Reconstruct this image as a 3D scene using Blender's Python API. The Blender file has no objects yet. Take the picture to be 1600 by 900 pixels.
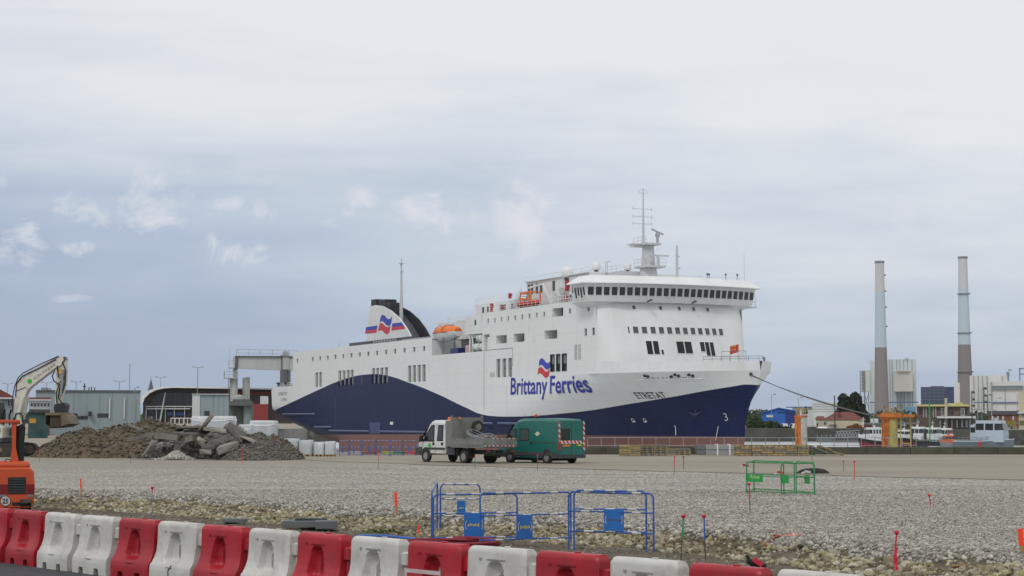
import bpy, math, random
import numpy as np
from mathutils import Vector, Matrix, Euler
random.seed(7); RNG = np.random.default_rng(7)
SC = bpy.context.scene
# ------------------------------------------------------------------ camera
FPX, CAMH = 2800.0, 2.35
PITCH = math.atan(207 / FPX)
cam_d = bpy.data.cameras.new('camera'); cam = bpy.data.objects.new('camera', cam_d)
SC.collection.objects.link(cam); SC.camera = cam
cam_d.sensor_fit = 'HORIZONTAL'; cam_d.sensor_width = 36; cam_d.lens = 36 * FPX / 1600
cam_d.clip_start = .5; cam_d.clip_end = 30000
cam.location = (0, 0, CAMH); cam.rotation_euler = (math.pi / 2 + PITCH, 0, 0)
# ------------------------------------------------------------------ sky
SUN_EL, SUN_AZ = math.radians(48), math.radians(205)      # azimuth clockwise from +Y (behind, slightly left)
W = bpy.data.worlds.new('World'); SC.world = W; W.use_nodes = True
def build_sky():
    nt = W.node_tree; nt.nodes.clear(); N = nt.nodes.new; L = nt.links.new
    out = N('ShaderNodeOutputWorld'); bg = N('ShaderNodeBackground')
    sky = N('ShaderNodeTexSky'); sky.sky_type = 'NISHITA'; sky.sun_disc = False
    sky.sun_elevation = SUN_EL; sky.sun_rotation = SUN_AZ
    tc = N('ShaderNodeTexCoord'); sep = N('ShaderNodeSeparateXYZ'); L(tc.outputs['Generated'], sep.inputs[0])
    def M(op, a, b=None, c=None, clamp=False):
        n = N('ShaderNodeMath'); n.operation = op; n.use_clamp = clamp
        for i, v in enumerate((a, b, c)):
            if v is None: continue
            if isinstance(v, (int, float)): n.inputs[i].default_value = v
            else: L(v, n.inputs[i])
        return n.outputs[0]
    def noise(scale, detail, sx=1, sz=3, off=(0, 0, 0), dist=0., rough=.55):
        mp = N('ShaderNodeMapping'); L(tc.outputs['Generated'], mp.inputs[0])
        mp.inputs['Scale'].default_value = (sx, 1, sz); mp.inputs['Location'].default_value = off
        n = N('ShaderNodeTexNoise'); L(mp.outputs[0], n.inputs['Vector'])
        n.inputs['Scale'].default_value = scale; n.inputs['Detail'].default_value = detail
        n.inputs['Distortion'].default_value = dist; n.inputs['Roughness'].default_value = rough
        return n.outputs['Fac']
    x, y, z = sep.outputs
    # veil of high cloud: brightness grows with height and towards the right
    big = noise(3.2, 5, 1, 4.5, (3.1, .4, 1.7), .3)
    wisp = noise(9, 6, .8, 7, (1.2, 5.5, .3), .4)
    zc = M('MINIMUM', z, .5)
    t = M('ADD', M('MULTIPLY', zc, 4.6), M('MULTIPLY', M('ABSOLUTE', M('ADD', x, .3)), .62))
    t = M('SUBTRACT', t, .18)
    wav = M('ADD', z, M('MULTIPLY', M('SUBTRACT', wisp, .5), .03))
    low = M('MULTIPLY', M('SUBTRACT', .165, wav), 30, clamp=True); lft = M('MULTIPLY', M('SUBTRACT', .05, x), 4.5, clamp=True)
    t = M('SUBTRACT', t, M('MULTIPLY', M('MULTIPLY', low, lft), .13))
    t = M('ADD', t, M('MULTIPLY', M('SUBTRACT', big, .5), 1.1))
    t = M('ADD', t, M('MULTIPLY', M('SUBTRACT', wisp, .5), .38))
    ramp = N('ShaderNodeValToRGB'); L(t, ramp.inputs[0]); cr = ramp.color_ramp
    pts = [(.0, (.375, .45, .61)), (.22, (.455, .53, .68)), (.45, (.595, .65, .745)), (.68, (.735, .765, .82)), (.9, (.85, .865, .885)), (1., (.87, .88, .90))]
    while len(cr.elements) < len(pts): cr.elements.new(.5)
    for e, (p, c) in zip(cr.elements, pts): e.position = p; e.color = (*c, 1)
    mixs = N('ShaderNodeMix'); mixs.data_type = 'RGBA'; mixs.inputs[0].default_value = .88
    vm = N('ShaderNodeVectorMath'); vm.operation = 'SCALE'; vm.inputs['Scale'].default_value = .11
    L(sky.outputs[0], vm.inputs[0]); L(vm.outputs[0], mixs.inputs[6]); L(ramp.outputs[0], mixs.inputs[7])
    col = mixs.outputs[2]
    # small fair-weather clouds under the veil
    n1 = noise(24, 10, 1, 1.4, (.3, 0, .2), .9, .7)
    n2 = noise(90, 4, 1, 1.3, (2, 1, 0), .2)
    nn = M('ADD', M('MULTIPLY', M('SUBTRACT', n1, .5), 4.6), M('MULTIPLY', M('SUBTRACT', n2, .5), 1.5))
    puffs = [(122, 330, 46, 28, .8), (28, 382, 42, 40, .8), (235, 318, 50, 40, .85), (292, 305, 30, 16, .5), (372, 398, 50, 20, 1.), (338, 374, 16, 20, .8),
             (120, 387, 24, 12, .8), (112, 467, 30, 7, .5), (545, 308, 42, 30, .85), (675, 328, 62, 36, .9), (603, 371, 26, 18, .9),
             (812, 335, 48, 50, .95), (825, 385, 22, 24, .8), (418, 328, 28, 16, .8), (350, 320, 30, 12, .7), (520, 355, 50, 16, .6), (5, 290, 16, 16, .6), (1415, 340, 26, 32, .35), (345, 262, 90, 20, .22),
             (940, 250, 200, 40, .15)]
    cp, sp = math.cos(PITCH), math.sin(PITCH)
    el = M('DIVIDE', z, M('MAXIMUM', y, .05)); az = M('DIVIDE', x, M('MAXIMUM', y, .05))
    front = M('GREATER_THAN', y, .2)
    total = None
    for px, py, rx, ry, s in puffs:
        u, v = (px - 800) / FPX, (450 - py) / FPX
        dx, dy, dz = u, cp - v * sp, sp + v * cp
        a = M('DIVIDE', M('SUBTRACT', az, dx / dy), rx * 1.25 / FPX); b = M('DIVIDE', M('SUBTRACT', el, dz / dy), ry * 1.25 / FPX)
        r2 = M('ADD', M('MULTIPLY', a, a), M('MULTIPLY', b, b))
        m = M('ADD', M('SUBTRACT', .42, M('MULTIPLY', r2, .75)), nn)
        m = M('MULTIPLY', m, 1.25, clamp=True)
        fall = M('SUBTRACT', 2.2, r2, clamp=True)
        m = M('MULTIPLY', m, M('MULTIPLY', fall, s))
        total = m if total is None else M('MAXIMUM', total, m)
    total = M('MULTIPLY', M('MULTIPLY', total, front), .8, clamp=True)
    mx = N('ShaderNodeMix'); mx.data_type = 'RGBA'; L(total, mx.inputs[0]); L(col, mx.inputs[6]); mx.inputs[7].default_value = (.78, .79, .83, 1)
    L(mx.outputs[2], bg.inputs[0]); bg.inputs[1].default_value = 1.0
    L(bg.outputs[0], out.inputs[0])
build_sky()
sun_d = bpy.data.lights.new('sun', 'SUN'); sun = bpy.data.objects.new('sun', sun_d); SC.collection.objects.link(sun)
sun_d.energy = 1.1; sun_d.angle = math.radians(14); sun_d.color = (1, .965, .91)
sv = Vector((math.sin(SUN_AZ) * math.cos(SUN_EL), math.cos(SUN_AZ) * math.cos(SUN_EL), math.sin(SUN_EL)))
sun.rotation_euler = (-sv).to_track_quat('-Z', 'Y').to_euler()
SC.view_settings.view_transform = 'Standard'; SC.view_settings.look = 'None'
SC.view_settings.exposure = 0.0; SC.view_settings.gamma = 1.0; SC.view_settings.use_curve_mapping = False

# ------------------------------------------------------------------ helpers
def at(x, y, Y):
    "world point seen at pixel x, y of the photograph at the depth Y"
    u, v = (x - 800) / FPX, (450 - y) / FPX
    cp, sp = math.cos(PITCH), math.sin(PITCH); t = Y / (cp - v * sp)
    return Vector((t * u, Y, CAMH + t * (sp + v * cp)))
def on_ground(x, y, z=0.):
    u, v = (x - 800) / FPX, (450 - y) / FPX
    cp, sp = math.cos(PITCH), math.sin(PITCH); t = (z - CAMH) / (sp + v * cp)
    return Vector((t * u, t * (cp - v * sp), z))

MATS = {}
def mat(name, col, rough=.75, metal=0., var=.18, scale=2.0, bump=0., bscale=30., stretch=(1, 1, 1), dirt=None, dcol=(.09, .075, .055), dscale=1.2, spec=.4):
    "procedural paint, stone, wood...: base colour broken up by noise, optional patches of dirt, fine bump"
    if name in MATS: return MATS[name]
    m = bpy.data.materials.new(name); m.use_nodes = True; MATS[name] = m
    nt = m.node_tree; N = nt.nodes.new; L = nt.links.new; b = nt.nodes['Principled BSDF']
    b.inputs['Roughness'].default_value = rough; b.inputs['Metallic'].default_value = metal; b.inputs['Specular IOR Level'].default_value = spec
    tc = N('ShaderNodeTexCoord'); mp = N('ShaderNodeMapping'); oj = N('ShaderNodeObjectInfo'); oo = N('ShaderNodeVectorMath'); oo.operation = 'MULTIPLY_ADD'; L(oj.outputs['Random'], oo.inputs[0]); oo.inputs[1].default_value = (37, 23, 11); L(tc.outputs['Object'], oo.inputs[2])
    L(oo.outputs[0], mp.inputs[0]); mp.inputs['Scale'].default_value = stretch
    n = N('ShaderNodeTexNoise'); L(mp.outputs[0], n.inputs['Vector']); n.inputs['Scale'].default_value = scale; n.inputs['Detail'].default_value = 6; n.inputs['Roughness'].default_value = .62
    r = N('ShaderNodeMapRange'); L(n.outputs['Fac'], r.inputs[0]); r.inputs[1].default_value = .25; r.inputs[2].default_value = .75
    r.inputs[3].default_value = 1 - var; r.inputs[4].default_value = 1 + var
    oi = N('ShaderNodeObjectInfo'); r2 = N('ShaderNodeMapRange'); L(oi.outputs['Random'], r2.inputs[0]); r2.inputs[3].default_value = 1 - var * .35; r2.inputs[4].default_value = 1 + var * .35
    mu = N('ShaderNodeMath'); mu.operation = 'MULTIPLY'; L(r.outputs[0], mu.inputs[0]); L(r2.outputs[0], mu.inputs[1])
    vm = N('ShaderNodeVectorMath'); vm.operation = 'SCALE'; vm.inputs[0].default_value = col; L(mu.outputs[0], vm.inputs['Scale'])
    c = vm.outputs[0]
    if dirt:
        dn = N('ShaderNodeTexNoise'); L(mp.outputs[0], dn.inputs['Vector']); dn.inputs['Scale'].default_value = dscale; dn.inputs['Detail'].default_value = 8; dn.inputs['Roughness'].default_value = .7; dn.inputs['Distortion'].default_value = .5
        dr = N('ShaderNodeMapRange'); L(dn.outputs['Fac'], dr.inputs[0]); dr.inputs[1].default_value = .48; dr.inputs[2].default_value = .72; dr.inputs[4].default_value = dirt
        mx = N('ShaderNodeMix'); mx.data_type = 'RGBA'; L(dr.outputs[0], mx.inputs[0]); L(c, mx.inputs[6]); mx.inputs[7].default_value = (*dcol, 1); c = mx.outputs[2]
        rr = N('ShaderNodeMapRange'); L(dr.outputs[0], rr.inputs[0]); rr.inputs[3].default_value = rough; rr.inputs[4].default_value = .95; L(rr.outputs[0], b.inputs['Roughness'])
    L(c, b.inputs['Base Color'])
    if bump:
        bn = N('ShaderNodeTexNoise'); L(tc.outputs['Object'], bn.inputs['Vector']); bn.inputs['Scale'].default_value = bscale; bn.inputs['Detail'].default_value = 5
        bp = N('ShaderNodeBump'); L(bn.outputs['Fac'], bp.inputs['Height']); bp.inputs['Strength'].default_value = bump; bp.inputs['Distance'].default_value = .03; L(bp.outputs[0], b.inputs['Normal'])
    return m
def glass(name='dark_glass', col=(.012, .016, .02), rough=.08):
    if name in MATS: return MATS[name]
    return mat(name, col, rough, 0, .25, .8, spec=.6)

class MB:
    "collects shapes into one mesh"
    def __init__(s): s.v = []; s.f = []; s.mi = []; s.m = 0
    def add(s, vs, fs, m=None):
        o = len(s.v); s.v += [tuple(p) for p in vs]; s.f += [tuple(i + o for i in f) for f in fs]; s.mi += [s.m if m is None else m] * len(fs); return s
    def box(s, x0, x1, y0, y1, z0, z1, m=None):
        if x0 > x1: x0, x1 = x1, x0
        if y0 > y1: y0, y1 = y1, y0
        if z0 > z1: z0, z1 = z1, z0
        return s.add([(x0, y0, z0), (x1, y0, z0), (x1, y1, z0), (x0, y1, z0), (x0, y0, z1), (x1, y0, z1), (x1, y1, z1), (x0, y1, z1)],
                     [(3, 2, 1, 0), (4, 5, 6, 7), (0, 1, 5, 4), (1, 2, 6, 5), (2, 3, 7, 6), (3, 0, 4, 7)], m)
    def obox(s, c, size, rot, m=None):
        R = rot if isinstance(rot, Matrix) else Euler(rot).to_matrix(); c = Vector(c); h = Vector(size) / 2
        vs = [c + R @ Vector((a * h.x, b * h.y, d * h.z)) for d in (-1, 1) for a, b in ((-1, -1), (1, -1), (1, 1), (-1, 1))]
        return s.add(vs, [(3, 2, 1, 0), (4, 5, 6, 7), (0, 1, 5, 4), (1, 2, 6, 5), (2, 3, 7, 6), (3, 0, 4, 7)], m)
    def beam(s, a, b, w, h=None, m=None):
        "rectangular bar from a to b"
        a, b = Vector(a), Vector(b); d = b - a; h = h or w
        q = d.to_track_quat('X', 'Z').to_matrix()
        return s.obox((a + b) / 2, (d.length, w, h), q, m)
    def tube(s, pts, r, n=8, caps=True, m=None):
        pts = [Vector(p) for p in pts]; rs = r if isinstance(r, (list, tuple)) else [r] * len(pts)
        rings = []; up = None
        for i, p in enumerate(pts):
            d = (pts[min(i + 1, len(pts) - 1)] - pts[max(i - 1, 0)]).normalized()
            if up is None: up = Vector((0, 0, 1)) if abs(d.z) < .9 else Vector((1, 0, 0))
            a = d.cross(up); a = a.normalized() if a.length > 1e-6 else d.orthogonal().normalized(); b = d.cross(a); up = -b if (-b).dot(up) > 0 else b
            rings.append([p + (a * math.cos(2 * math.pi * k / n) + b * math.sin(2 * math.pi * k / n)) * rs[i] for k in range(n)])
        return s.loft(rings, caps, m)
    def loft(s, rings, caps=True, m=None, closed=True):
        n = len(rings[0]); vs = [p for r in rings for p in r]; fs = []
        for i in range(len(rings) - 1):
            for k in range(n if closed else n - 1):
                k2 = (k + 1) % n; fs.append((i * n + k, i * n + k2, (i + 1) * n + k2, (i + 1) * n + k))
        if caps: fs += [tuple(range(n))[::-1], tuple(range((len(rings) - 1) * n, len(rings) * n))]
        return s.add(vs, fs, m)
    def prism(s, poly, a, b, plane='xz', m=None):
        "polygon extruded across its plane from a to b"
        def P(p, t):
            return {'xz': (p[0], t, p[1]), 'yz': (t, p[0], p[1]), 'xy': (p[0], p[1], t)}[plane]
        return s.loft([[P(p, a) for p in poly], [P(p, b) for p in poly]], True, m)
    def sph(s, c, r, n=12, k=8, m=None):
        c = Vector(c); r = (r, r, r) if isinstance(r, (int, float)) else r
        rings = [[c + Vector((r[0] * math.sin(t) * math.cos(2 * math.pi * j / n), r[1] * math.sin(t) * math.sin(2 * math.pi * j / n), -r[2] * math.cos(t))) for j in range(n)]
                 for t in [math.pi * (i + .02) / (k + .04) for i in range(k + 1)]]
        return s.loft(rings, True, m)
    def mesh(s, name, mats):
        me = bpy.data.meshes.new(name); me.from_pydata(s.v, [], s.f)
        mats = mats if isinstance(mats, (list, tuple)) else [mats]
        for q in mats: me.materials.append(q)
        if len(mats) > 1: me.polygons.foreach_set('material_index', s.mi)
        import bmesh
        bm = bmesh.new(); bm.from_mesh(me); bmesh.ops.recalc_face_normals(bm, faces=bm.faces); bm.to_mesh(me); bm.free()
        return me
    def build(s, name, mats, parent=None, smooth=0, bevel=0, label=None):
        o = bpy.data.objects.new(name, s.mesh(name, mats)); SC.collection.objects.link(o)
        if parent: o.parent = parent
        if smooth:
            o.data.polygons.foreach_set('use_smooth', [True] * len(o.data.polygons))
            o.data.set_sharp_from_angle(angle=math.radians(smooth if smooth > 1 else 40))
        if bevel:
            b = o.modifiers.new('bevel', 'BEVEL'); b.width = bevel; b.segments = 2; b.limit_method = 'ANGLE'; b.angle_limit = math.radians(35)
        if label: o['label'] = label
        return o
def thing(name, label, cat, loc=(0, 0, 0), rz=0., group=None):
    o = bpy.data.objects.new(name, None); SC.collection.objects.link(o); o.empty_display_size = .3
    o.location = loc; o.rotation_euler = (0, 0, rz); tag(o, label, cat, group); return o
def tag(o, label=None, cat=None, group=None, kind=None):
    if label: o['label'] = label
    if cat: o['category'] = cat
    if group: o['group'] = group
    if kind: o['kind'] = kind
    return o
def kids(o): return [c for c in ALLKIDS.get(o.name, [])]
def copy_tree(o, parent=None, depth=0):
    c = o.copy(); SC.collection.objects.link(c)
    if parent: c.parent = parent
    for ch in list(o.children): copy_tree(ch, c)
    return c
def text_mb(txt, size, shear=0., bold=0., sx=1.):
    "outline of a word as triangles in its own plane: list of (u, v) and faces"
    cu = bpy.data.curves.new('word', 'FONT'); cu.body = txt; cu.size = size; cu.shear = shear; cu.offset = bold; cu.resolution_u = 3
    o = bpy.data.objects.new('word', cu); SC.collection.objects.link(o)
    dg = bpy.context.evaluated_depsgraph_get(); me = o.evaluated_get(dg).to_mesh()
    vs = [(v.co.x * sx, v.co.y) for v in me.vertices]; fs = [tuple(p.vertices) for p in me.polygons]
    o.evaluated_get(dg).to_mesh_clear(); bpy.data.objects.remove(o); bpy.data.curves.remove(cu)
    return vs, fs
def scribble(w, h, seed=1):
    "a line of print too small to read: short strokes of uneven height"
    rr = random.Random(seed); vs = []; fs = []; x = 0
    while x < w:
        s = rr.uniform(.05, .11) * w; z0, z1 = (rr.uniform(0, .25) * h, h * rr.uniform(.6, 1)); o = len(vs)
        vs += [(x, z0), (x + s, z0 + .05 * h), (x + s, z1), (x + .02 * w, z1)]; fs.append((o, o + 1, o + 2, o + 3)); x += s + rr.uniform(.02, .05) * w
    return vs, fs
def subdivide_flat(vs, fs, maxlen):
    "split long edges so that flat shapes can be wrapped on a curved surface"
    import bmesh
    bm = bmesh.new(); bv = [bm.verts.new((x, y, 0)) for x, y in vs]
    for f in fs:
        try: bm.faces.new([bv[i] for i in f])
        except ValueError: pass
    bmesh.ops.triangulate(bm, faces=bm.faces)
    for _ in range(3):
        es = [e for e in bm.edges if e.calc_length() > maxlen]
        if not es: break
        bmesh.ops.subdivide_edges(bm, edges=es, cuts=1); bmesh.ops.triangulate(bm, faces=bm.faces)
    bm.verts.index_update(); v2 = [(v.co.x, v.co.y) for v in bm.verts]; f2 = [tuple(v.index for v in f.verts) for f in bm.faces]; bm.free()
    return v2, f2
# common materials
white = mat('white_paint', (.68, .69, .67), .45, 0, .06, .5, dirt=.22, dcol=(.33, .31, .27), dscale=.5)
dark = mat('black_rubber', (.018, .018, .018), .8, 0, .3, 6)
galv = mat('galvanised_steel', (.30, .32, .33), .5, .6, .2, 4)
dsteel = mat('dark_steel', (.06, .065, .07), .6, .4, .3, 4)
concrete = mat('weathered_concrete', (.26, .25, .23), .9, 0, .25, 1.2, .4, 25, dirt=.7, dcol=(.08, .08, .06), dscale=.6)
grey_paint = mat('grey_paint', (.36, .38, .39), .55, 0, .1, 1, dirt=.3, dcol=(.15, .13, .11))
red_paint = mat('red_paint', (.48, .03, .035), .5, 0, .1, 1, dirt=.15)
gl = glass()
# ------------------------------------------------------------------ ground, water, quay
def gravel_material():
    m = bpy.data.materials.new('crushed_stone'); m.use_nodes = True; nt = m.node_tree; N = nt.nodes.new; L = nt.links.new; b = nt.nodes['Principled BSDF']
    b.inputs['Roughness'].default_value = .92; b.inputs['Specular IOR Level'].default_value = .2
    tc = N('ShaderNodeTexCoord')
    def vor(scale):
        v = N('ShaderNodeTexVoronoi'); v.inputs['Scale'].default_value = scale; L(tc.outputs['Object'], v.inputs['Vector']); return v
    v1 = vor(12); v2 = vor(30)
    def grey(v):
        s = N('ShaderNodeSeparateColor'); L(v.outputs['Color'], s.inputs[0]); r = N('ShaderNodeValToRGB'); L(s.outputs[0], r.inputs[0])
        pts = [(0, (.075, .069, .058)), (.25, (.20, .186, .158)), (.55, (.36, .338, .292)), (.8, (.49, .462, .405)), (1, (.68, .65, .58))]
        while len(r.color_ramp.elements) < 5: r.color_ramp.elements.new(.5)
        for e, (p, c) in zip(r.color_ramp.elements, pts): e.position = p; e.color = (*c, 1)
        return r.outputs[0]
    mx = N('ShaderNodeMix'); mx.data_type = 'RGBA'; mx.inputs[0].default_value = .3; L(grey(v1), mx.inputs[6]); L(grey(v2), mx.inputs[7])
    # cracks between stones
    dr = N('ShaderNodeMapRange'); L(v1.outputs['Distance'], dr.inputs[0]); dr.inputs[1].default_value = .45; dr.inputs[2].default_value = .85; dr.inputs[3].default_value = 1; dr.inputs[4].default_value = .45
    big = N('ShaderNodeTexNoise'); big.inputs['Scale'].default_value = .22; big.inputs['Detail'].default_value = 9; big.inputs['Roughness'].default_value = .65; bm_ = N('ShaderNodeMapping'); bm_.inputs['Scale'].default_value = (.35, 1.3, 1); bm_.inputs['Rotation'].default_value = (0, 0, .25); L(tc.outputs['Object'], bm_.inputs[0]); L(bm_.outputs[0], big.inputs['Vector'])
    br = N('ShaderNodeMapRange'); L(big.outputs['Fac'], br.inputs[0]); br.inputs[1].default_value = .3; br.inputs[2].default_value = .7; br.inputs[3].default_value = .80; br.inputs[4].default_value = 1.16
    mu = N('ShaderNodeMath'); mu.operation = 'MULTIPLY'; L(dr.outputs[0], mu.inputs[0]); L(br.outputs[0], mu.inputs[1])
    sp = N('ShaderNodeTexNoise'); sp.inputs['Scale'].default_value = 6.5; sp.inputs['Detail'].default_value = 4; sp.inputs['Roughness'].default_value = .8; L(tc.outputs['Object'], sp.inputs['Vector'])
    sr = N('ShaderNodeMapRange'); L(sp.outputs['Fac'], sr.inputs[0]); sr.inputs[1].default_value = .32; sr.inputs[2].default_value = .68; sr.inputs[3].default_value = .55; sr.inputs[4].default_value = 1.6
    mu2 = N('ShaderNodeMath'); mu2.operation = 'MULTIPLY'; L(mu.outputs[0], mu2.inputs[0]); L(sr.outputs[0], mu2.inputs[1]); mu = mu2
    vm = N('ShaderNodeVectorMath'); vm.operation = 'SCALE'; L(mx.outputs[2], vm.inputs[0]); L(mu.outputs[0], vm.inputs['Scale'])
    # compacted tan fines where vehicles run: far left
    sep = N('ShaderNodeSeparateXYZ'); L(tc.outputs['Object'], sep.inputs[0])
    a = N('ShaderNodeMath'); a.operation = 'MULTIPLY_ADD'; L(sep.outputs[0], a.inputs[0]); a.inputs[1].default_value = -.55; L(sep.outputs[1], a.inputs[2])
    n3 = N('ShaderNodeTexNoise'); n3.inputs['Scale'].default_value = .12; n3.inputs['Detail'].default_value = 8; L(tc.outputs['Object'], n3.inputs['Vector'])
    a2 = N('ShaderNodeMath'); a2.operation = 'MULTIPLY_ADD'; L(n3.outputs[0], a2.inputs[0]); a2.inputs[1].default_value = 26; L(a.outputs[0], a2.inputs[2])
    tr = N('ShaderNodeMapRange'); L(a2.outputs[0], tr.inputs[0]); tr.inputs[1].default_value = 103; tr.inputs[2].default_value = 118; tr.inputs[4].default_value = .8
    mx2 = N('ShaderNodeMix'); mx2.data_type = 'RGBA'; L(tr.outputs[0], mx2.inputs[0]); L(vm.outputs[0], mx2.inputs[6]); mx2.inputs[7].default_value = (.27, .245, .205, 1)
    L(mx2.outputs[2], b.inputs['Base Color'])
    inv = N('ShaderNodeMath'); inv.operation = 'SUBTRACT'; inv.inputs[0].default_value = 1; L(v1.outputs['Distance'], inv.inputs[1])
    bp = N('ShaderNodeBump'); bp.inputs['Strength'].default_value = .9; bp.inputs['Distance'].default_value = .03; L(inv.outputs[0], bp.inputs['Height']); L(bp.outputs[0], b.inputs['Normal'])
    return m
gravel_m = gravel_material()
asphalt_m = mat('old_asphalt', (.275, .243, .195), .9, 0, .22, .15, .3, 40, stretch=(.3, 1.9, 1), dirt=.8, dcol=(.175, .155, .13), dscale=.16)
road_m = mat('dark_asphalt', (.055, .056, .06), .75, 0, .25, 3, .5, 60, dirt=.5, dcol=(.10, .095, .085), dscale=.7)
dirt_m = mat('trench_soil', (.095, .076, .05), .95, 0, .45, 2.5, 1., 14, dirt=.8, dcol=(.19, .165, .12), dscale=2.4)
EDGE = [(-60, 95), (-16.4, 61.4), (-10, 56.2), (-3.4, 48.1), (3.0, 42.0), (6.3, 35.4), (9.1, 32.0), (14, 27.5), (30, 14)]
def edge_y(x):
    for (a, b), (c, d) in zip(EDGE, EDGE[1:]):
        if x <= c: return b + (d - b) * (x - a) / (c - a)
    return EDGE[-1][1]
SLOPE = .78   # cosine factor between Y distance and true distance to the edge
from mathutils import noise as mn
def terr(x, y):
    d = (y - edge_y(x)) * SLOPE + .5 * mn.noise(Vector((x * .5, y * .5, 0))) + .25 * mn.noise(Vector((x * 1.6, y * 1.6, 3)))      # >0 on the gravel platform
    w = 2.6
    if d > 0: z = 0
    elif d < -w: z = -.40
    else:
        t = -d / w; z = -.40 * (t * t * (3 - 2 * t))
    amp = .012 if d > .3 else .05
    z += amp * mn.noise(Vector((x * 1.3, y * 1.3, 7))) * 1.5 + (0 if d > .3 else .02 * mn.noise(Vector((x * 5, y * 5, 1))))
    return z, d
def build_ground():
    # near field: gravel platform with its edge, slope and trench floor
    xs = np.arange(-40, 40.01, .25); ys = np.arange(14, 62.01, .25); nx, ny = len(xs), len(ys)
    vs = []; dd = []
    for y in ys:
        for x in xs:
            z, d = terr(x, y)
            if y > 60 or abs(x) > 39: z *= 0 if d > 0 else 1
            vs.append((x, y, z)); dd.append(d)
    fs = [(j * nx + i, j * nx + i + 1, (j + 1) * nx + i + 1, (j + 1) * nx + i) for j in range(ny - 1) for i in range(nx - 1)]
    me = bpy.data.meshes.new('gravel_field'); me.from_pydata(vs, [], fs); me.materials.append(gravel_m); me.materials.append(dirt_m)
    mi = [1 if dd[f[0]] < -1.0 else 0 for f in fs]; me.polygons.foreach_set('material_index', mi)
    me.polygons.foreach_set('use_smooth', [True] * len(fs))
    o = bpy.data.objects.new('gravel_field', me); SC.collection.objects.link(o); tag(o, kind='structure')
    g = MB()
    def poly(pts, z=0., m=0): g.add([(x, y, z) for x, y in pts], [tuple(range(len(pts)))], m)
    poly([(-40, 62), (40, 62), (40, 125), (-24, 125), (-40, 125)])
    poly([(-4000, 14), (-40, 14), (-40, 62), (-40, 125), (-4000, 125)]); poly([(40, 14), (4000, 14), (4000, 125), (40, 125), (40, 62)])
    poly([(-4000, -300), (4000, -300), (4000, 14), (-4000, 14)], -.36)
    poly([(-4000, 125), (-40, 125), (-24, 125), (-62, 420), (-62, 547), (-4000, 547)], 0, 1)
    poly([(-4000, 547), (107, 547), (90.5, 462), (4000, 462), (4000, 3150), (-4000, 3150)], 0, 1)
    tag(g.build('ground', [gravel_m, asphalt_m]), kind='structure')
    # worn asphalt apron between gravel and quay wall
    a = MB(); far = [(120, 125), (-23.9, 125)]
    near = [(-22, 117), (-13, 107.5), (-3.4, 94), (6, 84.4), (13, 77.4), (20.2, 70.7), (40, 58), (120, 58)]
    # keep the sheet off the heightfield: it lies 4 mm above the ground sheet
    n2 = []
    for i in range(len(near) - 1):
        for k in range(8):
            t = k / 8; x = near[i][0] * (1 - t) + near[i + 1][0] * t; y = near[i][1] * (1 - t) + near[i + 1][1] * t
            n2.append((x, y + .8 * mn.noise(Vector((x * .35, 0, 5)))))
    n2.append(near[-1])
    strip = []
    for x, y in n2: strip += [(x, y), (x, 125)]
    a.add([(x, y, .012) for x, y in strip], [(2 * i, 2 * i + 2, 2 * i + 3, 2 * i + 1) for i in range(len(n2) - 1)])
    tag(a.build('quay_apron', asphalt_m), kind='structure')
    e = MB(); ln = []
    for x, y in n2: w = .16 + .22 * abs(mn.noise(Vector((x * .9, 2, 5)))); ln += [(x, y - w, .004), (x, y + w * .8, .018)]
    e.add(ln, [(2 * i, 2 * i + 2, 2 * i + 3, 2 * i + 1) for i in range(len(n2) - 1)]); tag(e.build('soil_edge', dirt_m), kind='structure')
    # quay walls round the basin
    q = MB()
    line = [(4000, 125), (-24, 125), (-62, 420), (-62, 547), (107, 547), (90.5, 462), (4000, 462)]
    for (x0, y0), (x1, y1) in zip(line, line[1:]): q.add([(x0, y0, -8), (x1, y1, -8), (x1, y1, -.002), (x0, y0, -.002)], [(0, 1, 2, 3)])
    tag(q.build('quay_wall', concrete), kind='structure')
    w = MB(); w.add([(-140, 110, -4), (4000, 110, -4), (4000, 560, -4), (-140, 560, -4)], [(0, 1, 2, 3)])
    wm = bpy.data.materials.new('harbour_water'); wm.use_nodes = True; nt = wm.node_tree; b = nt.nodes['Principled BSDF']
    b.inputs['Base Color'].default_value = (.48, .51, .50, 1); b.inputs['Roughness'].default_value = .2; b.inputs['Specular IOR Level'].default_value = 1.  # pale base colour stands in for the bright glare on the water
    tc = nt.nodes.new('ShaderNodeTexCoord'); n = nt.nodes.new('ShaderNodeTexNoise'); n.inputs['Scale'].default_value = .9; n.inputs['Detail'].default_value = 5
    nt.links.new(tc.outputs['Object'], n.inputs['Vector']); bp = nt.nodes.new('ShaderNodeBump'); bp.inputs['Strength'].default_value = .6; bp.inputs['Distance'].default_value = .3
    nt.links.new(n.outputs['Fac'], bp.inputs['Height']); nt.links.new(bp.outputs[0], b.inputs['Normal'])
    tag(w.build('harbour_water', wm), kind='structure')
    # road the barriers stand on
    r = MB(); pts = [(-60, 84.5), (-16, 42.3), (-9.3, 35.1), (-5, 30.2), (3.5, 20.8), (8, 15.9), (30, -8), (-60, -8)]
    r.add([(x, y, -.3) for x, y in pts], [tuple(range(len(pts)))]); tag(r.build('road', road_m), kind='structure')
build_ground()
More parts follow.
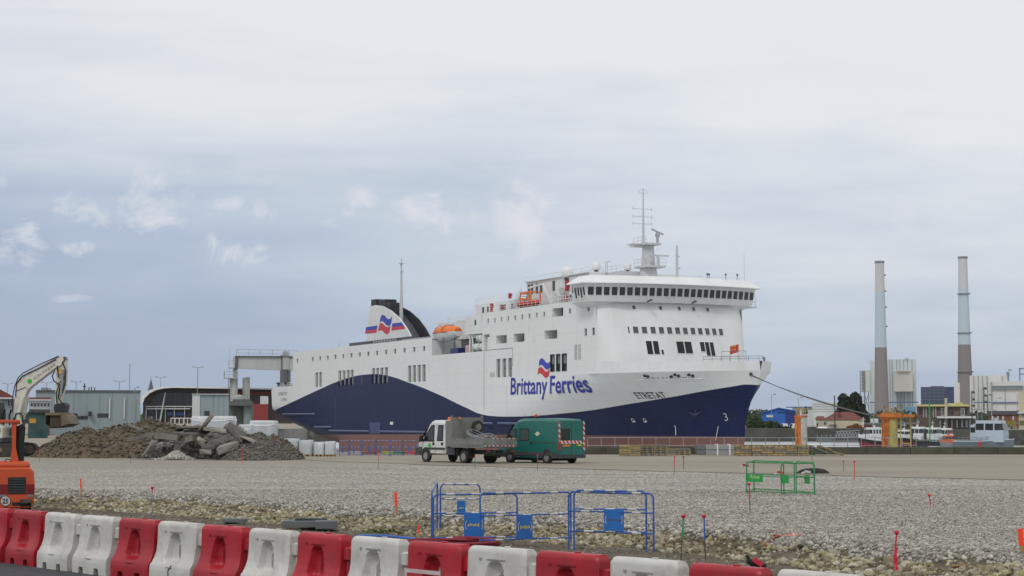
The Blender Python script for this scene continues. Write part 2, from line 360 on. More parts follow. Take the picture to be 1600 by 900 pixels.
# ------------------------------------------------------------------ stones
def ico(jit, seed):
    rr = np.random.default_rng(seed); p = (1 + 5 ** .5) / 2
    v = np.array([(-1, p, 0), (1, p, 0), (-1, -p, 0), (1, -p, 0), (0, -1, p), (0, 1, p), (0, -1, -p), (0, 1, -p), (p, 0, -1), (p, 0, 1), (-p, 0, -1), (-p, 0, 1)], float); v /= np.linalg.norm(v[0])
    f = [(0, 11, 5), (0, 5, 1), (0, 1, 7), (0, 7, 10), (0, 10, 11), (1, 5, 9), (5, 11, 4), (11, 10, 2), (10, 7, 6), (7, 1, 8), (3, 9, 4), (3, 4, 2), (3, 2, 6), (3, 6, 8), (3, 8, 9), (4, 9, 5), (2, 4, 11), (6, 2, 10), (8, 6, 7), (9, 8, 1)]
    v = v * (1 + rr.uniform(-jit, jit, (12, 1))); v *= np.array([1, rr.uniform(.7, .95), rr.uniform(.55, .85)])
    return v, np.array(f)
ICOS = [ico(.22, i) for i in range(10)]
def stone_mat(name, cols, bump=.5):
    m = bpy.data.materials.new(name); m.use_nodes = True; nt = m.node_tree; N = nt.nodes.new; L = nt.links.new; b = nt.nodes['Principled BSDF']; b.inputs['Roughness'].default_value = .9; b.inputs['Specular IOR Level'].default_value = .2
    g = N('ShaderNodeNewGeometry'); oi = N('ShaderNodeObjectInfo'); ad = N('ShaderNodeMath'); ad.operation = 'ADD'; L(g.outputs['Random Per Island'], ad.inputs[0]); L(oi.outputs['Random'], ad.inputs[1])
    fr = N('ShaderNodeMath'); fr.operation = 'FRACT'; L(ad.outputs[0], fr.inputs[0])
    r = N('ShaderNodeValToRGB'); L(fr.outputs[0], r.inputs[0])
    while len(r.color_ramp.elements) < len(cols): r.color_ramp.elements.new(.5)
    for i, (e, c) in enumerate(zip(r.color_ramp.elements, cols)): e.position = i / (len(cols) - 1); e.color = (*c, 1)
    tc = N('ShaderNodeTexCoord'); n = N('ShaderNodeTexNoise'); n.inputs['Scale'].default_value = 9; n.inputs['Detail'].default_value = 6; L(tc.outputs['Object'], n.inputs['Vector'])
    mr = N('ShaderNodeMapRange'); L(n.outputs['Fac'], mr.inputs[0]); mr.inputs[1].default_value = .3; mr.inputs[2].default_value = .7; mr.inputs[3].default_value = .65; mr.inputs[4].default_value = 1.25
    vm = N('ShaderNodeVectorMath'); vm.operation = 'SCALE'; L(r.outputs[0], vm.inputs[0]); L(mr.outputs[0], vm.inputs['Scale']); L(vm.outputs[0], b.inputs['Base Color'])
    return m
rubble_m = stone_mat('rubble_stone', [(.31, .265, .17), (.10, .083, .057), (.42, .385, .285), (.18, .155, .105), (.49, .46, .37), (.31, .28, .13), (.075, .064, .045), (.35, .30, .20), (.22, .18, .11), (.40, .37, .29)])
grit_m = stone_mat('grey_grit', [(.33, .31, .268), (.13, .12, .102), (.44, .415, .365), (.22, .205, .175), (.37, .345, .30), (.53, .50, .44), (.17, .158, .135)])
def stones_mesh(name, P, S, m, sink=.25):
    "many angular stones joined: P centres (n,3), S radii (n,)"
    n = len(P); V = np.empty((n, 12, 3)); F = np.empty((n, 20, 3), int); pick = RNG.integers(0, len(ICOS), n); ang = RNG.uniform(0, 6.283, n); tilt = RNG.uniform(-.6, .6, n)
    for k, (v, f) in enumerate(ICOS):
        idx = np.where(pick == k)[0]
        if not len(idx): continue
        c, s_ = np.cos(ang[idx]), np.sin(ang[idx]); ct, st = np.cos(tilt[idx]), np.sin(tilt[idx])
        x = v[None, :, 0]; y = v[None, :, 1] * ct[:, None] - v[None, :, 2] * st[:, None]; z = v[None, :, 1] * st[:, None] + v[None, :, 2] * ct[:, None]
        X = x * c[:, None] - y * s_[:, None]; Y = x * s_[:, None] + y * c[:, None]
        V[idx] = np.stack([X, Y, z], -1) * S[idx][:, None, None] + P[idx][:, None, :]
        F[idx] = f[None] + (idx * 12)[:, None, None]
    me = bpy.data.meshes.new(name); V = V.reshape(-1, 3); F = F.reshape(-1, 3)
    me.vertices.add(len(V)); me.vertices.foreach_set('co', V.ravel()); me.loops.add(F.size); me.loops.foreach_set('vertex_index', F.ravel().astype(np.int32))
    me.polygons.add(len(F)); me.polygons.foreach_set('loop_start', np.arange(0, F.size, 3, dtype=np.int32)); me.update(calc_edges=True); me.validate()
    me.materials.append(m)
    o = bpy.data.objects.new(name, me); SC.collection.objects.link(o); return o
def bank_stones():
    bank = thing('rubble_bank', None, None); tag(bank, kind='structure')
    P = []; S = []; G = []; GS = []
    for i in range(46000):
        x = random.uniform(-20, 13); d = -2.9 + 3.9 * random.random() ** .85; y = edge_y(x) + d / SLOPE
        if abs(x) > .30 * y + 1: continue
        z, dd = terr(x, y)
        if dd > .9: continue
        patch = mn.noise(Vector((x * .55, y * .9, 11))) + .4 * mn.noise(Vector((x * 2, y * 2, 4)))
        left = min(1, max(0, (-x - 7) / 5))
        if dd < -.7 and patch < -.26 + .3 * left and random.random() < .8: continue
        r = random.choice((.025, .03, .035, .04, .05, .06, .07, .09)) * random.uniform(.75, 1.15)
        g = dd + .5 * mn.noise(Vector((x, y, 2)))
        if g > -1.15: G.append((x, y, z + r * .15)); GS.append(r * (.5 if dd > -.3 else .7)); continue
        P.append((x, y, z + r * random.uniform(-.2, .45))); S.append(r * (1 + .25 * patch))
    P = np.array(P); S = np.array(S)
    big = np.argsort(-(S / P[:, 1]))[:280]; rest = np.setdiff1d(np.arange(len(P)), big)
    o = stones_mesh('rubble', P[rest], S[rest], rubble_m); o.parent = bank; tag(o, kind='stuff')
    o = stones_mesh('grey_rubble', np.array(G), np.array(GS), grit_m); o.parent = bank; tag(o, kind='stuff')
    protos = []
    for k, (v, f) in enumerate(ICOS[:6]):
        me = bpy.data.meshes.new('stone'); me.from_pydata([tuple(p) for p in v], [], [tuple(int(i) for i in q) for q in f]); me.materials.append(rubble_m); protos.append(me)
    for n_, i in enumerate(big):
        s = bpy.data.objects.new('stone', protos[n_ % 6]); SC.collection.objects.link(s); s.parent = bank
        s.location = P[i]; s.scale = (S[i] * 1.15,) * 3; s.rotation_euler = (random.uniform(-.4, .4), random.uniform(-.4, .4), random.uniform(0, 6.28))
    # loose grit over the platform
    n = 78000; y = edge_y(0) - 16 + 48 * RNG.random(n) ** 1.2; x = RNG.uniform(-.31, .31, n) * y
    keep = []; Z = []
    for a, b in zip(x, y):
        dd = (b - edge_y(a)) * SLOPE; keep.append(dd > -.4 and b < 61.5)
    keep = np.array(keep); x = x[keep]; y = y[keep]; z = np.array([terr(a, b)[0] for a, b in zip(x, y)])
    r = RNG.uniform(.012, .028, len(x))
    tag(stones_mesh('loose_gravel', np.stack([x, y, z + r * .3], -1), r, grit_m), kind='stuff'); SC.objects['loose_gravel']['label'] = 'loose grey crushed stone over the building platform'
    # clods and pebbles on the trench floor
    n = 22000; y = RNG.uniform(20, 60, n); x = RNG.uniform(-.32, .32, n) * y; PP = []; RR = []
    for a, b in zip(x, y):
        dd = (b - edge_y(a)) * SLOPE
        if dd < -1.6 and dd > -7: z = terr(a, b)[0]; r = random.uniform(.015, .05) * (1.8 if random.random() < .05 else 1); PP.append((a, b, z)); RR.append(r)
    soilst = stone_mat('soil_clod', [(.10, .08, .055), (.20, .17, .125), (.12, .10, .07), (.33, .30, .24), (.06, .05, .036)])
    tag(stones_mesh('trench_rubble', np.array(PP), np.array(RR), soilst), kind='stuff'); SC.objects['trench_rubble']['label'] = 'brown soil clods and pebbles on the trench floor'
bank_stones()
def lerp_tab(tab,x):
    if x<=tab[0][0]: return tab[0][1]
    for (a,b),(c,d) in zip(tab,tab[1:]):
        if x<=c: return b+(d-b)*(x-a)/(c-a)
    return tab[-1][1]
STEM=[(-6,7.0),(-3,6.7),(-.1,6.5),(2.1,6.2),(4.8,5.0),(7,3.2),(8.2,2.7),(9.4,2.2),(11,2.0)]
def s_stem(z): return lerp_tab(STEM,z)
def hull_w(s,z):
    "half breadth of the hull at distance s behind the bow and height z"
    t=min(1,max(0,(z+2)/11.4)); g=t**1.9
    L=80+(27-80)*t**.85; a=1.5+.35*g; b=1.1+.12*g
    u=(s-s_stem(z))/L
    if u<=0: return 0.0
    w=12.8 if u>=1 else 12.8*(1-(1-u)**a)**(1/b)
    if s>140:
        zk=-5+5.6*((s-140)/46)**1.3
        q=(z-zk)/4.5
        w*=0 if q<=0 else min(1,q**.4)
    return w
# ------------------------------------------------------------------ the ferry (x = metres behind the bow, y = to starboard, z = above the quay)
SHIP_A = math.atan(1316 * math.cos(PITCH) / FPX)
ship = thing('ferry', 'large white and navy blue passenger ferry moored behind the quay', 'ferry', (402 / FPX * 248, 248, 0), math.pi / 2 + SHIP_A)
def ship_pt(x, y, w):
    "where the sight line through a pixel meets the plane w metres to starboard"
    r = at(x, y, 1.0) - Vector((0, 0, CAMH)); a = (-math.sin(SHIP_A), math.cos(SHIP_A)); n = (-math.cos(SHIP_A), -math.sin(SHIP_A))
    c1 = 402 / FPX * 248 + w * n[0]; c2 = 248 + w * n[1]; det = -r.x * a[1] + a[0] * r.y
    t = (-c1 * a[1] + a[0] * c2) / det; s = (r.x * c2 - r.y * c1) / det
    return s, CAMH + t * r.z
def livery_material():
    m = bpy.data.materials.new('hull_livery'); m.use_nodes = True; nt = m.node_tree; N = nt.nodes.new; L = nt.links.new; b = nt.nodes['Principled BSDF']
    b.inputs['Roughness'].default_value = .5; b.inputs['Specular IOR Level'].default_value = .22
    tc = N('ShaderNodeTexCoord'); sep = N('ShaderNodeSeparateXYZ'); L(tc.outputs['Object'], sep.inputs[0])
    def curve(pts):
        d = N('ShaderNodeMath'); d.operation = 'DIVIDE'; L(sep.outputs[0], d.inputs[0]); d.inputs[1].default_value = 190
        fc = N('ShaderNodeFloatCurve'); L(d.outputs[0], fc.inputs['Value']); c = fc.mapping.curves[0]; fc.mapping.use_clip = False
        pts = [(x / 190, z / 20) for x, z in pts]
        c.points[0].location = pts[0]; c.points[1].location = pts[-1]
        for p in pts[1:-1]: c.points.new(*p)
        for p in c.points: p.handle_type = 'AUTO_CLAMPED'
        fc.mapping.update(); s = N('ShaderNodeMath'); s.operation = 'MULTIPLY'; L(fc.outputs[0], s.inputs[0]); s.inputs[1].default_value = 20
        g = N('ShaderNodeMath'); g.operation = 'LESS_THAN'; L(sep.outputs[2], g.inputs[0]); L(s.outputs[0], g.inputs[1]); return g.outputs[0]
    blue = curve([(0, 6.6), (2.4, 7.1), (3.2, 7.31), (4.3, 7.38), (5.5, 7.19), (10.3, 6.53), (16.0, 5.77), (25.8, 4.73), (35.3, 3.82), (41.5, 3.45), (49, 3.12), (56.6, 2.98), (62, 3.02), (68, 3.32), (75, 4.5), (89.2, 7.29), (102, 9.4), (114.9, 11.11), (122, 11.45), (129.9, 11.32), (142.5, 10.28), (152.6, 8.98), (170, 6.6), (190, 3.9)])
    red = curve([(0, .05), (50, .04), (90, -.12), (135, -.5), (170, -.9), (190, -1.1)])
    # streaks and plate-to-plate differences
    mp = N('ShaderNodeMapping'); mp.inputs['Scale'].default_value = (1.1, .3, .07); L(tc.outputs['Object'], mp.inputs[0])
    n = N('ShaderNodeTexNoise'); n.inputs['Scale'].default_value = 1.; n.inputs['Detail'].default_value = 8; n.inputs['Roughness'].default_value = .7; L(mp.outputs[0], n.inputs['Vector'])
    n2 = N('ShaderNodeTexNoise'); n2.inputs['Scale'].default_value = .09; n2.inputs['Detail'].default_value = 6; L(tc.outputs['Object'], n2.inputs['Vector'])
    def rng(s, a, b_, c, d):
        r = N('ShaderNodeMapRange'); L(s, r.inputs[0]); r.inputs[1].default_value = a; r.inputs[2].default_value = b_; r.inputs[3].default_value = c; r.inputs[4].default_value = d; return r.outputs[0]
    def mix(f, a, c):
        q = N('ShaderNodeMix'); q.data_type = 'RGBA'
        for i, v in ((0, f), (6, a), (7, c)):
            if isinstance(v, tuple): q.inputs[i].default_value = (*v, 1)
            elif isinstance(v, float): q.inputs[i].default_value = v
            else: L(v, q.inputs[i])
        return q.outputs[2]
    wcol = mix(rng(n.outputs[0], .56, .78, 0., .38), (.70, .715, .70), (.46, .44, .38))
    wcol = mix(rng(n2.outputs[0], .4, .7, 0., .25), wcol, (.56, .60, .57))
    bcol = mix(rng(n2.outputs[0], .35, .7, 0., .6), (.006, .012, .058), (.012, .021, .074))
    bcol = mix(rng(n.outputs[0], .55, .8, 0., .35), bcol, (.04, .05, .09))
    rcol = mix(rng(n.outputs[0], .4, .7, 0., .8), (.22, .095, .078), (.16, .115, .10))
    # weld seams between plates and thin rust runs
    def fr(sock, per, wid):
        d = N('ShaderNodeMath'); d.operation = 'DIVIDE'; L(sock, d.inputs[0]); d.inputs[1].default_value = per; f = N('ShaderNodeMath'); f.operation = 'FRACT'; L(d.outputs[0], f.inputs[0])
        l = N('ShaderNodeMath'); l.operation = 'LESS_THAN'; L(f.outputs[0], l.inputs[0]); l.inputs[1].default_value = wid / per; return l.outputs[0]
    sx = fr(sep.outputs[0], 8.35, .14); sz = fr(sep.outputs[2], 2.62, .09); mxs = N('ShaderNodeMath'); mxs.operation = 'MAXIMUM'; L(sx, mxs.inputs[0]); L(sz, mxs.inputs[1])
    sm = N('ShaderNodeMath'); sm.operation = 'MULTIPLY'; L(mxs.outputs[0], sm.inputs[0]); sm.inputs[1].default_value = .22
    wcol = mix(sm.outputs[0], wcol, (.42, .43, .42)); bcol = mix(sm.outputs[0], bcol, (.035, .045, .10))
    mp2 = N('ShaderNodeMapping'); mp2.inputs['Scale'].default_value = (2.2, .3, .22); L(tc.outputs['Object'], mp2.inputs[0])
    n3 = N('ShaderNodeTexNoise'); n3.inputs['Scale'].default_value = 1.; n3.inputs['Detail'].default_value = 4; L(mp2.outputs[0], n3.inputs['Vector'])
    wcol = mix(rng(n3.outputs[0], .66, .76, 0., .6), wcol, (.33, .25, .16))
    c = mix(blue, wcol, bcol); c = mix(red, c, rcol); L(c, b.inputs['Base Color'])
    w = N('ShaderNodeTexNoise'); w.inputs['Scale'].default_value = .55; w.inputs['Detail'].default_value = 2; L(tc.outputs['Object'], w.inputs['Vector'])
    bp = N('ShaderNodeBump'); bp.inputs['Strength'].default_value = .22; bp.inputs['Distance'].default_value = .06; L(w.outputs[0], bp.inputs['Height']); L(bp.outputs[0], b.inputs['Normal'])
    return m
hull_m = livery_material()
navy = mat('navy_paint', (.015, .024, .11), .45, 0, .1, .5); letter_m = mat('deep_blue_lettering', (.025, .03, .30), .5, 0, .05, 1); logo_red = mat('logo_red', (.55, .035, .05), .5, 0, .05, 1); logo_blue = mat('logo_blue', (.035, .05, .40), .5, 0, .05, 1)
black_p = mat('black_paint', (.022, .024, .03), .55, 0, .15, 1); slate_p = mat('slate_grey_paint', (.075, .08, .095), .6, 0, .15, 1)
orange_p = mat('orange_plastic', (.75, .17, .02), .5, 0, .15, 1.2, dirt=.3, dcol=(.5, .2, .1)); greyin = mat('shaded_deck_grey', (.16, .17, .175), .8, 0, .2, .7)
shipwhite = mat('ship_white', (.69, .705, .695), .45, 0, .05, .3, stretch=(1, 1, .3), dirt=.25, dcol=(.40, .38, .32), dscale=.25)
pane_m = mat('tinted_pane', (.055, .062, .07), .15, 0, .35, .8, spec=.6); louv_m = mat('grey_louvre', (.20, .21, .205), .7, 0, .15, 1)
ZK = 9.3
def build_hull():
    zs = [-5, -3.5, -2, -1, -.3, .4, 1.2, 2, 3, 4, 5, 6, 6.8, 7.6, 8.4, ZK]
    cols = [('t', t) for t in (0, .004, .012, .03, .06, .1, .15, .2, .27, .35, .45, .55, .65, .75, .87, 1)] + [('s', s) for s in list(range(30, 141, 5)) + list(range(143, 188, 3)) + [186.6]]
    def P(c, z, sd):
        s = s_stem(z) + c[1] * (26 - s_stem(z)) if c[0] == 't' else c[1]
        zz = z
        if s > 140:
            zk = -5 + 5.6 * ((s - 140) / 46) ** 1.3; zz = max(z, zk)
            s -= max(0, (ZK - zz)) * .18 * max(0, (s - 170) / 16.6)
        return (s, sd * (0 if c == ('t', 0) else hull_w(s, zz)), zz)
    m = MB()
    for sd in (1, -1): m.loft([[P(c, z, sd) for c in cols] for z in zs], False, 0, closed=False)
    tr = [P(cols[-1], z, 1) for z in zs]; tl = [(x, -y, z) for x, y, z in tr]
    m.loft([tr, tl], False, 0, closed=False)
    # deck at the knuckle, closed
    dk = [P(c, ZK, 1) for c in cols]; m.loft([dk, [(x, -y, z) for x, y, z in dk]], False, 1, closed=False)
    h = m.build('hull', [hull_m, greyin], ship, smooth=38)
    # bulwark round the forecastle
    b = MB(); rows = []
    for c in cols[:16]:
        s, w, z = P(c, ZK, 1); rows.append((s, w))
    rows[-1] = (26.97, 12.8)
    for sd in (1, -1):
        outer = []; 
        for s, w in rows:
            hgt = 1.35 if s < 20 else 1.6 + (s - 20) * .05
            out = .28 * max(0, 1 - s / 14)
            outer.append([(s - out * .4, sd * (w + out), ZK + hgt), (s + .15, sd * max(0, w - .22), ZK + hgt), (s + .15, sd * max(0, w - .22), ZK), (s, sd * w, ZK)])
        b.loft([[r[k] for r in outer] for k in (3, 0, 1, 2)], False, 0, closed=False)
    b.build('bulwark', shipwhite, ship, smooth=30)
build_hull()
# ---- starboard and port side above the knuckle, with real openings
TOP = [(171, 17.05), (163, 17.2), (120, 17.35), (90.8, 17.42)]
holes = []   # s0, s1, z0, z1, kind
for a, b_ in ((155.8, 153.9), (153.35, 151.5), (141.1, 139.3), (138.6, 136.8), (136.1, 134.3), (133.75, 132.0), (121.5, 119.8), (119.25, 117.6), (116.9, 115.2), (114.55, 112.8), (102.5, 100.8), (100.15, 98.45), (97.8, 96.1), (95.5, 93.75), (62.8, 61.2), (60.5, 58.85), (58.25, 56.6)):
    holes.append((b_, a, 9.5, 12.57, 'louvre'))
for a, b_ in ((42.4, 40.9), (40.35, 38.9), (38.35, 36.7)): holes.append((b_, a, 9.95, 12.67, 'tall'))
for i in range(14): s = 157.4 - i * 4.84; holes.append((s - .55, s + .55, 15.1, 15.95, 'port'))
holes.append((167.3, 168.3, 15.0, 15.95, 'port'))
for i in range(9): s = 66 - i * 2.68; holes.append((s - .3, s + .3, 18.75, 19.5, 'port'))
for s in (35.6, 29.4): holes.append((s - .35, s + .35, 18.75, 19.5, 'port'))
for a, b_ in ((62.85, 58.65), (56.0, 51.85), (44.5, 40.0)): holes.append((b_, a, 15.1, 16.48, 'open'))
holes.append((37.9, 41.7, 18.5, 19.85, 'open2')); holes.append((65.5, 67.9, 14.25, 16.9, 'door'))
for a, b_ in ((30.75, 29.95), (28.25, 27.4)): holes.append((b_, a, 15.1, 16.18, 'port'))
def build_sides():
    SB, SA = 27.0, 171.0
    ss = {SB, SA, 67.9 + .6, 90.8, 68.5}; zs = {ZK, 14.1, 17.0, 17.42, 20.6}
    for h in holes: ss |= {h[0], h[1]}; zs |= {h[2], h[3]}
    for s in range(30, 171, 8): ss.add(float(s))
    ss = sorted(ss); zs = sorted(zs)
    def topz(s): return 20.6 if s < 68.5 else (14.1 if s < 90.8 else 17.42)
    for sd in (1, -1):
        m = MB(); idx = {}
        def V(s, z):
            k = (s, z)
            if k not in idx: idx[k] = len(m.v); m.v.append((s, sd * 12.8, z))
            return idx[k]
        for a, b_ in zip(ss, ss[1:]):
            for c, d in zip(zs, zs[1:]):
                sm, zm = (a + b_) / 2, (c + d) / 2
                if zm > topz(sm): continue
                if sd == 1 and any(h[0] - 1e-6 <= a and b_ <= h[1] + 1e-6 and h[2] - 1e-6 <= c and d <= h[3] + 1e-6 for h in holes): continue
                m.f.append((V(a, c), V(b_, c), V(b_, d), V(a, d))); m.mi.append(0)
        if sd == 1:
            for h in holes:
                dep = {'louvre': .35, 'tall': .3, 'port': .16, 'open': 2.4, 'open2': 1.6, 'door': 2.2}[h[4]]
                s0, s1, z0, z1 = h[:4]; y0, y1 = 12.8, 12.8 - dep
                m.add([(s0, y0, z0), (s1, y0, z0), (s1, y0, z1), (s0, y0, z1), (s0, y1, z0), (s1, y1, z0), (s1, y1, z1), (s0, y1, z1)], [(0, 1, 5, 4), (1, 2, 6, 5), (2, 3, 7, 6), (3, 0, 4, 7)], 0)
        m.build('side_plating', [hull_m], ship)
    for h in holes:
        s0, s1, z0, z1, k = h; m = MB(); sm = (s0 + s1) / 2
        if k == 'louvre':
            m.box(s0, s1, 12.4, 12.45, z0, z1, 0)
            m.box(s0 + .1, s1 - .5, 12.45, 12.6, z0 + .12, z1 - .15, 1); m.box(s0 + .1, s1 - .5, 12.6, 12.63, z0 + 1.35, z0 + 1.43, 0)
            m.build('louvre_window', [black_p, louv_m], ship)
        elif k == 'tall':
            m.box(s0, s1, 12.45, 12.5, z0, z1, 0)
            for a, b_, c, d in ((s0, s0 + .16, z0, z1), (s1 - .16, s1, z0, z1), (s0, s1, z0, z0 + .14), (s0, s1, z1 - .14, z1)): m.box(a, b_, 12.55, 12.86, c, d, 2)
            m.box(s0 + .2, s1 - .2, 12.5, 12.62, z0 + 1.2, z1 - .2, 1); m.build('deck_window', [pane_m, louv_m, black_p], ship)
        elif k == 'port':
            m.box(s0, s1, 12.62, 12.65, z0, z1, 0)
            for a, b_, c, d in ((s0 - .06, s0, z0 - .06, z1 + .06), (s1, s1 + .06, z0 - .06, z1 + .06), (s0, s1, z1, z1 + .06), (s0, s1, z0 - .06, z0)): m.box(a, b_, 12.80, 12.84, c, d, 1)
            m.build('cabin_window', [pane_m, shipwhite], ship)
        elif k in ('open', 'open2'):
            w1 = 12.8 - (2.4 if k == 'open' else 1.6); m.box(s0, s1, w1 - .05, w1, z0, z1, 0)
            for a in (.3, .62): m.box(s0 + (s1 - s0) * a, s0 + (s1 - s0) * a + .09, w1, w1 + .1, z0, z1, 1)
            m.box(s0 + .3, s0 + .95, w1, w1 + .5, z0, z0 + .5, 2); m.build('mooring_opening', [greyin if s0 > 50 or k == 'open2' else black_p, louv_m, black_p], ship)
        else:
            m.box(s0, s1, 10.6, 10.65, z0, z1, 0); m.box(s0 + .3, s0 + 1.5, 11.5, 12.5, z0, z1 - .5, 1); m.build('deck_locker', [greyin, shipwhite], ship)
    # two flat vent panels, seams, pipe, small plate
    for a in (33.2, 31.95): MB().box(a, a + .85, 12.8, 12.86, 11.6, 13.9).build('vent_panel', mat('vent_grey', (.42, .44, .43), .6), ship)
    MB().box(63.4, 65.2, 12.8, 12.83, 9.6, 10.4).build('side_grille', mat('vent_grey', (.42, .44, .43), .6), ship)
    seam = mat('seam_grey', (.25, .26, .26), .8)
    for pts in ([(67.7, 12.82, 14.0), (67.7, 12.82, 4.0)], [(68, 12.82, 14.2), (56.3, 12.82, 14.2)], [(56.3, 12.82, 14.2), (56.3, 12.82, 11.2)], [(127, 12.82, 11), (127, 12.82, 9.4)]):
        MB().tube(pts, .045, 5).build('plate_seam', seam, ship)
    # decks and after end
    d = MB(); d.box(SB, 68.5, -12.7, 12.7, 20.3, 20.45); d.box(90.8, SA, -12.7, 12.7, 16.95, 17.1); d.box(68.5, 90.8, -12.7, 12.7, 13.9, 14.05); d.build('weather_deck', greyin, ship)
    for q in ((SA - .05, SA, -12.78, 12.78, ZK, 17.42), (90.8, 90.9, 6, 12.78, 14.05, 17.42), (68.4, 68.5, 6, 12.78, 14.05, 20.6)): a = MB(); a.box(*q); a.build('end_bulkhead', shipwhite, ship)
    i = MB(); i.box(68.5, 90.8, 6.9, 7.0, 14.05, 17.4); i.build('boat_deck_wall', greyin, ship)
    # fenders and rubbing strips low on the hull
    def strip(s0, s1, z, r=.22, name='rubbing_strip'):
        n = max(2, int((s1 - s0) / 5)); pts = []
        for k in range(n + 1):
            s = s0 + (s1 - s0) * k / n; pts.append((s, hull_w(s, z) + .08, z))
        MB().tube(pts, r, 6).build(name, mat('strip_paint', (.09, .11, .20), .6, 0, .2, 2), ship)
    strip(155.3, 178.6, 3.75); strip(145, 155.7, 1.0); strip(122.5, 146, .25); strip(78, 116.5, .25); strip(64, 76, 1.9, .2); strip(52, 62, 1.9, .2)
    MB().box(116.6, 122.3, 12.8, 12.9, -.2, 2.0).build('pilot_door', mat('door_blue', (.05, .065, .15), .5, 0, .15, 1), ship)
    MB().tube([(142.7, 12.83, 7), (142.7, 12.83, .6)], .06, 5).build('hull_pipe', mat('strip_paint', (.09, .11, .20), .6), ship)
    for s in (119.0, 120.2): MB().box(s, s + .25, 12.8, 12.83, 3.0, 5.5).build('draught_scale', black_p, ship)
    # deckhouse ventilator panel over the hull strip
    # after deck: mooring gear and rail
    g = MB()
    for s in (183, 181.5, 177.5, 176.2): g.tube([(s, 12.3, 9.3), (s, 12.3, 10.7)], .22, 8); g.box(s - .4, s + .4, 11.9, 12.7, 10.7, 10.95)
    g.build('mooring_bollard', black_p, ship)
    r = MB(); rail(r, [(171.2, 12.6, 9.3), (186.3, 12.3, 9.3)], 1.5, 1.1, .045, 3); r.box(171.2, 186.4, 12.4, 12.6, 9.3, 10.0); r.build('stern_rail', shipwhite, ship)
    w = MB(); w.tube([(174, 11, 9.4), (174, 11, 11.2)], .5, 10); w.tube([(178, 10.5, 9.4), (178, 10.5, 10.6)], .6, 10); w.box(172, 176, 9.5, 11, 9.3, 10.4); w.build('winch', grey_paint, ship, smooth=40)
def rail(m, path, hgt, step, r=.03, bars=3):
    "posts and horizontal bars along a path"
    path = [Vector(p) for p in path]
    for a, b_ in zip(path, path[1:]):
        n = max(1, round((b_ - a).length / step))
        for k in range(n + 1): p = a.lerp(b_, k / n); m.tube([p, p + Vector((0, 0, hgt))], r, 4, False)
        for k in range(bars):
            z = Vector((0, 0, hgt * (k + 1) / bars)); m.tube([a + z, b_ + z], r, 4, False)
build_sides()
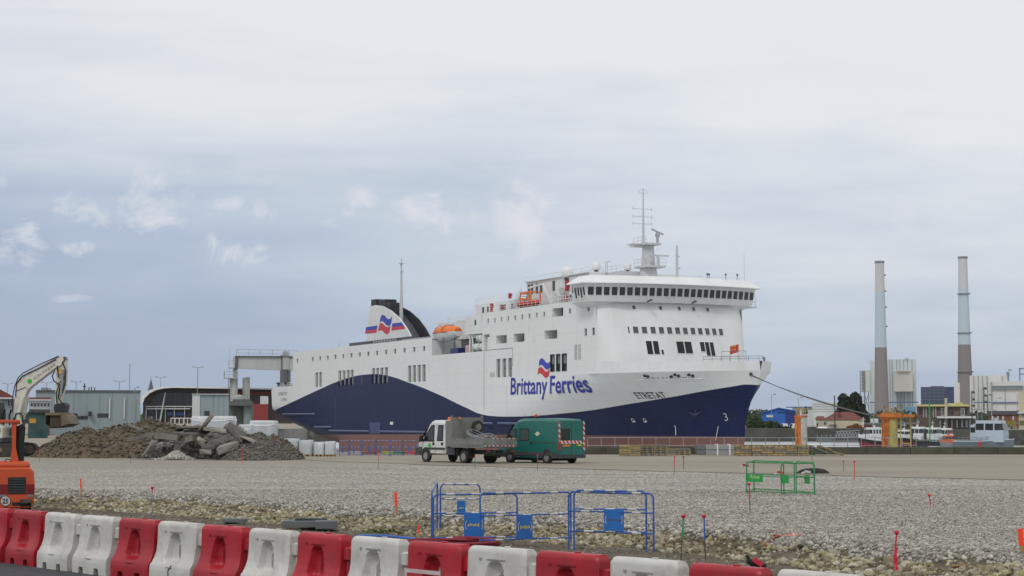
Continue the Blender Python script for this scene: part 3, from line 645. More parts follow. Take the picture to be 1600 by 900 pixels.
# ---- forward superstructure
SF = lambda z: 22.2 + .33 * (z - 9.5)
def SFw(z, w): return SF(z) + .95 * (w / 8.2) ** 2
def front_outline(z, half=12.8):
    sf = SF(z); c = 4.6; pts = [(27.0, half)]
    e = max(27.0, sf + 2.4)
    pts[0] = (27.0, half) if e <= 27.0 else (e, half - .004)
    w_c = half - c; sc_ = SFw(z, w_c)
    for k in range(1, 9): t = k / 8 * math.pi / 2; pts.append((sc_ + (e - sc_) * (1 - math.sin(t)), half - c + c * math.cos(t)))
    pts += [(SFw(z, w), w) for w in (6.5, 4.5, 2.2, .01)]
    return pts + [(s, -w) for s, w in pts[::-1]]
def build_front():
    m = MB(); rings = []
    for z in (ZK, 11, 13, 15, 17, 19, 20.7): rings.append([(s, w, z) for s, w in front_outline(z)])
    m.loft(rings, True, 0); m.build('front_superstructure', shipwhite, ship, smooth=35)
    # front windows: raked panes with frames
    def pane(w0, w1, z0, z1, name='front_window', mt=pane_m):
        b_ = MB(); R = .33
        def q(w, z, o): return (SFw(z, w) - o, w, z)
        for (a0, a1, c0, c1, o, k) in ((w0, w1, z0, z1, .03, 0),):
            vs = [q(a0, c0, o), q(a1, c0, o), q(a1, c1, o), q(a0, c1, o), q(a0, c0, -.1), q(a1, c0, -.1), q(a1, c1, -.1), q(a0, c1, -.1)]
            b_.add(vs, [(0, 1, 2, 3), (7, 6, 5, 4), (0, 4, 5, 1), (1, 5, 6, 2), (2, 6, 7, 3), (3, 7, 4, 0)], 0)
        f = .07
        for a0, a1, c0, c1 in ((w0 - f, w0, z0 - f, z1 + f), (w1, w1 + f, z0 - f, z1 + f), (w0, w1, z1, z1 + f), (w0, w1, z0 - f, z0)):
            vs = [q(a0, c0, .06), q(a1, c0, .06), q(a1, c1, .06), q(a0, c1, .06), q(a0, c0, -.1), q(a1, c0, -.1), q(a1, c1, -.1), q(a0, c1, -.1)]
            b_.add(vs, [(0, 1, 2, 3), (7, 6, 5, 4), (0, 4, 5, 1), (1, 5, 6, 2), (2, 6, 7, 3), (3, 7, 4, 0)], 1)
        b_.build(name, [mt, shipwhite], ship)
    for i in range(13): w = 8.55 - i * 1.36; pane(w - .40, w + .40, 15.35, 16.35)
    for w in (6.9, 2.6, -.6, -3.2, -5.9): pane(w - .24, w + .24, 19.0, 19.55)
    blk = mat('black_glass', (.006, .006, .008), .2, 0, .2, 1)
    for w0, w1, z0, z1 in ((5.05, 5.95, 12.2, 14.2), (4.0, 4.85, 12.2, 14.2), (3.35, 3.7, 12.2, 12.9), (-.25, 1.0, 12.4, 14.2), (-1.65, -.4, 12.4, 14.2), (-4.0, -3.2, 12.75, 14.2), (-4.9, -4.15, 12.1, 14.2), (-5.8, -5.05, 12.1, 14.2)): pane(w0, w1, z0, z1, 'lounge_window', blk)
    # deck rail in front of the house, foremast-less forecastle gear
    r = MB(); rail(r, [(9, 5.2, 10.65), (5.5, 2.9, 10.65), (3.4, 1.2, 10.65), (2.6, 0, 10.65), (3.4, -1.2, 10.65), (9, -5.2, 10.65)], .7, 1.3, .035, 2); rail(r, [(8.5, 2.4, 10.65), (5.0, .6, 10.65)], 1.5, 1.5, .035, 2)
    r.build('bow_rail', galv, ship)
    f = MB(); f.tube([(6.2, 1.0, 10), (6.2, 1.0, 13.2)], .05, 6); f.build('flagstaff', shipwhite, ship)
    fl = MB(); n = 10; top = []; 
    for k in range(n + 1):
        x = 6.25 + k * .19; yy = 1.0 + .08 * math.sin(k * 1.3) + k * .02
        top.append([(x, yy, 13.1 - .02 * k), (x, yy + .02, 12.0 - .03 * k)])
    fl.loft(top, False, 0, closed=False); fo = fl.build('bow_flag', mat('flag_red', (.55, .06, .04), .8), ship); fo.modifiers.new('t', 'SOLIDIFY').thickness = .02
    em = MB(); 
    for k, (x, z) in enumerate(((6.7, 12.75), (7.3, 12.7), (6.7, 12.3), (7.35, 12.28))): em.box(x, x + .42, 1.15, 1.2, z, z + .2)
    em.build('flag_emblem', mat('flag_gold', (.65, .42, .05), .8), fo)
    # hatches on the flare
    for s0, s1, z, w in ((16.6, 18.8, 8.25, 0), (9.0, 14.2, 8.25, 0)):
        n = 6; l = MB(); A = []; B = []
        for k in range(n + 1):
            s = s0 + (s1 - s0) * k / n; hw = hull_w(s, z); A.append([(s, hw - .1, z), (s, hw + .35, z), (s, hw + .35, z + .1), (s, hw - .1, z + .1)])
        l.loft(A, True, 0); l.build('fairlead_sill', shipwhite, ship)
    for s, z in ((17.5, 8.85), (17.1, 8.75), (12.6, 8.9), (12.2, 8.75), (10.6, 8.87), (10.2, 8.72), (13.4, 8.65), (3.2, 8.8)):
        hw = hull_w(s, z); b_ = MB(); b_.tube([(s, hw - .1, z), (s - .05, hw + .12, z)], .26, 10); b_.build('fairlead', black_p, ship)
    for s in (16.4, 15.6, 14.8, 14.2, 11.7, 11.3): hw = hull_w(s, 8.5); MB().box(s, s + .28, hw - .1, hw + .06, 8.4, 8.62).build('scupper', black_p, ship)
    # anchor in its pocket
    a = MB(); sc, zc = 13.8, 3.6; hw = hull_w(sc, zc)
    ring = [(sc + .95 * math.cos(t), hull_w(sc + .95 * math.cos(t), zc + .9 * math.sin(t) + .9) + .05, zc + .9 + 1.0 * math.sin(t)) for t in [k * math.pi / 8 for k in range(16)]]
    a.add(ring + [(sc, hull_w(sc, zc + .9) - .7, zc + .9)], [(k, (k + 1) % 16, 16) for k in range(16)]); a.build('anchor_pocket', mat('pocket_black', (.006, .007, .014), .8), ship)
    an = MB(); an.beam((sc, hw + .2, zc + 1.4), (sc - .1, hw - .1, zc - .4), .25); an.tube([(sc - 1.1, hull_w(sc - 1.1, 3.3) + .15, 3.6), (sc, hull_w(sc, 3.0) + .25, 3.1), (sc + 1.0, hull_w(sc + 1, 3.3) + .15, 3.5)], [.1, .3, .1], 6); an.build('anchor', mat('anchor_navy', (.03, .035, .08), .7), ship)
    lad = MB(); 
    for k in range(2): lad.tube([(6.5 - k * .5, hull_w(6.5 - k * .5, 5.2) + .1, 5.2 + k * .2), (6.6 - k * .5, hull_w(6.5, 3.6) + .1, 3.5)], .05, 4)
    # white drain streams
    for s, z0, z1 in ((17.8, 1.6, .2), (10.4, 1.5, -.5)):
        pts = [(s - .6 * t * (1 - t) + (.9 * (1 - t) if s > 12 else .3 * t), hull_w(s, z0) + .25 + .3 * t, z0 + (z1 - z0) * t * t) for t in [k / 6 for k in range(7)]]
        MB().tube(pts, .045, 5).build('water_jet', white, ship)
build_front()
# ---- lettering and marks wrapped on the plating
def wrap(name, vs, fs, s0, z0, m, seg=.6, lift=.05, wf=None):
    vs, fs = subdivide_flat(vs, fs, seg); wf = wf or hull_w; b_ = MB()
    P = [(s0 - u, (wf(s0 - u, z0 + v) if z0 + v < ZK else 12.8) + lift, z0 + v) for u, v in vs]
    b_.add(P, fs); return b_.build(name, m, ship)
vs, fs = text_mb('Brittany Ferries', 1, 0, .018); x1 = max(v[0] for v in vs)
# the word runs s 57.1 -> 30.6; capitals z 6.7 .. 9.4
LB = text_mb('Brittany', 1, .08, .022)[0]
def place_word(txt, sL, sR, zb, cap, name):
    vs, fs = text_mb(txt, 1, .06, .016); xa, xb = min(v[0] for v in vs), max(v[0] for v in vs); k = (sL - sR) / (xb - xa); kv = cap / .73
    wrap(name, [((x - xa) * k, y * kv) for x, y in vs], fs, sL, zb, letter_m)
place_word('Brittany', 57.1, 43.4, 6.6, 2.85, 'lettering_brittany'); place_word('Ferries', 42.6, 30.4, 6.6, 2.85, 'lettering_ferries')
def place_small(txt, sL, sR, zb, cap, name, m, bold=.01):
    vs, fs = text_mb(txt, 1, 0, bold); xa, xb = min(v[0] for v in vs), max(v[0] for v in vs); k = (sL - sR) / (xb - xa)
    wrap(name, [((x - xa) * k, y * cap / .73) for x, y in vs], fs, sL, zb, m, .4)
place_small('ETRETAT', 22.4, 17.0, 5.55, .95, 'lettering_bow_name', black_p, .012)
place_small('3', 9.3, 8.75, 2.3, 1.15, 'lettering_mark', shipwhite, -.02)
place_small('ETRETAT', 181.2, 174.6, 7.95, .8, 'lettering_stern_name', slate_p, -.01); place_small('CAEN', 179.2, 175.2, 6.75, .7, 'lettering_port_name', slate_p, -.01)
for s in (26.4, 24.0):
    t = [(math.cos(a) * .32, math.sin(a) * .32) for a in [k * math.pi / 6 for k in range(12)]]; t2 = [(u * .7, v * .7) for u, v in t]
    wrap('thruster_mark', t + t2, [(k, (k + 1) % 12, 12 + (k + 1) % 12, 12 + k) for k in range(12)], s, 2.35, shipwhite); wrap('thruster_mark', [(-.35, -.1), (.35, .0), (.35, .1), (-.35, 0)], [(0, 1, 2, 3)], s, 2.2, shipwhite)
for k in range(4): wrap('propeller_mark', [(0, 0), (.25, 0), (1.0, .9), (.8, .9)], [(0, 1, 2, 3)], 168 - k * 1.6 + 6, .9, mat('faded_mark', (.3, .32, .4), .6))
wrap('propeller_mark', [(0, 0), (6, .1), (6, .3), (0, .2)], [(0, 1, 2, 3)], 175, .8, mat('faded_mark', (.3, .32, .4), .6)); wrap('hull_plaque', [(0, 0), (1.6, 0), (1.6, .55), (0, .55)], [(0, 1, 2, 3)], 111.4, 1.55, shipwhite)
def wavy(name, s0, z0, wd, h, m, w, slant=.25, up=0):
    n = 14; A = []
    for k in range(n + 1):
        t = k / n; u = t * wd; y = .42 * h * math.sin(t * 2 * math.pi * .95 + .35) + t * up
        A += [(u, y), (u + slant * h, y + h)]
    P = [(s0 - u, w, z0 + v) for u, v in A]; b_ = MB(); b_.add(P, [(2 * k, 2 * k + 2, 2 * k + 3, 2 * k + 1) for k in range(n)]); return b_.build(name, m, ship)
wavy('logo_red_wave', 46.9, 9.45, 4.1, .95, logo_red, 12.86); wavy('logo_blue_wave', 46.5, 10.75, 4.1, 1.0, logo_blue, 12.86)
# mooring door marks, draught etc. are left to the paint
# ---- wheelhouse
def build_bridge():
    FS = 25.0
    HB = 14.9
    def fs(w): return 24.0 + 2.4 * (w / 15) ** 2
    def outline(e, half, back, z):
        # e pushes the wall outwards; the front is a shallow arc
        h = HB + e; ws = [h, 12.5, 10, 7.5, 5, 2.5, 0]; fr = [(fs(w) - e, w, z) for w in ws]
        return [(back - 5.6, h + .15, z)] + fr + [(s_, -w, z) for s_, w, _ in fr[::-1][1:]] + [(back - 5.6, -h - .15, z)]
    m = MB(); m.loft([outline(-.65, 15.4, 36, 20.05), outline(-.35, 15.4, 36, 20.75), outline(0, 15.4, 36, 22.75)], True); m.build('wheelhouse', shipwhite, ship)
    r = MB(); r.loft([outline(.75, 15.4, 36.6, 22.72), outline(.72, 15.4, 36.6, 22.85), outline(-1.0, 15.4, 36, 24.0), outline(-1.3, 15.4, 36, 24.05)], True); r.build('wheelhouse_roof', shipwhite, ship); r = MB(); r.box(30.2, 36.2, -8.5, 9, 20.5, 24.0); r.build('wheelhouse_rear', shipwhite, ship)
    # brackets below the wings
    for sd in (1, -1):
        b_ = MB(); b_.loft([[(s, sd * w, z) for s, w, z in ((27.5, 12.2, 19.3), (32, 12.2, 19.3), (32, 12.78, 19.3), (27.5, 12.78, 19.3))], [(s, sd * w, 20.06) for s, w in ((26.2, 10), (33, 10), (31.5, 14.6), (27.2, 14.6))]], True); b_.build('wing_bracket', shipwhite, ship)
    # windows along the wall
    def wall_pts(z, e): return [(s, w) for s, w, _ in outline(e, 15.4, 36, z)]
    z0, z1 = 20.98, 22.2
    ez = lambda z: -.35 + .35 * (z - 20.75) / 2.0
    WS = [14.7 - i * 29.4 / 25 for i in range(26)]
    segs = [((fs(a), a), (fs(b2), b2), 1) for a, b2 in zip(WS, WS[1:])] + [((30.1, 15.0), (26.7, 14.9), 4), ((26.7, -14.9), (30.1, -15.0), 4)]
    for (a, b_, n) in segs:
        a = Vector(a); b_ = Vector(b_); d = (b_ - a); L_ = d.length; d.normalize(); nrm = Vector((-d.y, d.x)) * -1
        if nrm.dot(Vector((-1, 0)) + Vector((0, .6 if a.y + b_.y > 0 else -.6))) < 0: nrm = -nrm
        pitch = L_ / n; hw = pitch * (.37 if n == 1 else .32)
        for k in range(n):
            c = a + d * (k + .5) * pitch
            oo = .03; lo = z0 - (.35 if (n == 4 and k % 2 == 0) else 0)
            def q(u, z, o): p = c + d * u + nrm * (ez(z) + o + oo); return (p.x, p.y, z)
            w_ = MB(); w_.add([q(-hw, lo, .03), q(hw, lo, .03), q(hw, z1, .03), q(-hw, z1, .03), q(-hw, lo, -.1), q(hw, lo, -.1), q(hw, z1, -.1), q(-hw, z1, -.1)], [(0, 1, 2, 3), (7, 6, 5, 4), (0, 4, 5, 1), (1, 5, 6, 2), (2, 6, 7, 3), (3, 7, 4, 0)], 0)
            f = .06
            for u0, u1, c0, c1 in ((-hw - f, -hw, lo - f, z1 + f), (hw, hw + f, lo - f, z1 + f), (-hw, hw, z1, z1 + f), (-hw, hw, lo - f, lo)):
                w_.add([q(u0, c0, .06), q(u1, c0, .06), q(u1, c1, .06), q(u0, c1, .06), q(u0, c0, -.1), q(u1, c0, -.1), q(u1, c1, -.1), q(u0, c1, -.1)], [(0, 1, 2, 3), (7, 6, 5, 4), (0, 4, 5, 1), (1, 5, 6, 2), (2, 6, 7, 3), (3, 7, 4, 0)], 1)
            w_.build('bridge_window', [gl, shipwhite], ship)
    g = MB(); rail(g, [(31, 14.6, 20.5), (34, 13.4, 20.5), (42, 12.6, 20.6)], 1.1, 1.2, .035, 2); rail(g, [(31, -15, 20.1), (31, -16.2, 20.1), (28.5, -16.2, 20.1), (27.6, -15, 20.1)], 1.6, 2.4, .04, 2); g.build('wing_rail', shipwhite, ship)
    sh = MB(); sh.box(28, 31, -16.3, -14.5, 19.95, 20.1); sh.build('wing_step', shipwhite, ship)
    for w in (5.2, -2.5): b_ = MB(); b_.beam((24.0, w, 20.3), (24.9, w, 20.1), .18); b_.box(23.8, 24.1, w - .25, w + .05, 20.2, 20.45); b_.build('floodlight', slate_p, ship)
    # roof top: house, masts, domes
    h = MB(); h.box(31, 44, 2.6, 6.5, 24.05, 25.2); h.build('top_house', grey_paint and mat('mast_grey', (.50, .52, .53), .5, 0, .06, .5, dirt=.15), ship)
    mg = MATS['mast_grey']
    r2 = MB(); rail(r2, [(31, 6.4, 25.2), (44, 6.4, 25.2)], .9, 1.5, .03, 2); rail(r2, [(26.5, -13, 24.05), (26.5, 11, 24.05)], .35, 4, .02, 1); r2.build('roof_rail', mg, ship)
    a = MB(); s, w = 25.8, 4.6
    s0, w0 = ship_pt(1013, 431, 2)[0], 2
    a.loft([[(s0 + 1.6 * math.cos(t) * k1, w0 + 1.35 * math.sin(t) * k1, z) for t in [i * math.pi / 8 for i in range(16)]] for z, k1 in ((24.05, 1.0), (25.2, .95), (25.9, .8), (29.3, .62))], True)
    a.build('mast_trunk', mg, ship, smooth=40)
    p = MB(); p.box(s0 - 2.2, s0 + 1.6, w0 - 1.9, w0 + 1.6, 25.7, 26.0); p.box(s0 - 1.6, s0 + 3.6, w0 - 1.4, w0 + 1.3, 29.2, 29.5); p.box(s0 - .3, s0 + 1.8, w0 + 1.2, w0 + 2.8, 29.3, 29.42); rail(p, [(s0 - 2.2, w0 - 1.9, 26), (s0 - 2.2, w0 + 1.6, 26), (s0 + 1.6, w0 + 1.6, 26)], 1.0, 1.2, .03, 2); rail(p, [(s0 - 1.5, w0 + 1.2, 29.5), (s0 + 2.5, w0 + 1.2, 29.5)], 1.0, 1.2, .03, 2); p.build('mast_platform', mg, ship)
    rd = MB(); rd.tube([(s0 - 2, w0 - .6, 26), (s0 - 2, w0 - .6, 27.4)], .22, 8); rd.box(s0 - 2.15, s0 - 1.85, w0 - 2.4, w0 + 1.2, 27.4, 27.62); rd.build('radar_scanner', mg, ship)
    rd = MB(); rd.tube([(s0 - .8, w0 - 1.2, 29.5), (s0 - .8, w0 - 1.2, 31.2)], .22, 8); rd.obox((s0 - .8, w0 - 1.2, 31.3), (.22, 2.2, .22), (.35, 0, 0)); rd.box(s0 - 1.0, s0 - .6, w0 - 1.5, w0 - .9, 30.5, 31.0); rd.build('radar_scanner', grey_paint, ship)
    pl = MB(); pl.tube([(s0 + .6, w0 + .5, 29.4), (s0 + .6, w0 + .5, 34), (s0 + .6, w0 + .5, 38.1)], [.2, .14, .07], 8)
    for z in (32.6, 33.7, 34.9): pl.tube([(s0 + .6, w0 - 1.0, z), (s0 + .6, w0 + 2.3, z)], .04, 4); pl.tube([(s0 + .6, w0 - 1.0, z - .25), (s0 + .6, w0 - 1., z + .3)], .06, 4); pl.tube([(s0 + .6, w0 + 2.3, z - .25), (s0 + .6, w0 + 2.3, z + .3)], .06, 4)
    for t in range(8): a1, a2 = t * math.pi / 4, (t + 1) * math.pi / 4; pl.tube([(s0 + .6, w0 + .5 + .8 * math.cos(a1), 37.6 + (.3 if math.sin(a1) < .8 else .4) * math.sin(a1)), (s0 + .6, w0 + .5 + .8 * math.cos(a2), 37.6 + .3 * math.sin(a2))], .03, 4)
    pl.build('mast_pole', mg, ship)
    ax = MB(); s1 = ship_pt(1058, 433, -2)[0]; ax.tube([(s1, -2, 24), (s1, -2, 28.3), (s1, -2, 29.2)], [.22, .2, .14], 8); ax.box(s1 - .15, s1 + .15, -2.5, -2.2, 25.6, 25.8); ax.box(s1 - .15, s1 + .15, -2.4, -2.2, 27.4, 27.6); ax.build('signal_mast', mg, ship)
    s2 = ship_pt(1163, 436, -12)[0]; wp = MB(); wp.tube([(s2, -12, 24), (s2, -12, 28.2)], .04, 4); wp.build('whip_aerial', mg, ship)
    for px, w in ((1105, -6), (1152, -11), (1108, -6.5), (1134, -9)): s3 = ship_pt(px, 436, w)[0]; q = MB(); q.tube([(s3, w, 24), (s3, w, 24.7)], .05, 4); q.box(s3 - .1, s3 + .1, w - .1, w + .1, 24.6, 24.9); q.build('roof_light', slate_p, ship)
    for px, py, w, r_, zb in ((886.5, 424, 9, .95, 25.0), (931.5, 418, 6, .72, 26.0), (980.5, 420, 5, .6, 25.4)):
        s4 = ship_pt(px, py, w)[0]; d_ = MB()
        d_.loft([[(s4 + r_ * k * math.cos(t), w + r_ * k * math.sin(t), zb + z * r_) for t in [i * math.pi / 8 for i in range(16)]] for z, k in ((0, .95), (.05, 1), (1.1, .98), (1.5, .82), (1.75, .5), (1.85, .05))], True)
        d_.build('radome', shipwhite, ship, smooth=60); q = MB(); q.tube([(s4, w, zb - 1.2), (s4, w, zb)], [.25, r_ * .5], 8); q.build('radome_pedestal', slate_p, ship)
    ld = MB()
    for k in (0, .55): ld.tube([(35 + k, 6.6, 24), (35 + k, 6.6, 27.0), (35 + k, 5.9, 27.0)], .05, 5)
    for z in range(8): ld.tube([(35, 6.6, 24.2 + z * .35), (35.55, 6.6, 24.2 + z * .35)], .03, 4)
    ld.build('roof_ladder', mg, ship)
build_bridge()
# ---- houses on the upper deck, behind the wheelhouse
def build_upper():
    redg = mat('red_fittings', (.45, .03, .05), .6)
    h = MB(); h.box(36, 58.5, -6, 9.2, 20.45, 25.2); h.box(36, 58.9, -6.3, 9.5, 25.2, 25.35); o = h.build('upper_house', shipwhite, ship)
    for s in (38, 43, 48, 52.6, 54.2, 56, 57.2):
        d = MB(); d.box(s, s + .8, 9.18, 9.26, 23.2, 24.8); d.build('house_window', gl, o)
    r = MB(); rail(r, [(36, 9.3, 25.35), (58.8, 9.3, 25.35)], .7, 2.4, .035, 1); rail(r, [(36.5, 12.4, 20.45), (68, 12.4, 20.45)], 1.15, 1.5, .03, 3); rail(r, [(58.5, 8, 22.9), (82, 8, 22.9), (82, -2, 22.9)], 1.15, 1.6, .03, 3); rail(r, [(68.5, 7.4, 20.2), (96, 7.4, 20.2), (96, 0, 20.2)], 1.15, 1.7, .03, 3)
    r.build('deck_rail', shipwhite, ship)
    h2 = MB(); h2.box(59, 82, -6, 8.2, 20.45, 22.85); o2 = h2.build('upper_house', shipwhite, ship)
    for s in (60.5, 62.5, 66, 69, 70.6, 74.5, 76, 78): d = MB(); d.box(s, s + .7, 8.19, 8.26, 21.0, 22.3); d.build('house_window', gl, o2)
    h3 = MB(); h3.box(68.5, 96, -8, 7.2, 17.1, 20.15); h3.box(68.5, 76, 7.2, 12.6, 17.2, 20.3); o3 = h3.build('boat_deck_house', shipwhite, ship)
    d = MB(); d.box(71.5, 72.1, 12.59, 12.66, 18.7, 19.6); d.build('house_window', gl, o3)
    # stairs
    st = MB()
    for k in range(9): st.box(57.2 + k * .42, 57.55 + k * .42, 9.5, 10.9, 23.1 - k * .3, 23.16 - k * .3)
    st.beam((57, 9.5, 23.2), (61, 9.5, 20.5), .1, .3); st.beam((57, 10.9, 23.2), (61, 10.9, 20.5), .1, .3); rail(st, [(57, 10.9, 23.2), (61, 10.9, 20.5)], 1., 1, .03, 2); st.build('deck_stairs', mat('mast_grey', (0, 0, 0)), ship)
    # small red and white gear along the rail
    for s, w, z, hh in ((67.5, 11.5, 20.6, 1.6), (65.5, 10.5, 20.6, 1.3), (60.5, 9, 21, 1.2), (43, 9.6, 22.8, 1.6), (40.5, 9.6, 22.3, 1.2), (39.6, 11.5, 20.6, 1.4), (38.2, 11.5, 20.6, 1.4), (66.8, 8.4, 23.1, .9)):
        g = MB(); g.box(s - .25, s + .25, w - .2, w + .2, z, z + hh); g.box(s - .35, s + .1, w - .3, w + .25, z + hh * .6, z + hh * .8); g.build('deck_fitting', redg if random.random() < .75 else slate_p, ship)
    for s in (36, 38, 42): g = MB(); g.tube([(s, 11.5, 20.45), (s, 11.5, 21.9)], .12, 6); g.sph((s, 11.5, 22), .25, 8, 6); g.build('deck_vent', shipwhite, ship, smooth=50)
    g = MB(); g.beam((47.0, 10, 20.5), (47.8, 11.5, 24.2), .35); g.beam((47.8, 11.5, 24.2), (52.3, 11.8, 23.8), .25); g.box(45.4, 46.6, 9.7, 10.9, 20.5, 22.4); g.box(44, 45, 9.6, 10.5, 22.4, 23.4); g.build('rescue_davit', shipwhite, ship)
    # rescue boat
    rb = MB(); prof = [(0, .1), (.12, .55), (.3, .8), (.7, .85), (1, .8)]; rings = []
    for t, k in prof: s = 49.2 + t * 6.6; rings.append([(s, 11.4 + 1.15 * k * math.cos(a), 21.25 + .62 * math.sin(a) * (k if math.sin(a) < 0 else 1)) for a in [i * math.pi / 6 for i in range(12)]])
    rb.loft(rings, True); rbo = rb.build('rescue_boat', mat('rescue_red', (.5, .035, .02), .5), ship, smooth=45)
    ar = MB(); 
    for s in (50.6, 54.6): ar.tube([(s, 10.5, 21.6), (s, 10.6, 23.1), (s, 12.2, 23.1), (s, 12.3, 21.6)], .15, 6)
    ar.beam((50.6, 12.2, 23.1), (54.6, 12.2, 23.1), .25); ar.beam((50.6, 12.3, 22), (54.6, 12.3, 22), .25); ar.build('roll_bar', orange_p, rbo)
build_upper()
def build_lifeboat():
    c0 = ship_pt(699, 520, 11.2); s0, w0, z0 = c0[0] , 11.2, c0[1]
    L_ = 10; rings = []; cab = []
    for i in range(13):
        t = i / 12; k = math.sin(math.pi * (.06 + .88 * t)) ** .42; s = s0 + (t - .5) * L_
        keel = z0 - 1.45 * k ** .8
        rings.append([(s, w0 - 1.6 * k, z0 + .05), (s, w0 - 1.45 * k, z0 - .7 * k), (s, w0 - .5 * k, keel), (s, w0 + .5 * k, keel), (s, w0 + 1.45 * k, z0 - .7 * k), (s, w0 + 1.6 * k, z0 + .05)])
        cab.append([(s, w0 - 1.5 * k, z0 + .05), (s, w0 - 1.35 * k, z0 + .75 * k), (s, w0 - .7 * k, z0 + 1.25 * k), (s, w0 + .7 * k, z0 + 1.25 * k), (s, w0 + 1.35 * k, z0 + .75 * k), (s, w0 + 1.5 * k, z0 + .05)])
    m = MB(); m.loft(rings, True); h = m.build('lifeboat_hull', shipwhite, ship, smooth=50)
    m = MB(); m.loft(cab, True); m.build('lifeboat_canopy', orange_p, h, smooth=45)
    m = MB()
    for s in (s0 - 1.0, s0 + 2.2): m.tube([(s, w0 - 1.55, z0 + .1), (s, w0 - 1.4, z0 + .8), (s, w0 - .7, z0 + 1.33), (s, w0 + .7, z0 + 1.33), (s, w0 + 1.4, z0 + .8), (s, w0 + 1.6, z0 + .1)], .07, 5)
    m.tube([(s0 - L_ / 2 + 1.8, w0 + 1.55, z0), (s0 + L_ / 2 - 1.8, w0 + 1.55, z0)], .09, 5); m.build('lifeboat_band', mat('band_dark_orange', (.38, .09, .02), .6), h)
    for s in (s0 - 4.4, s0 + 4.2):
        d = MB(); d.beam((s, 7.5, 17.5), (s, 8.2, z0 + 1.9), .4); d.beam((s, 8.0, z0 + 1.9), (s, 11.4, z0 + 1.8), .35); d.tube([(s * .98 + s0 * .02, 11.2, z0 + 1.7), (s * .98 + s0 * .02, 11.2, z0 + .9)], .05, 5); d.build('lifeboat_davit', shipwhite, ship)
    for s in (72.3, 73.4): d = MB(); d.tube([(s + 1.6, 12.2, 14.05), (s + 1.6, 12.2, 17.3)], .16, 8); d.build('stanchion', shipwhite, ship)
    # liferaft canisters on their rack and winch
    for s, w, z in ((70.3, 12.0, 14.9), (72.5, 12.0, 14.9), (70.6, 12.0, 16.4)):
        r_ = MB(); r_.tube([(s - .9, w, z), (s - .7, w, z), (s + .7, w, z), (s + .9, w, z)], [.4, .72, .72, .4], 12); o = r_.build('liferaft_canister', shipwhite, ship, smooth=50)
        b_ = MB(); b_.tube([(s - .35, w, z), (s - .25, w, z)], .75, 12); b_.tube([(s + .25, w, z), (s + .35, w, z)], .75, 12); b_.build('canister_strap', slate_p, o)
    r_ = MB(); 
    for w in (10.6, 11.8): r_.beam((68.9, w, 14.6), (73.6, w, 14.6), .12); r_.beam((68.9, w, 15.9), (72, w, 15.9), .12)
    for s in (68.9, 71, 73.5): r_.tube([(s, 11.2, 14.05), (s, 11.2, 16.9)], .07, 5)
    r_.build('raft_rack', shipwhite, ship)
    for s in (73.4, 74.9): v_ = MB(); v_.tube([(s, 11.6, 17.3), (s, 11.6, 19.6)], .55, 12); v_.sph((s, 11.6, 19.6), (.55, .55, .35), 12, 6); v_.build('ventilator', mat('vent_cream', (.50, .49, .43), .6, 0, .1, 1, dirt=.4), ship, smooth=40)
    b_ = MB(); b_.box(80, 83.4, 10.8, 12.3, 14.05, 15.1); b_.build('deck_box', navy, ship)
    b_ = MB(); b_.box(75, 76.6, 11.6, 12.4, 14.05, 15.4); b_.build('poster_board', mat('pale_red_board', (.5, .33, .3), .6), ship)
    lad = MB()
    for k in range(11): lad.beam((86.4, 12.3, 14.2 + k * .28), (87, 12.3, 14.2 + k * .28), .05)
    lad.tube([(86.4, 12.3, 14.05), (86.4, 12.3, 17.3)], .04, 4); lad.tube([(87, 12.3, 14.05), (87, 12.3, 17.3)], .04, 4); lad.tube([(82.2, 12, 14.05), (82.2, 12, 17)], .12, 6); lad.build('boat_deck_ladder', slate_p, ship)
build_lifeboat()
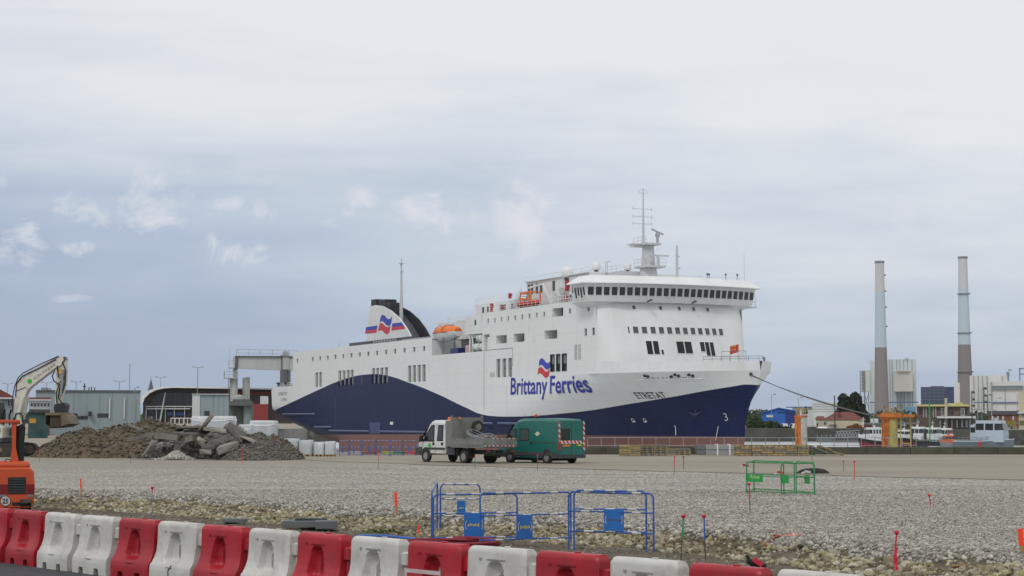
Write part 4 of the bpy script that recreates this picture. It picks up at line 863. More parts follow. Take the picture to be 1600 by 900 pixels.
# ---- funnel
def build_funnel():
    out = [(153.8, 17.1), (153.8, 19.3), (152.3, 21), (152.2, 23.7), (151.8, 25.5), (151, 26.75), (147.7, 26.85), (143.6, 26.42), (138.7, 25.17), (133.8, 23.3), (130, 21.2), (126.7, 18.8), (125.6, 17.1)]
    FW = 2.2
    w_ = MB(); w_.prism(out, FW, FW - .25, 'xz'); w_.build('funnel_fin', shipwhite, ship)
    w_ = MB(); w_.prism(out, -FW, -FW + .25, 'xz'); w_.build('funnel_fin', black_p, ship)
    inn = [(153.6, 17.1), (151.7, 22), (150.4, 26.2), (145, 26.0), (139.5, 24.3), (135.5, 22.2), (132, 19.8), (129.5, 17.1)]
    i = MB(); i.prism([(a + 1.2, b_) for a, b_ in inn], FW - .3, -FW + .3, 'xz'); i.build('funnel_casing', slate_p, ship)
    b_ = MB(); b_.box(125.4, 162.9, FW + .02, FW + .35, 17.0, 19.3); b_.box(125.4, 162.9, -FW - .3, FW, 17, 18.5); b_.build('funnel_base', slate_p, ship)
    # stripe and wave marks on the starboard fin
    y = FW + .04
    def patch(pts, m, name='funnel_stripe'): q = MB(); q.add([(s, y, z) for s, z in pts], [tuple(range(len(pts)))]); q.build(name, m, ship)
    def fin(x, yy): return ship_pt(560 + x / 9, 450 + yy / 9, FW)
    for pts, m in (([(110, 550), (270, 527), (262, 578), (102, 598)], logo_blue), ([(102, 598), (262, 578), (255, 627), (95, 645)], logo_red), ([(480, 497), (608, 484), (640, 528), (472, 550)], logo_blue), ([(472, 550), (640, 528), (660, 572), (465, 600)], logo_red)): patch([fin(*p) for p in pts], m)
    blue = [(345, 375), (375, 390), (400, 425), (430, 440), (455, 425), (475, 395), (462, 500), (440, 530), (415, 532), (385, 510), (355, 475), (330, 465), (302, 485), (312, 420), (325, 385)]
    red = [(320, 492), (345, 500), (370, 530), (400, 550), (425, 550), (450, 535), (440, 610), (420, 645), (395, 650), (365, 630), (340, 600), (315, 590), (277, 615), (290, 540), (300, 505)]
    patch([fin(*p) for p in blue], logo_blue, 'funnel_logo'); patch([fin(*p) for p in red], logo_red, 'funnel_logo')
    e = MB()
    for s0_, s1_, z1 in ((149.7, 152.9, 28.4), (144.2, 148.3, 28.05), (141.4, 143.9, 27.2)):
        e = MB(); e.prism([(s0_, 24.5), (s1_, 24.5), (s1_, z1), (s0_, z1 - .1)], -1.3, 1.3, 'xz'); e.build('exhaust_pipe', black_p, ship, bevel=.15)
    mt = MB(); s = ship_pt(627, 495, 0)[0]; mt.tube([(s, 0, 22), (s, 0, 27), (s, 0, 33), (s, 0, 36.2)], [.42, .38, .18, .1], 8); mt.tube([(s + .7, 0, 26), (s + .4, 0, 35)], .05, 4); mt.box(s - .5, s + .5, -.4, .4, 35.0, 35.15); mt.box(s - .6, s + .2, -.2, .2, 33.3, 33.5)
    for k in range(22): mt.tube([(s, 0, 26.5 + k * .4), (s + .7 - k * .014, 0, 26.5 + k * .4)], .03, 3)
    mt.build('after_mast', mat('mast_grey', (0, 0, 0)), ship)
    r = MB(); rail(r, [(125, 5, 17.1), (96, 5, 17.1)], 1.4, 1.6, .035, 3); rail(r, [(122, 12.3, 17.4), (110, 12.3, 17.4)], 1.1, 1.5, .03, 3); r.build('funnel_deck_rail', shipwhite, ship)
    c = MB(); s = ship_pt(530, 545, 3)[0]; c.tube([(s, 3, 17), (s, 3, 19.6)], .06, 4); c.box(s - .8, s + .8, 2.9, 3.1, 18.4, 18.5); c.box(s - .4, s + .4, 2.8, 3.2, 17, 18); c.build('deck_aerial', mat('mast_grey', (0, 0, 0)), ship)
build_funnel()
# mooring lines
def catenary(a, b_, sag, n=16):
    a, b_ = Vector(a), Vector(b_); return [a.lerp(b_, t) - Vector((0, 0, sag * 4 * t * (1 - t))) for t in [k / n for k in range(n + 1)]]
rope_m = mat('mooring_rope', (.12, .115, .11), .9, 0, .3, 8)
SM = Matrix.Rotation(math.pi / 2 + SHIP_A, 4, 'Z'); SM.translation = Vector((402 / FPX * 248, 248, 0))
def ship_world(s, w, z): return SM @ Vector((s, w, z))
# ------------------------------------------------------------------ water-filled plastic barriers
def barrier_mesh(name, m):
    "one hollow moulded barrier: x along the row, y across it, z up"
    LN, H = 1.18, .99
    us = np.linspace(-LN / 2, LN / 2, 61); prof = [(0, .25), (.1, .255), (.2, .255), (.27, .245), (.32, .225), (.4, .185), (.5, .155), (.6, .14), (.72, .132), (.85, .13), (.93, .125), (.965, .11), (.985, .085), (.99, .0)]
    zz = []
    for (a, b), (c, d) in zip(prof, prof[1:]):
        n = 4 if c - a > .06 else 2 if c - a > .03 else 1
        zz += [a + (c - a) * k / n for k in range(n)]
    zz.append(.99); zz = sorted(set(np.round(zz, 4)))
    def th(z): return float(np.interp(z, [p[0] for p in prof], [p[1] for p in prof]))
    def ss(e0, e1, x): t = min(1, max(0, (x - e0) / (e1 - e0))); return t * t * (3 - 2 * t)
    def hu(z):       # half length of the end face
        return LN / 2 - .0 - .03 * ss(.28, .55, z) - .03 * ss(.9, .99, z)
    V = []; F = []; idx = {}
    for sd in (-1, 1):
        for j, z in enumerate(zz):
            for i, u0 in enumerate(us):
                u = u0 * hu(z) / (LN / 2)
                t = th(z)
                e = (LN / 2 - abs(u0)); t -= .03 * (1 - ss(0, .05, e)) * (1 if z > .3 else .4)
                # hand hole: funnel-shaped pocket running through the middle
                cz, cu = .56, 0; ru, rz_ = .185 - .05 * (z - cz) / .2, .235
                q = (abs(u - cu) / ru) ** 5 + (abs(z - cz) / rz_) ** 5
                q2 = (u / .13) ** 4 + ((z - .52) / .19) ** 4
                pocket = .72 * (1 - ss(.35, 1.15, q)) + .25 * (1 - ss(.4, 1.1, q2)); t2 = t * (1 - pocket) 
                zv = z
                if z < .11 and (abs(u - .27) < .075 or abs(u + .27) < .075): zv = .11
                V.append((u, sd * max(t2, 0 if z >= .99 else .004), zv))
    nu, nz = len(us), len(zz); off = nu * nz
    for sd in (0, 1):
        for j in range(nz - 1):
            for i in range(nu - 1):
                uc = (us[i] + us[i + 1]) / 2; zc = (zz[j] + zz[j + 1]) / 2
                if ((uc) / .085) ** 2 + ((zc - .51) / .14) ** 2 < 1: continue
                a = [sd * off + j * nu + i, sd * off + j * nu + i + 1, sd * off + (j + 1) * nu + i + 1, sd * off + (j + 1) * nu + i]
                F.append(tuple(a if sd else a[::-1]))
    for i in (0, nu - 1):
        for j in range(nz - 1):
            F.append((j * nu + i, off + j * nu + i, off + (j + 1) * nu + i, (j + 1) * nu + i))
    for i in range(nu - 1): F.append((i, i + 1, off + i + 1, off + i))
    me = bpy.data.meshes.new(name); me.from_pydata(V, [], F)
    import bmesh
    bm = bmesh.new(); bm.from_mesh(me); bmesh.ops.remove_doubles(bm, verts=bm.verts, dist=.0015); bmesh.ops.recalc_face_normals(bm, faces=bm.faces); bm.to_mesh(me); bm.free()
    me.materials.append(m); me.polygons.foreach_set('use_smooth', [True] * len(me.polygons)); me.set_sharp_from_angle(angle=math.radians(52)); return me
def lug_mesh(m):
    b = MB(); R = .055
    b.tube([(0, 0, .62), (0, 0, .64), (0, 0, .8), (0, 0, .82)], [R * .7, R * 1.2, R * 1.2, R * .7], 12); b.box(-.12, 0, -.06, .06, .64, .8); b.tube([(0, 0, .1), (0, 0, .62)], .03, 8); b.box(-.1, .07, -.13, .13, .02, .2)
    me = b.mesh('coupling', m); me.polygons.foreach_set('use_smooth', [True] * len(me.polygons)); me.set_sharp_from_angle(angle=math.radians(40)); return me
bw = mat('white_barrier_plastic', (.53, .52, .485), .5, 0, .14, 2, dirt=.6, dcol=(.30, .275, .225), dscale=2.6, spec=.45)
br = mat('red_barrier_plastic', (.36, .010, .02), .45, 0, .22, 2, dirt=.5, dcol=(.17, .045, .04), dscale=2.6, spec=.45)
BM = {'w': (barrier_mesh('barrier_body', bw), lug_mesh(bw)), 'r': (barrier_mesh('barrier_body', br), lug_mesh(br))}
def moulding(me_name, m, col):
    "raised maker's line and small stamped lozenge near the top of the face"
    vs, fs = [], []
    b = MB()
    for x0, w in ((-.3, .045),): b.box(x0, x0 + w, -.142, -.128, .815, .85)
    x = -.16
    for w in (.03, .02, .035, .025, .03, .02, .03, .025, .02, .03): b.box(x, x + w, -.1395, -.128, .82, .838); x += w + .009
    b.box(-.09, .09, -.262, -.25, .262, .27)
    return b.mesh(me_name, m)
mm = {'w': moulding('stamp', mat('stamp_grey', (.30, .29, .27), .7), 'w'), 'r': moulding('stamp', mat('stamp_dark_red', (.22, .008, .015), .6), 'r')}
B0 = Vector((-8.03, 32.45, -.3)); BD = Vector((9.9, -10.9, 0)).normalized(); BP = 1.308
COL = 'rrwwrwrwrwrwrwrwrwrw'
BL = ['red barrier cut by the left edge of the photo, first of the row', 'red barrier right below the orange digger, left of the two adjoining white ones', 'white barrier, left one of the two white ones standing side by side', 'white barrier, right one of the two white ones standing side by side',
      'red barrier to the right of the adjoining white pair', 'white barrier with a dark crack at its foot, between two red ones near the left', 'red barrier between the cracked white one and the white one left of the grey slabs', 'white barrier left of the flat grey slabs in the trench',
      'red barrier in front of the flat grey slabs in the trench', 'white barrier just left of the barrier carrying clear tape', 'red barrier with a strip of clear tape across it, below the blue fence', 'white barrier under the middle of the blue trench fence',
      'red barrier under the right half of the blue trench fence', 'white barrier below the green and blue marker stakes', 'red barrier farthest right in the photo, only its top showing', 'white barrier in the bottom right part of the photo, only its top edge showing']
for i, c in enumerate(COL[:17]):
    k = i - 2
    p = B0 + BD * (BP * k) + Vector((.012 * math.sin(i * 2.1), .03 * math.sin(i * 1.7), 0))
    lab = BL[i] if i < len(BL) else 'white barrier hidden below the bottom edge at the right end'
    if i >= 16: continue
    t = thing('plastic_barrier', lab, 'barrier', p, math.atan2(BD.y, BD.x) + .03 * math.sin(i * 5.3), 'red and white plastic barriers in a row along the road')
    o = bpy.data.objects.new('barrier_body', BM[c][0]); SC.collection.objects.link(o); o.parent = t
    o = bpy.data.objects.new('coupling', BM[c][1]); SC.collection.objects.link(o); o.parent = t; o.location = (BP / 2 - .04, 0, 0)
    o = bpy.data.objects.new('stamp', mm[c]); SC.collection.objects.link(o); o.parent = t; o['kind'] = 'stuff'
    cp_ = MB(); cp_.tube([(.1, 0, .98), (.1, 0, 1.005)], .045, 12)
    cp_.build('filler_cap', (bw if c == 'w' else br), t, smooth=40)
    if i == 5:
        ck = MB(); pts = [(.06, .30), (.03, .25), (-.01, .22), (.0, .15), (-.02, .08), (-.01, 0)]
        ck.tube([(x, -.262 + .02 * (z > .27), z) for x, z in pts], .008, 4); ck.build('crack', dark, t)
    if i == 10:
        tp = MB(); tp.box(-.58, .18, -.150, -.146, .56, .615); tm = mat('clear_tape', (.55, .45, .45), .25); tp.build('tape', tm, t)
# ------------------------------------------------------------------ blue fence round the manhole, green fence on the platform
blue_f = mat('blue_enamel', (.025, .10, .36), .5, 0, .15, 3, dirt=.35, dcol=(.10, .10, .10), dscale=3); bandw = mat('reflective_band', (.50, .50, .48), .5, 0, .1, 4, dirt=.4, dscale=5); plate_f = mat('blue_plate', (.02, .13, .42), .45, 0, .1, 2, dirt=.15); yellow = mat('yellow_print', (.6, .48, .05), .6)
def fence_panel(label, cat, a, b_, h, frame, group, plate=None, rails=(.62, .13), z_leg=(0, 0), bands=True, plate_m=None, txt=None, name='trench_fence', r=.02, tails=True):
    "tubular panel between ground points a and b_, round top corners, cross rails, plate at a fraction of the length"
    a, b_ = Vector(a), Vector(b_); d = b_ - a; L_ = Vector((d.x, d.y)).length; dz = d.z; t = thing(name, label, 'fence panel', a, math.atan2(d.y, d.x), group)
    def Z(x): return dz * x / L_
    m = MB(); c = .12; pts = [(0, 0, z_leg[0])]
    pts += [(0, 0, h - c)] + [(c - c * math.cos(q), 0, h - c + c * math.sin(q)) for q in (.4, .8, 1.2)] + [(c, 0, h)]
    for x in (.33, .66): pts.append((L_ * x, 0, h + Z(L_ * x) - .01))
    pts += [(L_ - c, 0, h + dz)] + [(L_ - c + c * math.sin(q), 0, h + dz - c + c * math.cos(q)) for q in (.4, .8, 1.2)] + [(L_, 0, h + dz - c), (L_, 0, dz + z_leg[1])]
    m.tube(pts, r, 8); m.build('frame_tube', frame, t, smooth=50)
    for z in rails: q = MB(); q.tube([(0, 0, z), (L_, 0, z + dz)], r * .8, 8); q.build('cross_rail', frame, t, smooth=50)
    if bands:
        for z in (h,) + tuple(rails):
            for x in (.2, .5, .8):
                x0 = L_ * x - .09; q = MB(); q.tube([(x0, 0, z + Z(x0)), (x0 + .2, 0, z + Z(x0 + .2))], r + (.004 if z == h else .001), 8); q.build('reflective_band', bandw, t, smooth=50)
    if plate:
        x0 = L_ * plate[0]; w = plate[1]; z0, z1 = plate[2], plate[3]
        q = MB(); q.box(x0, x0 + w, -.03, -.022, z0 + Z(x0), z1 + Z(x0)); po = q.build('name_plate', plate_m or plate_f, t)
        if txt:
            vs, fs = scribble(1, .3, len(label)); xa, xb, k = 0, 1, w * .62
            q = MB(); q.add([(x0 + w * .2 + (x - xa) * k, -.034, z0 + (z1 - z0) * .42 + y * k + Z(x0)) for x, y in vs], fs); q.build('print', txt[1], po)
            if txt[2]:
                q = MB(); cx, cz = x0 + w / 2, (z0 + z1) / 2
                for sgn in (-1, 1): q.tube([(cx + sgn * w * (.30 + .12 * math.cos(v)), -.033, cz + (z1 - z0) * .24 * math.sin(v) * sgn) for v in [-.9, -.5, 0, .5, .9]], .007, 4)
                q.build('emblem', bandw, po)
    return t
G = 'blue fence panels round the open trench'
def foot(x, y, z=-.3): return on_ground(x, y, z)
def raise_to(p, z): q = p.copy(); q.z = z; return q
P0 = foot(677, 845, -.3); P1 = foot(808, 843, -.3); P2 = foot(892, 855, -.34); P3 = foot(897, 860, -.34); P4 = foot(1010, 862, -.34); PB0 = foot(688, 826, -.2); PB1 = foot(750, 826, -.2)
fence_panel('blue panel at the back left of the trench fence with a small plate', 'x', PB0, PB1, 1.05, blue_f, G, (.42, .2, .33, .66), (.7, .3), (0, 0), txt=('LOCA', yellow, False))
fence_panel('blue panel seen almost edge on at the left end of the trench fence', 'x', PB0 + Vector((-.08, .1, 0)), P0 + Vector((-.04, .12, 0)), 1.08, blue_f, G, None, (.62, .13), (0, 0), False)
fence_panel('blue front panel left of centre whose plate hangs beside the red hose', 'x', P0, P1, 1.02, blue_f, G, (.36, .46, .08, .6), (.6, .06), (0, -.0), txt=('locatel', yellow, True))
fence_panel('blue middle panel behind the front left one, its plate beside the crossing leg', 'x', foot(750, 852), foot(892, 847, -.33), 1.1, blue_f, G, (.39, .42, .1, .62), (.62, .1), (0, 0), txt=('location', yellow, True))
fence_panel('blue front one of the doubled panels at the right end of the trench fence', 'x', P3, P4, 1.24, blue_f, G, (.42, .42, .42, .86), (.86, .4), (0, 0), txt=('LOCA', slate_p, True))
fence_panel('blue rear one of the doubled panels at the right end of the trench fence', 'x', P3 + Vector((-.1, .35, .0)), P4 + Vector((.13, -.28, 0)), 1.2, blue_f, G, None, (.8, .38), (0, 0), True)
green_f = mat('green_enamel', (.02, .22, .07), .5, 0, .12, 3, dirt=.2); green_pl = mat('green_plate', (.02, .28, .06), .5)
GG = 'green fence panels on the gravel'
g0 = on_ground(1167, 770); g1 = on_ground(1181, 767.5); g2 = on_ground(1225, 772.5); g3 = on_ground(1232, 769); g4 = on_ground(1272.5, 773); g5 = on_ground(1236, 764)
fence_panel('green panel at the far left of the little enclosure, set at an angle', 'x', g0, g1 + Vector((.05, .8, 0)), 1.0, green_f, GG, (.1, .5, .38, .62), (.6, .06), bands=False, plate_m=green_pl, name='site_fence')
fence_panel('green front panel with a lettered plate on the gravel', 'x', g0 + Vector((0, .05, 0)), g2, 1.0, green_f, GG, (.02, .72, .36, .6), (.55, .06), bands=False, plate_m=green_pl, txt=('TRAVAUX', mat('pale_green_print', (.35, .55, .2), .6), False), name='site_fence')
fence_panel('green right front panel carrying two small plates', 'x', g2 + Vector((-.1, -.1, 0)), g4, 1.0, green_f, GG, (.02, .22, .36, .6), (.55, .06), bands=False, plate_m=green_pl, name='site_fence')
fence_panel('green panel closing the right side of the enclosure', 'x', g4 + Vector((.02, .06, 0)), g4 + Vector((-.35, 1.4, 0)), 1.02, green_f, GG, (.3, .4, .32, .6), (.55, .06), bands=False, plate_m=green_pl, name='site_fence')
fence_panel('green rear panel behind the lettered front one', 'x', g1 + Vector((.05, .85, 0)), g4 + Vector((-.4, 1.45, 0)), 1.0, green_f, GG, None, (.55, .06), bands=False, name='site_fence')
for (px, py, lab) in ((1166, 727, 'red and white tape end fluttering at the left post of the green fence'), (1220, 738, 'red and white tape end tied to the middle post of the green fence'), (1263, 737, 'white tape scrap on the right post of the green fence')):
    c = at(px, py, g0.y + .3); m = MB(); m.obox(c + Vector((-.02, 0, 0)), (.2, .02, .07), (0, .2, .1), 0); m.obox(c + Vector((-.16, 0, -.03)), (.14, .02, .06), (0, -.3, .1), 1)
    if px == 1263: m.mi = [1] * len(m.mi)
    tag(m.build('barrier_tape', [red_paint, bandw]), lab, 'tape')
# ------------------------------------------------------------------ marker stakes
fl_o = mat('fluorescent_orange', (.85, .06, .02), .7, 0, .1, 5); fl_r = mat('marker_red', (.55, .02, .045), .6, 0, .1, 5); wood_m = mat('stake_wood', (.36, .22, .10), .85, 0, .25, 8, stretch=(1, 1, .2)); m_green = mat('marker_green', (.03, .3, .10), .6); m_blue = mat('marker_blue', (.03, .10, .35), .6); iron = mat('rusty_iron', (.055, .045, .04), .8, 0, .3, 9)
def stake(x, ytop, ybot, lab, kind, lean=0, z=0., wid=.045):
    g = on_ground(x, ybot, z); top = at(x + lean, ytop, g.y); h = top.z - z; dx = top.x - g.x
    t = thing('marker_stake', lab, 'stake', g, 0, 'marker stakes stuck in the ground')
    P = lambda k: (dx * k, 0, h * k)
    def seg(a, b_, r, m, name):
        q = MB(); q.tube([P(a), P(b_)], r, 7); q.build(name, m, t)
    if kind == 'lath':      # flat wooden lath with a sprayed head
        q = MB(); q.beam(P(.42), P(1), .02, wid); q.build('painted_head', fl_o, t); q = MB(); q.beam(P(-.1), P(.42), .02, wid * .95); q.build('wooden_shaft', wood_m, t)
    else:
        c1, c2 = {'red': (fl_r, fl_r), 'redgrey': (fl_r, iron), 'green': (m_green, iron), 'blue': (m_blue, iron), 'grey': (iron, iron), 'redtop': (fl_r, galv)}[kind]
        s = {'green': .42, 'blue': .38, 'redgrey': .5, 'redtop': .82}.get(kind, .3)
        seg(-.1, s, .011, c2, 'iron_rod'); seg(s, .98, .016, c1, 'painted_sleeve'); q = MB(); q.tube([(dx, 0, h * .94), (dx, 0, h * .94 + .04), (dx, 0, h * .94 + .07)], [.022, .045, .04], 8); q.build('cap', fl_r if kind != 'grey' else iron, t)
D = -.33
stake(62, 703, 722, 'thin red stake beside the white sheet near the excavator track', 'red', -1); stake(204, 702, 724, 'red stake in front of the brown soil heap', 'redgrey', 2)
stake(127, 748, 775, 'orange topped lath at the edge of the gravel near the digger', 'lath', -1, -.05); stake(238, 762, 802, 'slim stake with red tip standing in the rubble left of centre', 'redtop', 0, -.2)
stake(378, 703, 727, 'red stake in front of the stony end of the debris heap', 'red', 2); stake(591, 704, 732, 'red stake left of the white truck', 'redgrey', 1)
stake(620, 769, 806, 'broad orange topped lath left of the blue trench fence', 'lath', -2, -.1, .07); stake(840, 711, 736, 'red stake in front of the green van', 'redgrey', 0); stake(742, 713, 733, 'short greenish stake in front of the truck rear wheels', 'green', 0)
stake(1053, 714, 743, 'red stake before the low pallets', 'redgrey', 1); stake(1068, 714, 735, 'plain dark stake just right of the red one before the low pallets', 'grey', 0)
stake(1172, 756, 801, 'dark stake with a red upper half leaning on the green fence corner', 'redgrey', -1.5); stake(1064, 806, 870, 'green sleeved stake with red cap in the rubble', 'green', 4, D); stake(1102, 806, 868, 'blue sleeved stake with red cap in the rubble', 'blue', -2, D)
stake(1318, 721, 737, 'small green stake on the asphalt edge at the right', 'green', 0); stake(1335, 721, 750, 'red stake on the gravel edge right of the dark soil pile', 'red', 0); stake(1454, 775, 792, 'pink red peg alone in the middle of the right-hand gravel', 'red', -2)
stake(1396, 832, 894, 'crimson stake wrapped in tape low in the right part', 'red', 5, D); stake(1598, 826, 872, 'broad orange lath cut by the right edge of the photo', 'lath', -4, -.1, .09); stake(1269, 700, 722, 'yellow green stake beside the ramp of pallets', 'green', 0)
stake(395, 782, 790, 'tiny peg on the gravel edge', 'grey', 0, -.05) if False else None
stake(816 / 4 * 1.0 + 450, 820, 842, 'orange sleeved peg beside the coiled red hose', 'lath', 0, -.25, .04)
# crimson tape round the right stake, fallen lath
g = on_ground(1396, 894, D); m = MB(); n = 9; m.loft([[(g.x + .02 + .01 * math.sin(k), g.y - .03, .0 + g.z + k * .055), (g.x + .075 - .02 * k / n + .012 * math.sin(k * 2), g.y - .05, g.z + k * .055)] for k in range(n)], False, 0, closed=False); o = m.build('marker_tape', fl_r); o.modifiers.new('t', 'SOLIDIFY').thickness = .004; tag(o, 'crimson tape hanging down the stake in the right foreground', 'tape')
a = on_ground(1487, 889, -.26); b_ = on_ground(1572, 887, -.24); t = thing('fallen_lath', 'wooden lath with orange end lying on the stones at the right', 'lath', a); q = MB(); d = b_ - a; q.beam((0, 0, .06), d * .68 + Vector((0, 0, .06)), .06, .025); q.build('wooden_shaft', wood_m, t); q = MB(); q.beam(d * .68 + Vector((0, 0, .06)), d + Vector((0, 0, .06)), .06, .026); q.build('painted_head', fl_o, t)
# sprayed line of orange marking on the gravel
m = MB()
for k in range(60):
    t_ = random.random(); x = 1190 + 65 * t_ + random.gauss(0, 2); y = 838 + random.gauss(0, 1.0) + (3 if x < 1205 else 0) + (0 if x < 1230 else -1); p = on_ground(x, y, 0); zt = terr(p.x, p.y)[0]; r_ = random.uniform(.02, .045); m.add([(p.x + r_ * math.cos(q) * 1.4, p.y + r_ * math.sin(q), zt + .045) for q in (0, 1.2, 2.5, 3.8, 5)], [(0, 1, 2, 3, 4)])
tag(m.build('sprayed_marking', fl_o), 'orange spray paint line on the grey gravel at the right', 'paint mark', kind='stuff')
# red corrugated hose coiled by the fence
def hose(name, label, pts, r, m, ribs=True):
    b_ = MB(); P = [Vector(p) for p in pts]; out = []; rs = []
    for a, c in zip(P, P[1:]):
        n = max(1, int((c - a).length / (r * .5)))
        for k in range(n): out.append(a.lerp(c, k / n)); rs.append(r * (1 if (len(out) % 2) else .84) if ribs else r)
    out.append(P[-1]); rs.append(r); b_.tube(out, rs, 9); tag(b_.build(name, m, smooth=60), label, 'hose'); 
c = on_ground(705, 849, -.3); pts = []
for k in range(46): a = k / 20 * 2 * math.pi; R = 1.0 + .05 * math.sin(k * .7); pts.append((c.x + R * math.cos(a), c.y + .95 * R * math.sin(a), -.33 + .03 * k / 15))
hose_m = mat('red_conduit', (.19, .012, .025), .5, 0, .15, 4); hose('coiled_conduit', 'coil of dark red ribbed conduit inside the blue trench fence', pts, .045, hose_m)
bluep = mat('blue_conduit', (.03, .12, .42), .5, 0, .15, 4); a = on_ground(560, 838, -.32); b_ = on_ground(650, 845, -.32); hose('blue_conduit', 'thin blue conduit lying in the trench behind the white barrier', [(a.x, a.y, -.3), ((a.x + b_.x) / 2, (a.y + b_.y) / 2 + .1, -.27), (b_.x, b_.y, -.28)], .03, bluep, False)
# grey slabs in the trench
slab_m = mat('grey_slab', (.12, .125, .13), .8, 0, .15, 3, .3, 30)
for (x, y, w, d_, h, rz, lab) in ((478, 823, 1.1, .7, .16, -.1, 'flat grey slab lying left in the trench with a dark bar on it'), (510, 826, .55, .6, .2, .1, 'smaller grey slab right of the flat one in the trench'), (367, 816, .6, .4, .1, 0, 'small dark slab lying in the soil left of the slab pair')):
    p = on_ground(x, y, -.34); t = thing('concrete_slab', lab, 'slab', p, rz); q = MB(); q.box(-w / 2, w / 2, -d_ / 2, d_ / 2, 0, h); q.build('slab', slab_m, t, bevel=.02)
    if w > 1: q = MB(); q.obox((.15, -.1, h + .03), (.8, .12, .06), (0, 0, .1)); q.build('metal_bar', dsteel, t)
# dark scrap with a red tip near the bottom
p = on_ground(1172, 884, -.33); t = thing('pipe_scrap', 'black pipe scrap with a red flap sticking out of the trench soil', 'pipe'); t.location = p; q = MB(); q.tube([(-.05, 0, .1), (.1, .05, .02), (.3, .1, -.02)], [.05, .07, .05], 8); q.obox((-.03, 0, .13), (.06, .04, .14), (0, -.4, 0)); q.build('pipe', dark, t); q = MB(); q.obox((.14, -.05, .07), (.2, .02, .09), (0, .6, .2)); q.build('flap', fl_r, t)
# dark soil pile on the gravel edge
def heap(name, label, c, rx, ry, h, m, seed, cat='heap', n=40, rough=.25, kind=None, shape=1.6, rz=0, stones=None):
    vs = []; fs = []
    for j in range(n + 1):
        for i in range(n + 1):
            u, v = i / n * 2 - 1, j / n * 2 - 1; d = math.sqrt(u * u + v * v); k = max(0, 1 - d ** shape)
            x, y = u * rx, v * ry; nz = mn.fractal(Vector((x * .9 + seed, y * .9, seed)), 1, 2, 5) * rough
            z = h * k * (1 + nz * .8) + nz * .35 * h * min(1, k * 4) - .06
            vs.append((x, y, z))
    fs = [(j * (n + 1) + i, j * (n + 1) + i + 1, (j + 1) * (n + 1) + i + 1, (j + 1) * (n + 1) + i) for j in range(n) for i in range(n)]
    t = thing(name, label, cat, c, rz); q = MB(); q.add(vs, fs); o = q.build('soil', m, t); return t, vs
soil_dark = mat('black_soil', (.035, .027, .02), .95, 0, .4, 6, .6, 20)
heap('soil_pile', 'small dark soil pile lying on the gravel behind the green fence', on_ground(1270, 740), .82, .5, .3, soil_dark, 3.3, n=26, rough=.12, shape=4)
# ------------------------------------------------------------------ vehicles
tyre_m = mat('tyre', (.02, .019, .018), .85, 0, .3, 8, dirt=.6, dcol=(.12, .10, .08), dscale=4); rim_m = mat('wheel_steel', (.26, .255, .24), .55, .4, .2, 6, dirt=.4, dcol=(.12, .1, .08)); lamp_red = mat('lamp_red', (.35, .015, .01), .3); lamp_or = mat('beacon_orange', (.75, .16, .01), .3); chrome = mat('mirror_grey', (.3, .3, .3), .3, .8)
def wheel(parent, x, y, r=.34, w=.24, side=1, name='wheel'):
    m = MB(); n = 22
    def ring(yy, rr): return [(x + rr * math.cos(2 * math.pi * k / n), yy, r + rr * math.sin(2 * math.pi * k / n)) for k in range(n)]
    a, b_ = y - side * w, y
    m.loft([ring(a, r * .62), ring(a, r * .93), ring(a + side * .03, r), ring(b_ - side * .03, r), ring(b_, r * .93), ring(b_, r * .64), ring(b_ - side * .04, r * .60)], True); t = m.build(name, tyre_m, parent, smooth=40)
    m = MB(); m.loft([ring(b_ - side * .02, r * .62), ring(b_ - side * .015, r * .56), ring(b_ - side * .07, r * .46), ring(b_ - side * .06, r * .2), ring(b_ - side * .01, r * .17)], True); m.build('rim', rim_m, t, smooth=35); return t
def side_panel(m, poly, y0, y1, mi=0): m.prism(poly, y0, y1, 'xz', mi)
HEAD = math.pi - math.radians(52)          # both vehicles head left and away
